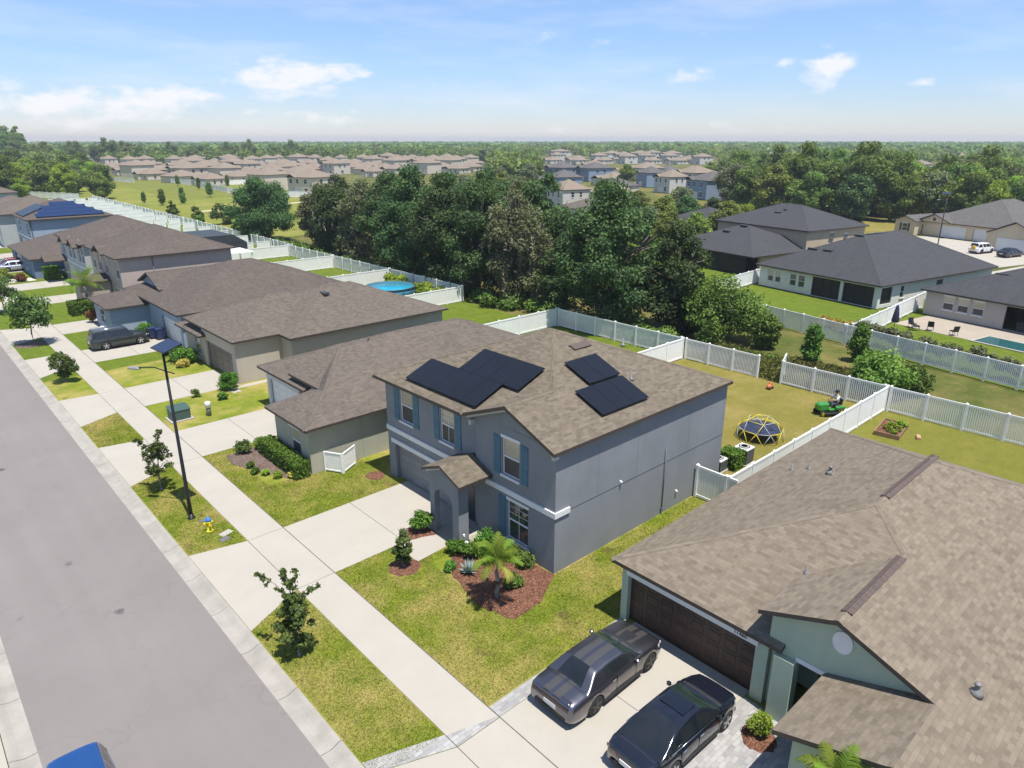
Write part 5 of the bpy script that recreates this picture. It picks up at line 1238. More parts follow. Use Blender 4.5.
# above-ground pool
t = thing('round_pool', 'round blue above-ground pool with grey rim in the yard behind the tan house', 'pool', (45.7, 72.3, 0)); PB = plain('pool_wall', (.05, .2, .32), .5)
m = MB(); m.lathe([(3.0, 0), (3.0, 1.12)], (0, 0, 0), 40); m.build('wall', PB, t); m = MB(); m.lathe([(3.08, 1.1), (3.1, 1.16), (2.9, 1.17), (2.86, 1.1)], (0, 0, 0), 40); m.build('rim', plain('rim_dark', (.06, .12, .16), .5), t)
def pool_water():
    m, nt, N, L, bs = new_mat('pool_water'); p = n_pos(nt)
    L.new(n_ramp(nt, n_noise(nt, p, .8, 4), [(.3, (.02, .22, .36)), (.7, (.03, .30, .44))]), bs.inputs['Base Color']); bs.inputs['Roughness'].default_value = .12; n_bump(nt, n_noise(nt, p, 3, 3), bs, .15, .03); return m
PW = pool_water()
m = MB(); m.lathe([(2.9, 1.0), (2.87, 1.121), (0.01, 1.122)], (0, 0, 0), 40); m.build('water', PW, t)
m = MB()
for k in range(16): a = 2*math.pi*k/16; m.box(3.02*math.cos(a)-.05, 3.02*math.cos(a)+.05, 3.02*math.sin(a)-.05, 3.02*math.sin(a)+.05, 0, 1.1)
m.build('upright', MATS['rim_dark'], t)
# rectangular pool and patio of the next street
sheet('pool_patio', rot_pts(74.0, 8.0, RA, [(-.5, -8), (7, -8), (7, 17.5), (-.5, 17.5)]), -.05, concrete_mat('patio_pale', (.34, .29, .235), .15), .05)
t = thing('sunken_pool', 'long rectangular pool with teal water beside the grey beige house patio', 'pool', (72.6, 5.0, -.06), RA)
m = MB(); m.box(0, 3.4, -8, 13, 0, .06); m.build('coping', CONC, t); m = MB(); m.box(.25, 3.15, -7.8, 12.75, .03, .065); m.build('water', plain('teal_water', (.025, .095, .10), .08, var=.25), t)
t = thing('patio_umbrella', 'closed navy patio umbrella on the pool patio', 'umbrella', (73.3, 23.9, -.05)); NAVY = plain('navy_cloth', (.012, .016, .045), .8)
m = MB(); m.tube([(0, 0, 0), (0, 0, 2.7)], .03, 8); m.lathe([(.28, 0), (.26, .08), (.05, .1)], (0, 0, 0), 12); m.build('pole', BLACK, t)
m = MB(); m.lathe([(.05, 2.75), (.16, 2.5), (.26, 1.9), (.36, 1.2), (.32, 1.0), (.1, .98)], (0, 0, 0), 9); m.build('canopy', NAVY, t)
def chair(x, y, rz):
    t = thing('patio_chair', 'dark patio chair on the pool patio by the closed navy umbrella', 'chair', (x, y, -.05), rz, 'dark chairs on the pool patio'); m = MB(); m.box(-.28, .28, -.28, .28, .4, .48); m.build('seat', BLACK, t); m = MB(); m.extrude([(-.28, .24, .48), (.28, .24, .48), (.28, .38, 1.0), (-.28, .38, 1.0)], (0, .05, 0)); m.build('backrest', BLACK, t)
    for a in (-.25, .25):
        for b in (-.25, .25): m = MB(); m.tube([(a, b, 0), (a, b, .4)], .02, 6); m.build('leg', BLACK, t)
    return t
c0 = chair(75.6, 22.6, .5)
for x, y, r in ((76.6, 21.6, 1.8), (76.3, 23.2, -.6), (76.2, 19.4, 2.4)): place(copy_tree(c0), (x, y, -.05), r)
t = thing('covered_grill', 'dark covered grill under the patio roof of the grey beige house', 'grill', (82.4, 14.6, -.05), RA); m = MB(); m.bbox(-.5, .5, -1.1, 1.1, 0, 1.1, .12); m.ball((0, 0, 1.08), (.45, .95, .22), 10, 6); m.build('cover', DARK, t); m = MB(); m.tube([(-.5, -.8, .7), (-.58, 0, .7), (-.5, .8, .7)], .02, 6); m.build('handle', BLACK, t)
# riding mower and its driver
def skin_body(name, verts, edges, radii, mat, parent, sub=2, root=0):
    me = bpy.data.meshes.new(name); me.from_pydata(verts, edges, []); o = bpy.data.objects.new(name, me); COL.objects.link(o)
    md = o.modifiers.new('s', 'SKIN'); 
    for i, r in enumerate(radii): me.skin_vertices[0].data[i].radius = (r, r) if isinstance(r, (int, float)) else r
    me.skin_vertices[0].data[root].use_root = True; md.use_smooth_shade = True
    o.modifiers.new('u', 'SUBSURF').levels = sub
    dg = bpy.context.evaluated_depsgraph_get(); m2 = bpy.data.meshes.new_from_object(o.evaluated_get(dg)); o.modifiers.clear(); o.data = m2
    m2.materials.clear(); m2.materials.append(mat); o.parent = parent; return o
MX, MY, MRZ = 46.7, 18.3, R(150)
t = thing('riding_mower', 'green riding mower on the dry lawn beside the white privacy fence', 'mower', (MX, MY, 0), MRZ); MG_ = plain('mower_green', (.03, .22, .03), .35, coat=.5)
m = MB(); m.bbox(.25, 1.05, -.26, .26, .38, .86, .08); m.bbox(1.05, 1.12, -.2, .2, .45, .78, .02); m.build('bonnet', MG_, t)
m = MB(); m.bbox(-.75, .3, -.36, .36, .34, .46, .04); m.bbox(-.85, -.1, -.5, -.26, .46, .66, .06); m.bbox(-.85, -.1, .26, .5, .46, .66, .06); m.build('fender', MG_, t)
m = MB(); m.bbox(-.3, .75, -.62, .62, .14, .3, .06); m.build('mowing_deck', BLACK, t)
m = MB(); m.bbox(-.62, -.15, -.24, .24, .58, .68, .05); m.extrude([(-.62, -.24, .66), (-.62, .24, .66), (-.7, .22, 1.05), (-.7, -.22, 1.05)], (-.07, 0, 0)); m.build('seat', plain('seat_black', (.02, .02, .02), .6), t)
m = MB(); m.tube([(.32, 0, .8), (.14, 0, 1.0)], .025, 6)
for k in range(12): a, b = 2*math.pi*k/12, 2*math.pi*(k+1)/12; m.tube([(.12-.1*math.cos(a), .17*math.sin(a), 1.02-.09*math.cos(a)*-1), (.12-.1*math.cos(b), .17*math.sin(b), 1.02+.09*math.cos(b))], .014, 5)
m.build('steering_wheel', BLACK, t)
for x, y, r, w in ((.85, .38, .19, .15), (.85, -.38, .19, .15), (-.5, .42, .27, .24), (-.5, -.42, .27, .24)): wheel(t, x, y, r, w, YEL)
pn = thing('person', 'person in white shirt and dark cap seated on the green riding mower', 'person', (MX, MY, 0), MRZ)
SKIN = plain('skin', (.42, .26, .18), .6); SHIRT = plain('shirt_white', (.66, .68, .68), .85); JEANS = plain('trousers_dark', (.05, .055, .07), .85)
V = [(-.42, 0, .80), (-.43, 0, .98), (-.41, 0, 1.2), (-.38, 0, 1.33), (-.36, 0, 1.43), (-.33, 0, 1.56), (-.32, 0, 1.66),
     (-.39, .19, 1.28), (-.22, .25, 1.06), (.0, .16, 1.05), (.07, .13, 1.05), (-.39, -.19, 1.28), (-.22, -.25, 1.06), (.0, -.16, 1.05), (.07, -.13, 1.05),
     (-.36, .11, .76), (.04, .17, .78), (.12, .18, .5), (.24, .18, .47), (-.36, -.11, .76), (.04, -.17, .78), (.12, -.18, .5), (.24, -.18, .47)]
Ed = [(0,1),(1,2),(2,3),(3,4),(4,5),(5,6),(3,7),(7,8),(8,9),(9,10),(3,11),(11,12),(12,13),(13,14),(0,15),(15,16),(16,17),(17,18),(0,19),(19,20),(20,21),(21,22)]
Rd = [.14,.14,.16,.10,.06,.105,.08,.075,.05,.035,.03,.075,.05,.035,.03,.10,.075,.055,.045,.10,.075,.055,.045]
skin_body('body', V, Ed, Rd, SKIN, pn)
m = MB()
for s_ in (1, -1):
    for k in range(4): m.tube([(.05, s_*.13+(k-1.5)*.02, 1.05), (.10, s_*.13+(k-1.5)*.022, 1.06), (.13, s_*.13+(k-1.5)*.022, 1.03)], [.011, .010, .008], 6)
    m.tube([(.03, s_*.105, 1.06), (.075, s_*.085, 1.075)], [.012, .009], 6)
    m.ball((-.325, s_*.105, 1.555), (.02, .015, .035), 6, 4)
    m.ball((-.228, s_*.035, 1.575), (.012, .016, .01), 6, 4)
m.extrude([(-.235, -.015, 1.535), (-.235, .015, 1.535), (-.205, 0, 1.54)], (0, 0, .03)); m.build('hand', SKIN, pn)
skin_body('shirt', [V[0], V[1], V[2], (-.39, 0, 1.31), V[7], V[8], V[11], V[12]], [(0,1),(1,2),(2,3),(3,4),(4,5),(3,6),(6,7)], [.155,.155,.175,.115,.092,.068,.092,.068], SHIRT, pn)
skin_body('trousers', [(-.42, 0, .82), V[15], V[16], V[17], V[19], V[20], V[21]], [(0,1),(1,2),(2,3),(0,4),(4,5),(5,6)], [.15,.115,.092,.07,.115,.092,.07], JEANS, pn)
m = MB(); m.lathe([(.122, 1.60), (.125, 1.66), (.09, 1.73), (.02, 1.745)], (-.33, 0, 0), 14); m.extrude([(-.25, -.08, 1.605), (-.10, -.06, 1.59), (-.10, .06, 1.59), (-.25, .08, 1.605)], (0, 0, .018)); m.build('cap', NAVY, pn)
m = MB(); m.ball((-.345, 0, 1.58), (.112, .112, .09), 10, 6); m.build('hair', plain('hair_dark', (.02, .015, .012), .8), pn)
# small dark item by the far picket gate, doormat and planter at the arched porch
m = MB(); m.bbox(-.35, .35, -.22, .22, 0, .03, .01); tag(place(m.build('doormat', plain('mat_brown', (.1, .06, .04), .95)), (18.3, 23.7, .016)), 'brown doormat inside the arched porch', 'doormat')
t = thing('garden_statue', 'white bird-shaped garden ornament among the shrubs by the arched porch', 'ornament', (17.15, 21.85, .08)); m = MB(); m.ball((0, 0, .38), (.13, .2, .13), 10, 6); m.tube([(0, .14, .42), (0, .22, .62), (0, .2, .7)], [.05, .035, .045], 8); m.tube([(0, 0, 0), (0, 0, .3)], .05, 8); m.ball((0, .22, .74), .06, 8, 6); m.build('body', WHITE, t); m = MB(); m.extrude([(-.01, .27, .74), (.01, .27, .74), (.01, .36, .71), (-.01, .36, .71)], (0, 0, .02)); m.build('beak', YEL, t)
# ------------------------------------------------------------------ foliage
def leaf_mesh(name, c, nrm, size, mat, rng, aspect=.6, jit=.8, tint=None):
    """one mesh of many small leaf sprays; c (n,3) centres, nrm (n,3) facing, size (n,)"""
    n = len(c); d = nrm+rng.normal(0, jit, (n, 3)); d /= np.linalg.norm(d, axis=1)[:, None]+1e-9
    a = np.cross(d, rng.normal(0, 1, (n, 3))); a /= np.linalg.norm(a, axis=1)[:, None]+1e-9; b = np.cross(d, a)
    s_ = size[:, None]; bend = d*s_*.22
    P = np.stack([c-a*s_, c-b*s_*aspect+bend*.4, c+a*s_-bend, c+b*s_*aspect+bend*.4], 1).reshape(-1, 3)
    me = bpy.data.meshes.new(name); me.vertices.add(4*n); me.vertices.foreach_set('co', P.astype(np.float32).ravel())
    me.loops.add(4*n); me.loops.foreach_set('vertex_index', np.arange(4*n, dtype=np.int32)); me.polygons.add(n)
    me.polygons.foreach_set('loop_start', np.arange(0, 4*n, 4, dtype=np.int32)); me.polygons.foreach_set('loop_total', np.full(n, 4, np.int32))
    me.materials.append(mat); at = me.attributes.new('tint', 'FLOAT', 'FACE')
    t = rng.uniform(0, 1, n) if tint is None else tint
    at.data.foreach_set('value', np.clip(t, 0, 1).astype(np.float32)); me.update(); me.validate(); return me
def blobs(rng, K, rx, ry, z0, z1, rmin, rmax, shape='dome'):
    """clump centres filling a crown volume"""
    out = []
    while len(out) < K:
        p = rng.uniform(-1, 1, 3)
        if p @ p > 1: continue
        z = z0+(z1-z0)*(p[2]*.5+.5); f = (z-z0)/(z1-z0)
        if shape == 'dome': w = math.sqrt(max(.05, 1-max(0, f-.3)**2/.49*.9))
        elif shape == 'cone': w = 1.05-f*.95
        elif shape == 'bush': w = math.sqrt(max(.05, 1-f*f*.85))
        else: w = 1
        out.append((p[0]*rx*w, p[1]*ry*w, z, rng.uniform(rmin, rmax)))
    return np.array(out)
def crown(rng, B, n, size, fill=.35, flat=.75):
    """leaf centres near the clump surfaces, facing outwards and up; tint varies clump by clump"""
    w = B[:, 3]**2; k = rng.choice(len(B), n, p=w/w.sum()); d = rng.normal(0, 1, (n, 3)); d /= np.linalg.norm(d, axis=1)[:, None]
    r = B[k, 3]*(1-fill*rng.uniform(0, 1, n)**1.5)*(1+.18*rng.normal(0, 1, n).clip(-1.5, 2.0))
    c = B[k, :3]+d*r[:, None]*np.array([1, 1, flat]); nr = d*.9+np.array([0, 0, .55])
    ct = rng.uniform(.1, .9, len(B)); t = ct[k]*.55+rng.uniform(0, .45, n)
    return c, nr, size*rng.uniform(.6, 1.35, n), t
BARK = plain('bark', (.14, .11, .085), .9, var=.3, scale=6); BARKG = plain('bark_grey', (.22, .20, .18), .9, var=.3, scale=6)
def trunk_mb(rng, h, r, limbs, spread, z_l=.35, lean=.05):
    m = MB(); p = [(0, 0, -.15)]
    for k in range(1, 5): p.append((rng.normal(0, lean)*h*.3, rng.normal(0, lean)*h*.3, h*k/4))
    m.tube([(0, 0, -.2), (0, 0, .12)], [r*1.6, r*1.05], 10); m.tube(p, [r, r*.85, r*.65, r*.45, r*.2], 10)
    for i in range(limbs):
        a = 2*math.pi*i/limbs+rng.uniform(-.4, .4); f = rng.uniform(z_l, .8); i0 = min(3, int(f*4)); q = Vector(p[i0]).lerp(Vector(p[i0+1]), f*4-i0)
        L = spread*rng.uniform(.55, .95); up = h*rng.uniform(.12, .3)
        e1 = q+Vector((math.cos(a)*L*.5, math.sin(a)*L*.5, up*.6)); e2 = q+Vector((math.cos(a+.2)*L, math.sin(a+.2)*L, up))
        m.tube([q, e1, e2], [r*.42, r*.26, r*.07], 6)
        m.tube([e1, e1+Vector((math.cos(a-.7)*L*.4, math.sin(a-.7)*L*.4, up*.5))], [r*.2, r*.05], 5)
    return m
L_OAK = leaf_mat('leaf_oak', (.016, .034, .013), (.047, .076, .026), .22); L_DARK = leaf_mat('leaf_dark', (.017, .038, .015), (.050, .082, .028), .26)
L_MID = leaf_mat('leaf_mid', (.03, .06, .013), (.085, .13, .028), .3); L_LIME = leaf_mat('leaf_lime', (.07, .12, .015), (.17, .22, .03), .38)
L_FOR = leaf_mat('leaf_forest', (.03, .054, .014), (.095, .135, .032), .3); L_FOR2 = leaf_mat('leaf_forest_light', (.045, .07, .018), (.13, .165, .04), .3); L_GREY = leaf_mat('leaf_greyish', (.04, .05, .026), (.105, .12, .06), .25)
MOSS = leaf_mat('moss_grey', (.09, .085, .065), (.21, .19, .15), .25, .8); L_HEDGE = leaf_mat('leaf_hedge', (.022, .06, .010), (.075, .14, .022), .3); L_RED = leaf_mat('leaf_red', (.05, .018, .014), (.12, .05, .03), .3)
L_PALM = leaf_mat('leaf_palm', (.10, .15, .02), (.25, .27, .05), .4); L_AG = leaf_mat('leaf_agave', (.17, .22, .22), (.30, .36, .36), .1); L_YEL = leaf_mat('leaf_yellowing', (.18, .17, .04), (.34, .28, .07), .35)
L_BUSH = leaf_mat('leaf_bush', (.04, .075, .014), (.105, .155, .03), .3); L_YOUNG = leaf_mat('leaf_young', (.022, .045, .012), (.07, .10, .028), .28)
def obj(name, me, parent=None):
    o = bpy.data.objects.new(name, me); COL.objects.link(o)
    if parent is not None: o.parent = parent
    return o
def tree(name, label, h, rx, mat, n, size, seed, K=26, shape='dome', z0=.12, rmin=.16, rmax=.34, cat='tree', trunk_r=None, bark=None, group=None, moss=0, fill=.35, limbs=7, ry=None):
    rng = np.random.default_rng(seed); t = thing(name, label, cat, (0, 0, 0), 0, group)
    B = blobs(rng, K, rx*.8, (ry or rx)*.8, h*z0, h*.93, rx*rmin, rx*rmax, shape)
    c, nr, s_, tt = crown(rng, B, n, size, fill)
    obj('crown', leaf_mesh('crown', c, nr, s_, mat, rng, tint=tt), t)
    tm = trunk_mb(rng, h*.8, trunk_r or h*.028, limbs, rx*.85); tm.build('trunk', bark or BARK, t)
    if moss:
        k = rng.integers(0, len(B), moss); a = rng.uniform(0, 2*math.pi, moss); base = B[k, :3]+np.stack([np.cos(a), np.sin(a), np.full(moss, -.35)], 1)*B[k, 3][:, None]*.95
        C = []; S = []
        for p in base:
            L = rng.uniform(.8, 2.6); q = int(L*9)
            for i in range(q): C.append(p+np.array([rng.normal(0, .10), rng.normal(0, .10), -L*i/q])); S.append(rng.uniform(.10, .22))
        C = np.array(C); nn = np.tile([.6, .6, 0], (len(C), 1))+rng.normal(0, .4, (len(C), 3)); nn[:, 2] *= .2
        obj('moss', leaf_mesh('moss', C, nn, np.array(S), MOSS, rng, .45, .3), t)
    return t
# --- the big oaks behind the lots, each with its own crown
OAKS = [  # x, y, h, r, label, mat, moss
    (53.5, 44.0, 14.8, 6.6, 'huge dark oak right behind the grey house roof, widest crown of the oaks', L_OAK, 10),
    (57.5, 39.3, 11.5, 4.6, 'dark oak at the right end of the oak belt, beside the screened lanai', L_OAK, 14),
    (55.5, 52.0, 9.0, 3.6, 'low bright-green oak in front of the white gap house', L_OAK, 0),
    (54.5, 58.5, 15.0, 5.0, 'tall oak hung with grey moss, right of the middle of the oak belt', L_GREY, 190),
    (53.5, 64.5, 14.5, 5.2, 'moss-hung oak behind the open green lawn', L_DARK, 90),
    (54.0, 71.5, 14.6, 5.8, 'dark oak straight behind the round blue pool', L_OAK, 8),
    (54.5, 79.5, 15.2, 6.0, 'broad dark oak left of the round blue pool', L_OAK, 4),
    (56.0, 88.0, 14.0, 5.6, 'dark oak third from the lone tree', L_OAK, 10),
    (56.5, 96.5, 13.6, 4.6, 'thin-crowned oak with many grey moss strands, left part of the oak belt', L_GREY, 110),
    (57.0, 104.5, 13.8, 5.4, 'oak with grey moss strands second from the left end of the belt', L_DARK, 60), (58.5, 113.5, 12.5, 4.6, 'smaller oak at the very left end of the belt', L_GREY, 50),
    (62.0, 62.0, 15.4, 5.2, 'oak standing behind the moss-hung ones, top showing above them', L_DARK, 18),
    (62.5, 74.0, 15.3, 6.0, 'second-row oak, top showing behind the pool oaks', L_OAK, 0),
    (63.5, 84.0, 14.6, 5.5, 'second-row oak left of centre', L_DARK, 6),
    (64.5, 68.0, 15.0, 4.8, 'greyest second-row oak, moss in its top', L_GREY, 60),
    (55.0, 129.5, 12.6, 7.2, 'lone round dark tree standing by itself at the field edge', L_DARK, 0)]
for i, (x, y, h, r, lb, mt, ms) in enumerate(OAKS):
    o = tree('oak_tree', lb, h, r, mt, int(26000*(r/5.5)**2), .165, 100+i, K=85, z0=.02, rmin=.13, rmax=.27, moss=ms, fill=.5)
    place(o, (x, y, -.1), i*1.3)
# undergrowth clumps at the oaks' feet
rng = np.random.default_rng(5); B = []
for k in range(120):
    y = rng.uniform(36, 118); B.append((52.6+rng.normal(0, .9)+max(0, y-100)*.05, y, rng.uniform(.3, 1.1), rng.uniform(.5, 1.3)))
for k in range(12): B.append((rng.uniform(51.2, 56), rng.uniform(26, 36), rng.uniform(.0, .25), rng.uniform(.25, .7)))
for k in range(60): y = rng.uniform(108, 128); B.append((rng.uniform(52.5, 57), y, .3, rng.uniform(.5, 1.1)))
B = np.array(B); c, nr, s_, tt = crown(rng, B, 30000, .17, .5); c[:, 2] = np.abs(c[:, 2])-.1
tag(obj('undergrowth', leaf_mesh('undergrowth', c, nr, s_, L_MID, rng, tint=tt)), kind='stuff')
# tall dry grass and weeds in the strip behind the fences
rng = np.random.default_rng(6); n = 24000
c = np.stack([rng.uniform(50.6, 57, n), rng.uniform(18, 36, n), np.zeros(n)], 1)
den = np.sin(c[:, 0]*.9+1)*np.cos(c[:, 1]*.55)+rng.normal(0, .5, n); c = c[(den > .1) & (c[:, 0] < 65.5)]; c[:, 2] = rng.uniform(-.05, .35, len(c))
tag(obj('weeds', leaf_mesh('weeds', c, np.tile([.8, .5, .1], (len(c), 1)), rng.uniform(.1, .3, len(c)), leaf_mat('leaf_weed', (.04, .06, .015), (.12, .115, .035), .3), rng, .25, .5)), kind='stuff')
# wild trees in the green strip
for x, y, h, r, lb, mt, sh, s0 in ((57.5, 33.5, 6.2, 4.7, 'bushy mid-green tree behind the picket fence, left of the white house', L_MID, 'bush', 31), (60.0, 37.5, 5.8, 3.0, 'leafy green tree beside the screened lanai', L_MID, 'bush', 32), (58.8, 29.6, 3.6, 1.5, 'slim loose shrub tree right of the bushy green tree', L_MID, 'bush', 33),
        (57.0, 24.6, 4.2, .95, 'narrow pointed young tree in the green strip', L_HEDGE, 'cone', 34), (60.8, 22.2, 3.4, 1.0, 'short pointed young tree in front of the pool hedge', L_HEDGE, 'cone', 35), (53.6, 17.9, 3.4, 3.0, 'round bright-green bush tree behind the riding mower', L_BUSH, 'bush', 36), (55.8, 16.2, 2.4, 1.7, 'lower darker bush right of the bright-green bush tree', L_MID, 'bush', 37)):
    place(tree('wild_tree', lb, h, r, mt, int(5200*(max(r, 1.6)/2.5)**1.4), .14, s0, K=46, shape=sh, z0=.03, rmin=.16 if sh == 'bush' else .38, rmax=.34 if sh == 'bush' else .62, limbs=6), (x, y, -.12), s0)
# hedge of shrubs by the pool, one object of ground cover
rng = np.random.default_rng(8); B = []
for k in range(70): f = rng.uniform(0, 1); B.append((67.0-5.0*f+rng.normal(0, .35), 25.0-24*f, rng.uniform(.8, 1.7), rng.uniform(.35, .7)))
c, nr, s_, tt = crown(rng, np.array(B), 11000, .14, .6); tag(obj('pool_hedge', leaf_mesh('pool_hedge', c, nr, s_, L_GREY, rng, tint=tt)), 'loose grey-green shrub hedge between picket fence and pool', 'hedge')
rng = np.random.default_rng(9); B = np.array([(rng.uniform(69, 72.5), rng.uniform(26.5, 30.5), .2, rng.uniform(.3, .6)) for k in range(26)]); c, nr, s_, tt = crown(rng, B, 4000, .14, .6); tag(obj('flower_border', leaf_mesh('flower_border', c, nr, s_, L_YEL, rng, tint=tt)), 'yellowish border plants in front of the screened patio openings', 'plants')
rng = np.random.default_rng(10); B = np.array([(rng.uniform(48.2, 49.9), rng.uniform(64.5, 78.5), rng.uniform(.3, 1.2), rng.uniform(.3, .7)) for k in range(34)]); c, nr, s_, tt = crown(rng, B, 6000, .16, .6); tag(obj('pool_plants', leaf_mesh('pool_plants', c, nr, s_, L_LIME, rng, tint=tt)), 'yellow-green plants growing behind the round blue pool', 'plants')

# --- street trees
def street_tree(label, h, r, n, seed, mat, z0, x, y, K=12, size=.10, shape='dome', arms=(), lean=.05, rb=(.22, .42)):
    rng = np.random.default_rng(seed); t = thing('street_tree', label, 'tree', (x, y, 0)); B = blobs(rng, K, r*.8, r*.8, h*z0, h*.92, r*rb[0], r*rb[1], shape)
    m = trunk_mb(rng, h*.85, .045+h*.006, 7, r*.8, .3, lean)
    for (ax, ay, az, ln) in arms:
        m.tube([(0, 0, az*.7), (ax*.5, ay*.5, az*.93), (ax, ay, az)], [.025, .018, .008], 5)
        nb = np.array([(ax*f+rng.normal(0, .06), ay*f+rng.normal(0, .06), az*(.72+.28*f)+rng.normal(.04, .05), ln*rng.uniform(.5, .85)) for f in (.35, .5, .62, .74, .86, .94, 1.03)]); B = np.vstack([B, nb])
    m.build('trunk', BARKG, t); c, nr, s_, tt = crown(rng, B, n, size, .75); obj('crown', leaf_mesh('crown', c, nr, s_, mat, rng, tint=tt), t); return t
street_tree('young street tree with one long stray side branch on the near kerb strip', 2.9, .78, 5600, 11, L_YOUNG, .08, 8.3, 20.78, 44, .065, 'dome', [(-.75, 1.0, 3.25, .16), (.55, -.6, 3.0, .15), (-.15, .3, 3.5, .2), (.3, .35, 3.2, .16), (-.4, -.3, 2.9, .15)], rb=(.14, .34))
street_tree('thin open street tree on the kerb strip beside the solar lamp', 3.1, 1.0, 1900, 12, L_YOUNG, .32, 8.68, 37.8, 30, .08, 'dome', [(-.6, .5, 2.9, .2), (.5, .5, 3.2, .2), (.1, -.6, 2.8, .2)], rb=(.12, .27))
street_tree('rounded dense young street tree on the small grass square', 2.7, 1.1, 2800, 13, L_YOUNG, .2, 8.9, 61.9, 16, .10)
street_tree('largest spreading street tree, on the strip by the far mulch circle', 5.2, 2.3, 4600, 14, L_YOUNG, .3, 9.1, 75.9, 22, .13)
street_tree('street tree at the left edge of the picture, beyond the largest street tree', 4.4, 1.9, 3200, 15, L_YOUNG, .3, 9.0, 92.5, 18, .13)
street_tree('small leaning young tree planted in the lawn beside the grey house walk', 2.3, .62, 1700, 16, L_YOUNG, .1, 14.35, 22.85, 12, .085, 'cone', lean=.09)
# --- shrubs and beds
def shrub(name, label, x, y, r, h, mat, n, seed, size=.075, cat='shrub', group=None, z=.03, box=None):
    rng = np.random.default_rng(seed); t = thing(name, label, cat, (x, y, z), 0, group)
    if box:
        bx, by, bz = box; c = []; nr = []
        for _ in range(n):
            f = rng.integers(0, 5); u, v = rng.uniform(-1, 1, 2); w_ = rng.uniform(0, 1)
            if f < 2: p = (u*bx, v*by, bz); q = (0, 0, 1)
            elif f == 2: p = (-bx, u*by, w_*bz); q = (-1, 0, .3)
            elif f == 3: p = (u*bx, -by, w_*bz); q = (0, -1, .3)
            else: p = (u*bx, by, w_*bz) if rng.random() < .5 else (bx, u*by, w_*bz); q = (.5, .5, .3)
            c.append(np.array(p)+rng.normal(0, .045, 3)); nr.append(q)
        c = np.array(c); nr = np.array(nr)*1.2; s_ = size*rng.uniform(.6, 1.3, n); tt = rng.uniform(0, 1, n)
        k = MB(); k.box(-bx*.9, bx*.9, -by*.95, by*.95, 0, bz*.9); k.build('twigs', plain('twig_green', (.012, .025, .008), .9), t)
    else:
        B = blobs(rng, 14, r*.7, r*.7, h*.15, h*.8, r*.3, r*.5, 'bush'); c, nr, s_, tt = crown(rng, B, n, size, .5); c[:, 2] = np.abs(c[:, 2])
        k = MB()
        for i in range(6): a = i*1.05; k.tube([(0, 0, 0), (math.cos(a)*r*.4, math.sin(a)*r*.4, h*.6)], [.02, .008], 5)
        k.build('stems', BARK, t)
    obj('foliage', leaf_mesh('foliage', c, nr, s_, mat, rng, tint=tt), t); return t
shrub('clipped_hedge', 'clipped green hedge row along the front of the beige house', 15.0, 36.3, 1, 1, L_HEDGE, 7000, 41, .06, 'hedge', box=(.42, 2.4, .95))
shrub('loose_shrub', 'loose grey-green shrub at the drive end of the clipped hedge', 13.9, 39.4, .6, .9, L_YOUNG, 900, 42)
shrub('loose_shrub', 'small dark shrub between the loose shrub and the clipped hedge', 14.9, 39.3, .5, .9, L_HEDGE, 800, 43)
for i, (x, y) in enumerate(((13.4, 37.2), (13.3, 36.3), (13.7, 35.7), (14.0, 34.9), (14.6, 34.4))): shrub('low_shrub', 'low tufted shrub, %s in the brown mulch border before the hedge' % ['nearest the drive', 'second from the drive', 'middle one', 'second from the house corner', 'nearest the house corner'][i], x, y, .32, .4, [L_HEDGE, L_HEDGE, L_LIME, L_LIME, L_YEL][i], 420, 50+i, .06)
shrub('round_bush', 'clipped round bush beside the tan house garage wall', 17.75, 51.4, .95, 1.6, L_HEDGE, 6500, 60, .055)
shrub('small_bush', 'small bush at the foot of the tan house walk, right of the round bush', 16.5, 49.6, .4, .6, L_HEDGE, 600, 61); shrub('small_bush', 'small spiky plant at the corner of the tan house drive', 15.2, 51.4, .4, .7, L_MID, 420, 62)
for i, (x, y) in enumerate(((17.5, 60.5), (17.2, 61.9), (17.0, 59.6))): shrub('bushes', ['big leafy bush against the tan house porch', 'leafy bush left of the big one by the tan house porch', 'yellowish low bush in front of the tan house porch'][i], x, y, [1.1, .9, .6][i], [1.7, 1.5, .7][i], [L_HEDGE, L_HEDGE, L_YEL][i], 2200, 63+i, .09)
shrub('round_bush', 'round green bush between the bins and the pale blue wall', 17.9, 73.2, .8, 1.3, L_HEDGE, 2000, 67, .09)
shrub('red_bush', 'dark reddish round bush on the lawn behind the parked SUV', 15.2, 81.5, .8, 1.5, L_RED, 1800, 68, .09)
shrub('clipped_hedge', 'boxy clipped hedge at the front of the taupe house lawn', 15.4, 86.9, 1, 1, L_HEDGE, 3200, 69, .1, 'hedge', box=(1.1, 1.0, 1.35)); shrub('clipped_hedge', 'clipped hedge right of the boxy one, beside the palms', 17.3, 85.2, 1, 1, L_HEDGE, 2600, 70, .1, 'hedge', box=(.7, 1.0, 1.2))
shrub('clipped_hedge', 'tall clipped hedge against the blue single-storey house', 17.3, 112.3, 1, 1, L_HEDGE, 2400, 71, .12, 'hedge', box=(.8, 1.2, 1.6))
for i, (x, y) in enumerate(((12.6, 114), (13.8, 113.3), (11.6, 118))): shrub('yard_shrub', ['dark yard shrub in the pale stone bed at far left', 'reddish yard shrub in the pale stone bed at far left', 'yellow-green rounded shrub by the far-left cars'][i], x, y, [.7, .9, 1.6][i], [1.0, 1.3, 1.5][i], [L_DARK, L_RED, L_LIME][i], 1200, 72+i, .12)
bed('stone_bed', [(11.9, 112.9), (15.5, 112.9), (15.2, 115.5), (12, 116)], plain('stone_pale', (.5, .47, .42), .9, var=.3), .04)
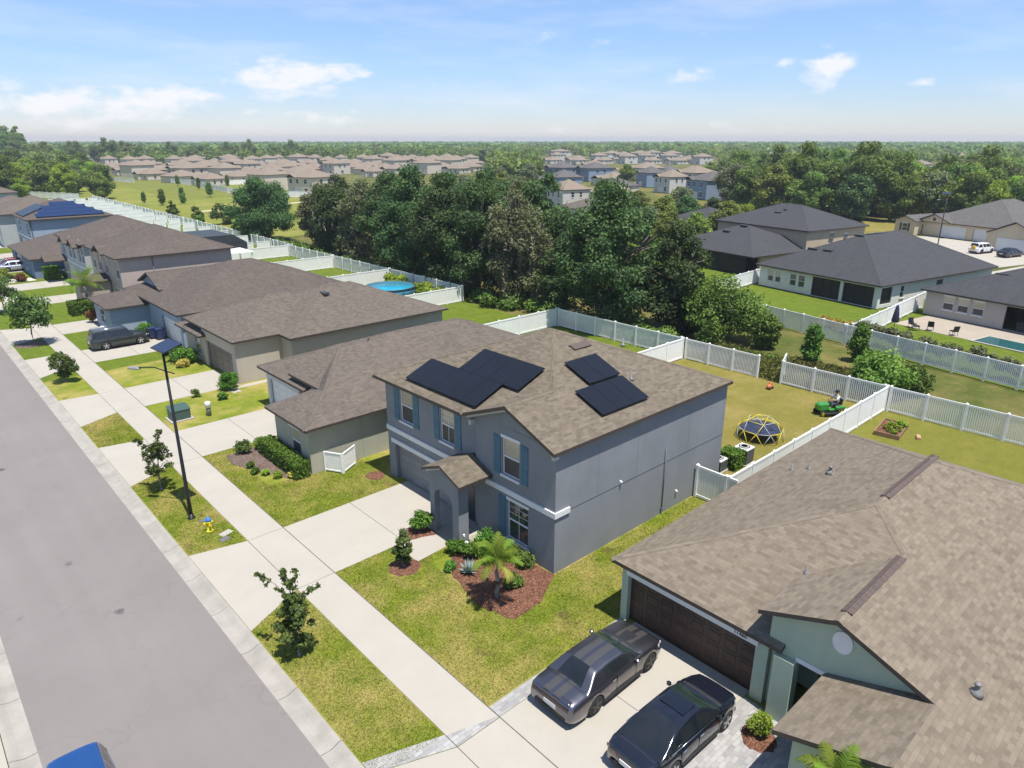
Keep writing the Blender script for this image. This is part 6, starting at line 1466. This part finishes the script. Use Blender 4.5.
# grey house beds
for i, (x, y, r, h, mt) in enumerate(((16.75, 22.1, .5, .85, L_HEDGE), (17.1, 21.3, .55, .95, L_HEDGE), (17.45, 20.6, .5, .9, L_HEDGE), (18.25, 20.1, .5, .8, L_HEDGE), (18.3, 19.2, .45, .7, L_MID), (16.95, 18.5, .42, .55, L_MID), (15.7, 21.3, .28, .35, L_HEDGE), (18.0, 21.6, .5, 1.1, L_HEDGE))):
    r *= 1.2; h *= 1.1; shrub('bed_shrub', ['green shrub nearest the arched porch pillar', 'leafy shrub second from the porch pillar, white ornament beside it', 'leafy shrub behind the agave', 'shrub under the ground-floor window', 'light green shrub right of the ground-floor window', 'light green shrub near the house corner, right of the palm', 'tiny shrub at the left rim of the red mulch bed', 'dark shrub against the porch side'][i], x, y, r, h, mt, 1100, 80+i, .065)
shrub('porch_shrub', 'leafy shrub with reddish tips beside the drive, left of the arched porch', 16.7, 24.75, .62, 1.25, L_HEDGE, 1700, 90, .075)
shrub('cone_bush', 'yellow-green conical bush by the green house entry pier', 17.35, 7.35, .42, 1.2, L_LIME, 1700, 91, .055); shrub('bed_shrub', 'small yellowish shrub in the mulch corner at the bottom edge', 14.7, 5.4, .35, .5, L_YEL, 500, 92, .06)
shrub('ac_bush', 'clipped bush between the two air conditioners', 34.2, 18.5, 1, 1, L_HEDGE, 1800, 93, .07, box=(.5, .55, .95))
for i in range(8): a = i*.33; shrub('bed_plant', 'leafy vegetable plant in the timber garden bed', 45.6+i*.28, 13.9+.35*((i*7) % 3-.6), .26, .42, L_LIME, 240, 95+i, .06, 'plant', 'vegetable plants in the timber bed', z=.2)
# agave
t = thing('agave', 'pale blue-grey agave rosette in the red mulch bed', 'agave', (16.1, 20.45, .08)); rng = np.random.default_rng(3); m = MB()
for k in range(26):
    a = k*2.4; el = R(18+58*(k/26)); L = .66*(.75+.25*rng.random()); d = Vector((math.cos(a)*math.cos(el), math.sin(a)*math.cos(el), math.sin(el))); s_ = Vector((-math.sin(a), math.cos(a), 0)); up = d.cross(s_)*-1
    p0, p1, p2 = Vector((0, 0, .05)), Vector((0, 0, .05))+d*L*.5, Vector((0, 0, .05))+d*L+Vector((0, 0, .02))
    m.poly([p0-s_*.03, p1-s_*.055, p1+up*-.015]); m.poly([p0-s_*.03, p1+up*-.015, p0]); m.poly([p0, p1+up*-.015, p0+s_*.03]); m.poly([p1+up*-.015, p1+s_*.055, p0+s_*.03]); m.poly([p1-s_*.055, p2, p1+up*-.015]); m.poly([p1+up*-.015, p2, p1+s_*.055])
o = m.build('leaves', L_AG, t)
# palms
def palm(name, label, x, y, th, nf, fl, seed, mat=L_PALM, tr=.13, dead=0):
    rng = np.random.default_rng(seed); t = thing(name, label, 'palm', (x, y, 0)); m = MB()
    pts = [(rng.normal(0, .02)*k, rng.normal(0, .02)*k, th*k/6) for k in range(7)]; m.tube([(0, 0, -.1), *pts[1:]], [tr*1.35, *[tr*(1-.05*k)*(1+.06*(k % 2)) for k in range(1, 7)]], 10); m.build('trunk', BARKG, t)
    top = np.array(pts[-1])
    for f in range(nf):
        a = f*2.4+rng.uniform(-.2, .2); e = R(88-66*f/nf+rng.uniform(-8, 8)); L = fl*rng.uniform(.8, 1.1); C = []; N_ = []; prev = top.copy(); th_ = e; q = 26; V_ = MB(); spine = [tuple(prev)]
        P_ = []
        for i in range(q):
            th_ -= R((1.7+3.2*i/q*1.6)*(.5+.7*f/nf)); prev = prev+np.array([math.cos(a)*math.cos(th_), math.sin(a)*math.cos(th_), math.sin(th_)])*L/q; P_.append((prev.copy(), th_)); spine.append(tuple(prev))
        V_.tube(spine[::4]+[spine[-1]], [.022]+[.014]*(len(spine[::4])-1)+[.004], 5)
        sd = np.array([-math.sin(a), math.cos(a), 0])
        for i, (p, tt) in enumerate(P_):
            if i < 4: continue
            ll = fl*.27*math.sin(math.pi*(i+2)/(q+4))*rng.uniform(.8, 1.15); fw = np.array([math.cos(a)*math.cos(tt), math.sin(a)*math.cos(tt), math.sin(tt)])
            for s_ in (1, -1):
                for jj in (0, .5):
                    d = sd*s_*.8+fw*.62+np.array([0, 0, rng.uniform(-.5, .15)]); d /= np.linalg.norm(d); b0 = p+fw*jj*L/q; w_ = fw*.012; tip = b0+d*ll+np.array([0, 0, -ll*.28]); mid = b0+d*ll*.55
                    V_.poly([b0-w_, mid-w_*1.1, tip, mid+w_*1.1, b0+w_])
        V_.build('frond', L_YEL if f >= nf-dead else mat, t)
    return t
palm('palm_tree', 'small feathery palm with a slim grey trunk in the red mulch bed', 15.95, 18.35, 1.9, 17, 1.28, 21, tr=.10, dead=3)
palm('palm_tree', 'palm with drooping yellowish fronds near the green house porch, bottom edge', 14.75, 4.05, 2.45, 15, 1.4, 22)
palm('palm_tree', 'taller palm in front of the taupe house, right of the leafy one', 16.2, 87.4, 2.8, 15, 2.3, 23)
palm('palm_tree', 'leafy palm left of the taller palm before the taupe house', 17.0, 91.5, 2.4, 16, 2.4, 24, L_LIME)
# saplings of the field
for i, (x, y, h) in enumerate(((65.6, 224, 5), (72.3, 227, 4.8), (87, 245, 6), (99, 289.6, 4.6), (99.1, 314, 4.6), (112, 294, 4.8), (64, 236, 3.6), (95, 231, 3.6), (104, 243, 3.8))):
    o = tree('sapling', ['columnar sapling at the left of the field path', 'columnar sapling second along the field path', 'tallest columnar sapling in the middle of the field', 'sapling in front of the long white fence, middle', 'sapling in front of the long white fence, left', 'sapling in front of the long white fence, right', 'small sapling nearest the left tree clump', 'small sapling right of the tallest sapling', 'small sapling farthest right along the path'][i], h, h*.19, L_MID, 1500, .22, 200+i, K=26, shape='cone', z0=.12, rmin=.5, rmax=.8, limbs=4); place(o, (x, y, -.1))
for i, (x, y, h, r) in enumerate(((59, 176, 3.4, 2.0), (57.5, 190, 4.2, 1.3), (55.5, 181, 3, 1.3), (60.5, 163, 5.2, 3.4), (56, 167, 2.6, 1.8), (59, 150, 3.4, 2.8))):
    o = tree('field_shrub', ['bushy shrub left of the dark round one at the field edge', 'upright shrub pair member, farther one, at the field edge', 'upright shrub nearest the white fences', 'dark round shrub left of the lone dark tree', 'low shrub under the upright pair', 'wild shrub close left of the lone dark tree'][i], h, r, [L_MID, L_MID, L_MID, L_DARK, L_MID, L_MID][i], 1500, .25, 220+i, K=16, shape='bush', z0=.05, limbs=4); place(o, (x, y, -.1))
t = thing('dirt_mound', 'small mound of bare reddish dirt on the field', 'mound', (70, 178, -.08)); m = MB(); m.lathe([(2.2, 0), (1.6, .5), (.8, .9), (.02, 1.0)], (0, 0, 0), 14); m.build('soil', plain('dirt', (.36, .22, .13), .95), t)

# --- woods: prototypes copied one by one
WP = []
for k, (h, r, mt, sh) in enumerate(((13, 5.4, L_FOR, 'dome'), (11.5, 4.8, L_FOR2, 'dome'), (15, 5.6, L_FOR, 'dome'), (12, 5.2, L_GREY, 'dome'), (14, 3.6, L_FOR2, 'bush'), (10, 4.4, L_OAK, 'dome'), (12.5, 5.0, L_LIME, 'dome'))):
    WP.append(tree('woodland_tree', 'woodland tree', h, r, mt, 9500, .29, 300+k, K=48, shape=sh, z0=.08, rmin=.17, rmax=.34, limbs=6))
WLAB = ['mid-green broadleaf tree in the woods', 'pale green broadleaf tree in the woods', 'tall mid-green broadleaf tree in the woods', 'greyish green tree in the woods', 'narrow pale green tree in the woods', 'dark green low tree in the woods', 'yellow-green tree in the woods']
wused = set(); wcount = 0; houses_xy = [(x, y, w_) for _, x, y, w_ in CEN]+[(x, y, w_) for x, y, w_, _ in LEFT]+[(96, 48, 20), (93, 33, 22), (90, 12, 22), (162, 40, 20), (138, 33, 13), (106, 55, 14), (150, 32, 16), (118, 77, 10)]
F_AZ = math.atan2(.7386, .6742)
def az_pt(px, dist):
    """a compass bearing (given as its tangent step) and a distance on the ground"""
    a = F_AZ-math.atan((px-512)/735.6); return math.cos(a)*dist, math.sin(a)*dist
def wood(x, y, k, s_, rz, where):
    global wcount
    for hx, hy, hw in houses_xy:
        if (x-hx)**2+(y-hy)**2 < (hw*.62+2.5*s_)**2: return False
        # keep the view from the street side of each house open
        d2 = math.hypot(hx, hy); ux, uy = hx/d2, hy/d2; reach = max(42, .42*d2); al = (hx-x)*ux+(hy-y)*uy; la = abs(-(hx-x)*uy+(hy-y)*ux)
        if 0 < al < reach and la < hw*.5+1.5 and rngw.random() < .85: return False
    o = WP[k] if k not in wused else copy_tree(WP[k]); wused.add(k); place(o, (x, y, -.2), rz, s_, WLAB[k]+' '+where, WLAB[k]+' '+where); wcount += 1; return True
rngw = np.random.default_rng(77)
def scatter(n, px0, px1, d0, d1, kinds, smin, smax, where, sep=5.5):
    pts = []; tries = 0
    while len(pts) < n and tries < n*40:
        tries += 1; px = rngw.uniform(px0, px1); d = math.sqrt(rngw.uniform(d0*d0, d1*d1)); x, y = az_pt(px, d)
        if any((x-a)**2+(y-b)**2 < sep**2 for a, b in pts): continue
        if wood(x, y, int(rngw.choice(kinds)), rngw.uniform(smin, smax), rngw.uniform(0, 6.3), where): pts.append((x, y))
scatter(26, 850, 1075, 188, 225, [0, 1, 2, 6, 6, 2], .8, 1.05, 'behind the cream house', 8)
scatter(56, 690, 1000, 184, 240, [0, 0, 1, 2, 3, 5, 2], 1.0, 1.28, 'between the charcoal roofs and the cream house', 7.5)
scatter(46, 620, 1075, 235, 300, [0, 1, 2, 3, 4], .8, 1.1, 'in the second belt behind the charcoal roofs', 8)
scatter(28, 560, 740, 112, 200, [0, 1, 3, 5, 1], .55, .8, 'around the blue houses', 8)
scatter(30, 440, 735, 200, 420, [0, 1, 5, 3], .6, .9, 'behind the oak belt', 9)
scatter(14, 690, 760, 128, 160, [0, 1, 6], .4, .6, 'left of the tan two-storey house', 5)
# trees along the left edge and the clump at the head of the field
for i, (x, y, k, s_) in enumerate(((58, 258, 1, .8), (63, 270, 0, .85), (68, 262, 2, .7), (72, 252, 0, .75), (64, 284, 2, .85), (70, 290, 1, .8), (57, 292, 3, .8), (76, 268, 2, .72), (60, 305, 0, .9), (50, 318, 6, .85), (46, 300, 1, .7), (44, 338, 0, .8), (52, 345, 1, .9), (62, 330, 2, .9), (36, 350, 3, .8), (70, 312, 0, .8), (76, 330, 1, .8), (52, 380, 2, 1.0), (40, 390, 0, 1.0), (66, 380, 0, 1.0), (78, 372, 2, .9), (64, 244, 6, .35), (68, 240, 0, .4), (60, 236, 0, .4), (72, 246, 1, .42), (38, 268, 6, .62), (86, 420, 0, 1), (60, 420, 2, 1), (45, 430, 0, 1.05), (92, 450, 0, 1), (104, 470, 1, 1))):
    wood(x, y, k, s_, i*1.7, 'in the clump at the left of the field')
scatter(36, -70, 108, 268, 440, [0, 1, 2, 6, 6, 0], .75, 1.05, 'in the clump left of the field', 8)
scatter(40, 0, 330, 640, 760, [0, 2, 1], 1.0, 1.35, 'in the belt above the distant rows', 9)
for i, (px, d, k, s_) in enumerate(((8, 700, 2, 2.0), (14, 690, 0, 2.0), (17, 705, 4, 2.2), (41, 640, 1, 1.6), (4, 690, 2, 1.6), (88, 690, 0, 1.45), (105, 660, 2, 1.4), (112, 700, 5, 1.5), (127, 690, 1, 1.5), (200, 720, 5, 1.4), (440, 560, 5, 1.15), (455, 560, 5, 1.2), (470, 545, 5, 1.2), (482, 560, 5, 1.15), (425, 575, 5, 1.1), (495, 540, 5, 1.0))):
    x, y = az_pt(px, d); wood(x, y, k, s_, i, 'standing above the skyline')
# --- the far woods as one mass to the horizon
rng = np.random.default_rng(99)
def far_mass(name, n, d0, d1, per, size, rad, hh, mat, px0=-260, px1=1290, avoid=True):
    px = rng.uniform(px0, px1, n); d = d0*(d1/d0)**rng.uniform(0, 1, n)**.8
    a = F_AZ-np.arctan((px-512)/735.6); X, Y = np.cos(a)*d, np.sin(a)*d
    if avoid:
        ok = np.ones(n, bool)
        for hx, hy, hw in houses_xy:
            dd = np.hypot(X-hx, Y-hy) < hw*.7+4; D = math.hypot(hx, hy); al = ((hx-X)*hx+(hy-Y)*hy)/D; la = np.abs((-(hx-X)*hy+(hy-Y)*hx)/D); ok &= ~(dd | ((al > 0) & (al < (.4*D if 330 < D < 920 else 75)) & (la < hw*.6+3)))
        ok &= ~((px > 540) & (px < 735) & (d < 480)); ok &= ~((X < 170) & (Y < 520) & (px < 330)); ok &= ~((px < 420) & (d < 560)); X, Y = X[ok], Y[ok]; n = len(X)
    H_ = hh*rng.uniform(.65, 1.15, n); Rr = rad*rng.uniform(.75, 1.3, n); k = np.repeat(np.arange(n), per); N = len(k)
    q = rng.normal(0, 1, (N, 3)); q /= np.linalg.norm(q, axis=1)[:, None]; q[:, 2] = np.where(rng.random(N) < .8, np.abs(q[:, 2]), q[:, 2])
    # four lobes to each tree
    lob = rng.normal(0, .42, (n, 4, 3)); lb = lob[k, rng.integers(0, 4, N)]*np.array([1, 1, .35])
    c = np.stack([X[k]+(q[:, 0]*.62+lb[:, 0])*Rr[k], Y[k]+(q[:, 1]*.62+lb[:, 1])*Rr[k], H_[k]*(.56+.36*q[:, 2]+.2*lb[:, 2])-.3], 1)
    tt = rng.uniform(0, 1, n)[k]*.7+rng.uniform(0, .3, N)
    tag(obj(name, leaf_mesh(name, c, q+np.array([0, 0, .5]), size*rng.uniform(.7, 1.3, N), mat, rng, tint=tt, aspect=.75)), kind='stuff')
far_mass('far_woods', 2600, 300, 900, 85, .95, 5.2, 11.5, L_FOR)
far_mass('far_woods', 900, 320, 900, 85, .95, 5.0, 11, L_FOR2)
far_mass('far_woods', 5200, 850, 3600, 40, 2.3, 9, 13, L_FOR, avoid=False)
far_mass('far_woods', 1500, 850, 3600, 40, 2.3, 9, 12, L_FOR2, avoid=False)
# short grass standing on the near lawns
rng = np.random.default_rng(55)
def tufts(n, regions, hgt, mat, name='grass'):
    A = np.array([(b-a)*(d-c) for a, b, c, d in regions]); k = rng.choice(len(regions), n, p=A/A.sum()); Rg = np.array(regions)[k]
    c = np.stack([Rg[:, 0]+(Rg[:, 1]-Rg[:, 0])*rng.random(n), Rg[:, 2]+(Rg[:, 3]-Rg[:, 2])*rng.random(n), np.full(n, hgt*.5)], 1)
    ap_m = np.ones(n, bool)
    for (a0, a1), (d0, d1) in zip(aprons, drives):
        f = np.clip((c[:, 0]-7.5)/(10.05-7.5), 0, 1); lo, hi = a0+(d0-a0)*f, a1+(d1-a1)*f; ap_m &= ~((c[:, 1] > lo) & (c[:, 1] < hi) & (c[:, 0] < 18.9))
    ap_m &= ~((c[:, 0] > 14.9) & (c[:, 1] > 22.8) & (c[:, 1] < 24.6) & (c[:, 0] < 19)); ap_m &= ~((c[:, 0] > 15.4) & (c[:, 0] < 18.9) & (c[:, 1] > 18.0) & (c[:, 1] < 22.3)); ap_m &= ~((c[:, 1] < 14.2) & (c[:, 1] > 8))
    ap_m &= ~((c[:, 1] > 34.3) & (c[:, 1] < 39.9) & (c[:, 0] > 13.2)); ap_m &= np.hypot(c[:, 0]-14.35, c[:, 1]-22.85) > .75
    c = c[ap_m]; n = len(c)
    tag(obj(name, leaf_mesh(name, c, np.tile([0, 0, .25], (n, 1))+rng.normal(0, .6, (n, 3)), hgt*rng.uniform(.5, 1.2, n), mat, rng, .22, .35)), kind='stuff')
tufts(190000, [(7.55, 10.0, 13.6, 52), (11.85, 18.72, 14.2, 34), (18.72, 31, 14.3, 17.9), (11.85, 15.5, 34, 41)], .04, GR_FRONT)
# ------------------------------------------------------------------ sky, sun, camera
SUN = Vector((-.035, -.305, 1.0)).normalized()       # towards the sun
el = math.asin(SUN.z); az = math.atan2(SUN.x, SUN.y)  # clockwise from +Y
w = bpy.data.worlds.new('World'); scene.world = w; w.use_nodes = True; nt = w.node_tree; N, L = nt.nodes, nt.links
bg = N['Background']; sky = N.new('ShaderNodeTexSky'); sky.sky_type = 'NISHITA'; sky.sun_disc = False; sky.sun_elevation = el; sky.sun_rotation = az; sky.air_density = 1.0; sky.dust_density = 0.0; sky.ozone_density = 3.0; sky.altitude = 0
tc = N.new('ShaderNodeTexCoord'); D = tc.outputs['Generated']
sx = N.new('ShaderNodeSeparateXYZ'); L.new(D, sx.inputs[0])
def math_n(op, a, b=None, c=None):
    m = N.new('ShaderNodeMath'); m.operation = op
    for i, v in enumerate((a, b, c)):
        if v is None: continue
        if isinstance(v, (int, float)): m.inputs[i].default_value = v
        else: L.new(v, m.inputs[i])
    return m.outputs[0]
# cloud banks: direction of each (bearing, elevation), half sizes, strength
def dir_of(px, py):
    xx, yy = (px-512)/694., (384-py)/694.; p = R(19.371)
    f = math.cos(p)+yy*math.sin(p)*1; up = -math.sin(p)+yy*math.cos(p)
    return math.atan2(xx, f), math.atan2(up, math.hypot(xx, f))
bear = math_n('SUBTRACT', F_AZ, math_n('ARCTAN2', sx.outputs['Y'], sx.outputs['X']))
elev = math_n('ARCSINE', sx.outputs['Z'])
nz = N.new('ShaderNodeTexNoise'); nz.inputs['Scale'].default_value = 24; nz.inputs['Detail'].default_value = 8; nz.inputs['Roughness'].default_value = .62
mp = N.new('ShaderNodeMapping'); mp.inputs['Scale'].default_value = (1, 1, 2.2); L.new(D, mp.inputs['Vector']); L.new(mp.outputs['Vector'], nz.inputs['Vector'])
nz2 = N.new('ShaderNodeTexNoise'); nz2.inputs['Scale'].default_value = 5; nz2.inputs['Detail'].default_value = 6; nz2.inputs['Roughness'].default_value = .6
mp2 = N.new('ShaderNodeMapping'); mp2.inputs['Scale'].default_value = (1, 1, 6); L.new(D, mp2.inputs['Vector']); L.new(mp2.outputs['Vector'], nz2.inputs['Vector'])
total = None
for px, py, hx, hy, s_ in ((40, 103, 75, 13, .95), (150, 100, 70, 14, .95), (110, 118, 110, 9, .6), (280, 78, 60, 17, 1.0), (345, 72, 30, 10, .8), (330, 115, 95, 10, .55), (460, 84, 50, 7, .35), (10, 90, 22, 10, .7), (690, 74, 45, 12, .5), (828, 70, 24, 16, 1.0), (785, 62, 12, 5, .6), (790, 92, 22, 5, .4), (925, 82, 16, 6, .5), (740, 125, 90, 9, .4), (250, 112, 30, 6, .5), (560, 128, 130, 8, .4), (60, 122, 110, 10, .55), (330, 122, 110, 8, .5), (560, 40, 150, 12, .35), (930, 128, 120, 8, .3)):
    b0, e0 = dir_of(px, py); wx, wy = hx/694, hy/694
    dx = math_n('DIVIDE', math_n('SUBTRACT', bear, b0), wx); dy = math_n('DIVIDE', math_n('SUBTRACT', elev, e0), wy)
    r2 = math_n('ADD', math_n('MULTIPLY', dx, dx), math_n('MULTIPLY', dy, dy))
    g_ = math_n('MULTIPLY', math_n('POWER', 2.718, math_n('MULTIPLY', r2, -1.0)), s_)
    total = g_ if total is None else math_n('MAXIMUM', total, g_)
dens = math_n('SUBTRACT', math_n('ADD', total, math_n('MULTIPLY', math_n('SUBTRACT', nz.outputs['Fac'], .5), 2.0)), .38)
cl_ = N.new('ShaderNodeMapRange'); cl_.inputs['From Min'].default_value = 0; cl_.inputs['From Max'].default_value = .5; L.new(dens, cl_.inputs['Value'])
cf = math_n('MULTIPLY', cl_.outputs['Result'], math_n('MINIMUM', 1, math_n('MULTIPLY', total, 2.0)))
# thin high veil
veil = N.new('ShaderNodeMapRange'); veil.inputs['From Min'].default_value = .45; veil.inputs['From Max'].default_value = .75; veil.inputs['To Max'].default_value = .28; L.new(nz2.outputs['Fac'], veil.inputs['Value'])
cf = math_n('MAXIMUM', math_n('MULTIPLY', cf, .82), veil.outputs['Result'])
SKYK = .102
tr_ = N.new('ShaderNodeValToRGB'); e = tr_.color_ramp.elements; e.new(.5); e.new(.6)
for q, (pos, c) in zip(e, ((0, (.575, .585, .745)), (.09, (.66, .72, .90)), (.175, (.77, .81, .95)), (.42, (1, 1, 1)))): q.position = pos; q.color = (*c, 1)
L.new(sx.outputs['Z'], tr_.inputs['Fac'])
air = N.new('ShaderNodeMix'); air.data_type = 'RGBA'; air.blend_type = 'MULTIPLY'; air.inputs['Factor'].default_value = 1; L.new(sky.outputs['Color'], air.inputs['A']); L.new(tr_.outputs['Color'], air.inputs['B'])
mx = N.new('ShaderNodeMix'); mx.data_type = 'RGBA'; L.new(cf, mx.inputs['Factor']); L.new(air.outputs['Result'], mx.inputs['A']); mx.inputs['B'].default_value = (6.0, 5.9, 6.0, 1)
L.new(mx.outputs['Result'], bg.inputs['Color']); bg.inputs['Strength'].default_value = SKYK
ld = bpy.data.lights.new('sun', 'SUN'); ld.energy = 4.3; ld.angle = R(.53); ld.color = (1, .955, .88); lo = bpy.data.objects.new('sun', ld); COL.objects.link(lo)
lo.rotation_euler = SUN.to_track_quat('Z', 'Y').to_euler(); lo.location = (0, 0, 60)
cd = bpy.data.cameras.new('camera'); cam = bpy.data.objects.new('camera', cd); COL.objects.link(cam); scene.camera = cam
cd.sensor_width = 36; cd.lens = 36*694/1024; cd.clip_end = 12000; cd.clip_start = .5
A = R(47.613); pit = R(19.371); fw = Vector((math.cos(A)*math.cos(pit), math.sin(A)*math.cos(pit), -math.sin(pit)))
cam.location = (0, 0, 18); cam.rotation_euler = fw.to_track_quat('-Z', 'Y').to_euler()
# the air itself
if HAZE:
    hz = MB(); hz.box(-3900, 3900, -3900, 3900, -1.2, 33); o = tag(hz.build('haze', new_mat('haze_air')[0]), kind='stuff'); nt = o.data.materials[0].node_tree; nt.nodes.remove(nt.nodes['Principled BSDF'])
    pv = nt.nodes.new('ShaderNodeVolumePrincipled'); pv.inputs['Color'].default_value = (.86, .92, 1, 1); pv.inputs['Density'].default_value = HAZE; pv.inputs['Anisotropy'].default_value = .3
    nt.links.new(pv.outputs[0], nt.nodes['Material Output'].inputs['Volume'])
scene.render.engine = 'CYCLES'; cy = scene.cycles; cy.use_denoising = True; cy.max_bounces = 5; cy.diffuse_bounces = 3; cy.glossy_bounces = 3; cy.transmission_bounces = 3; cy.volume_bounces = 0; cy.use_adaptive_sampling = True; cy.adaptive_threshold = .015
cy.sample_clamp_indirect = 6
vs = scene.view_settings; vs.view_transform = 'Standard'; vs.look = 'None'; vs.exposure = EXPO; vs.gamma = 1; vs.use_curve_mapping = False
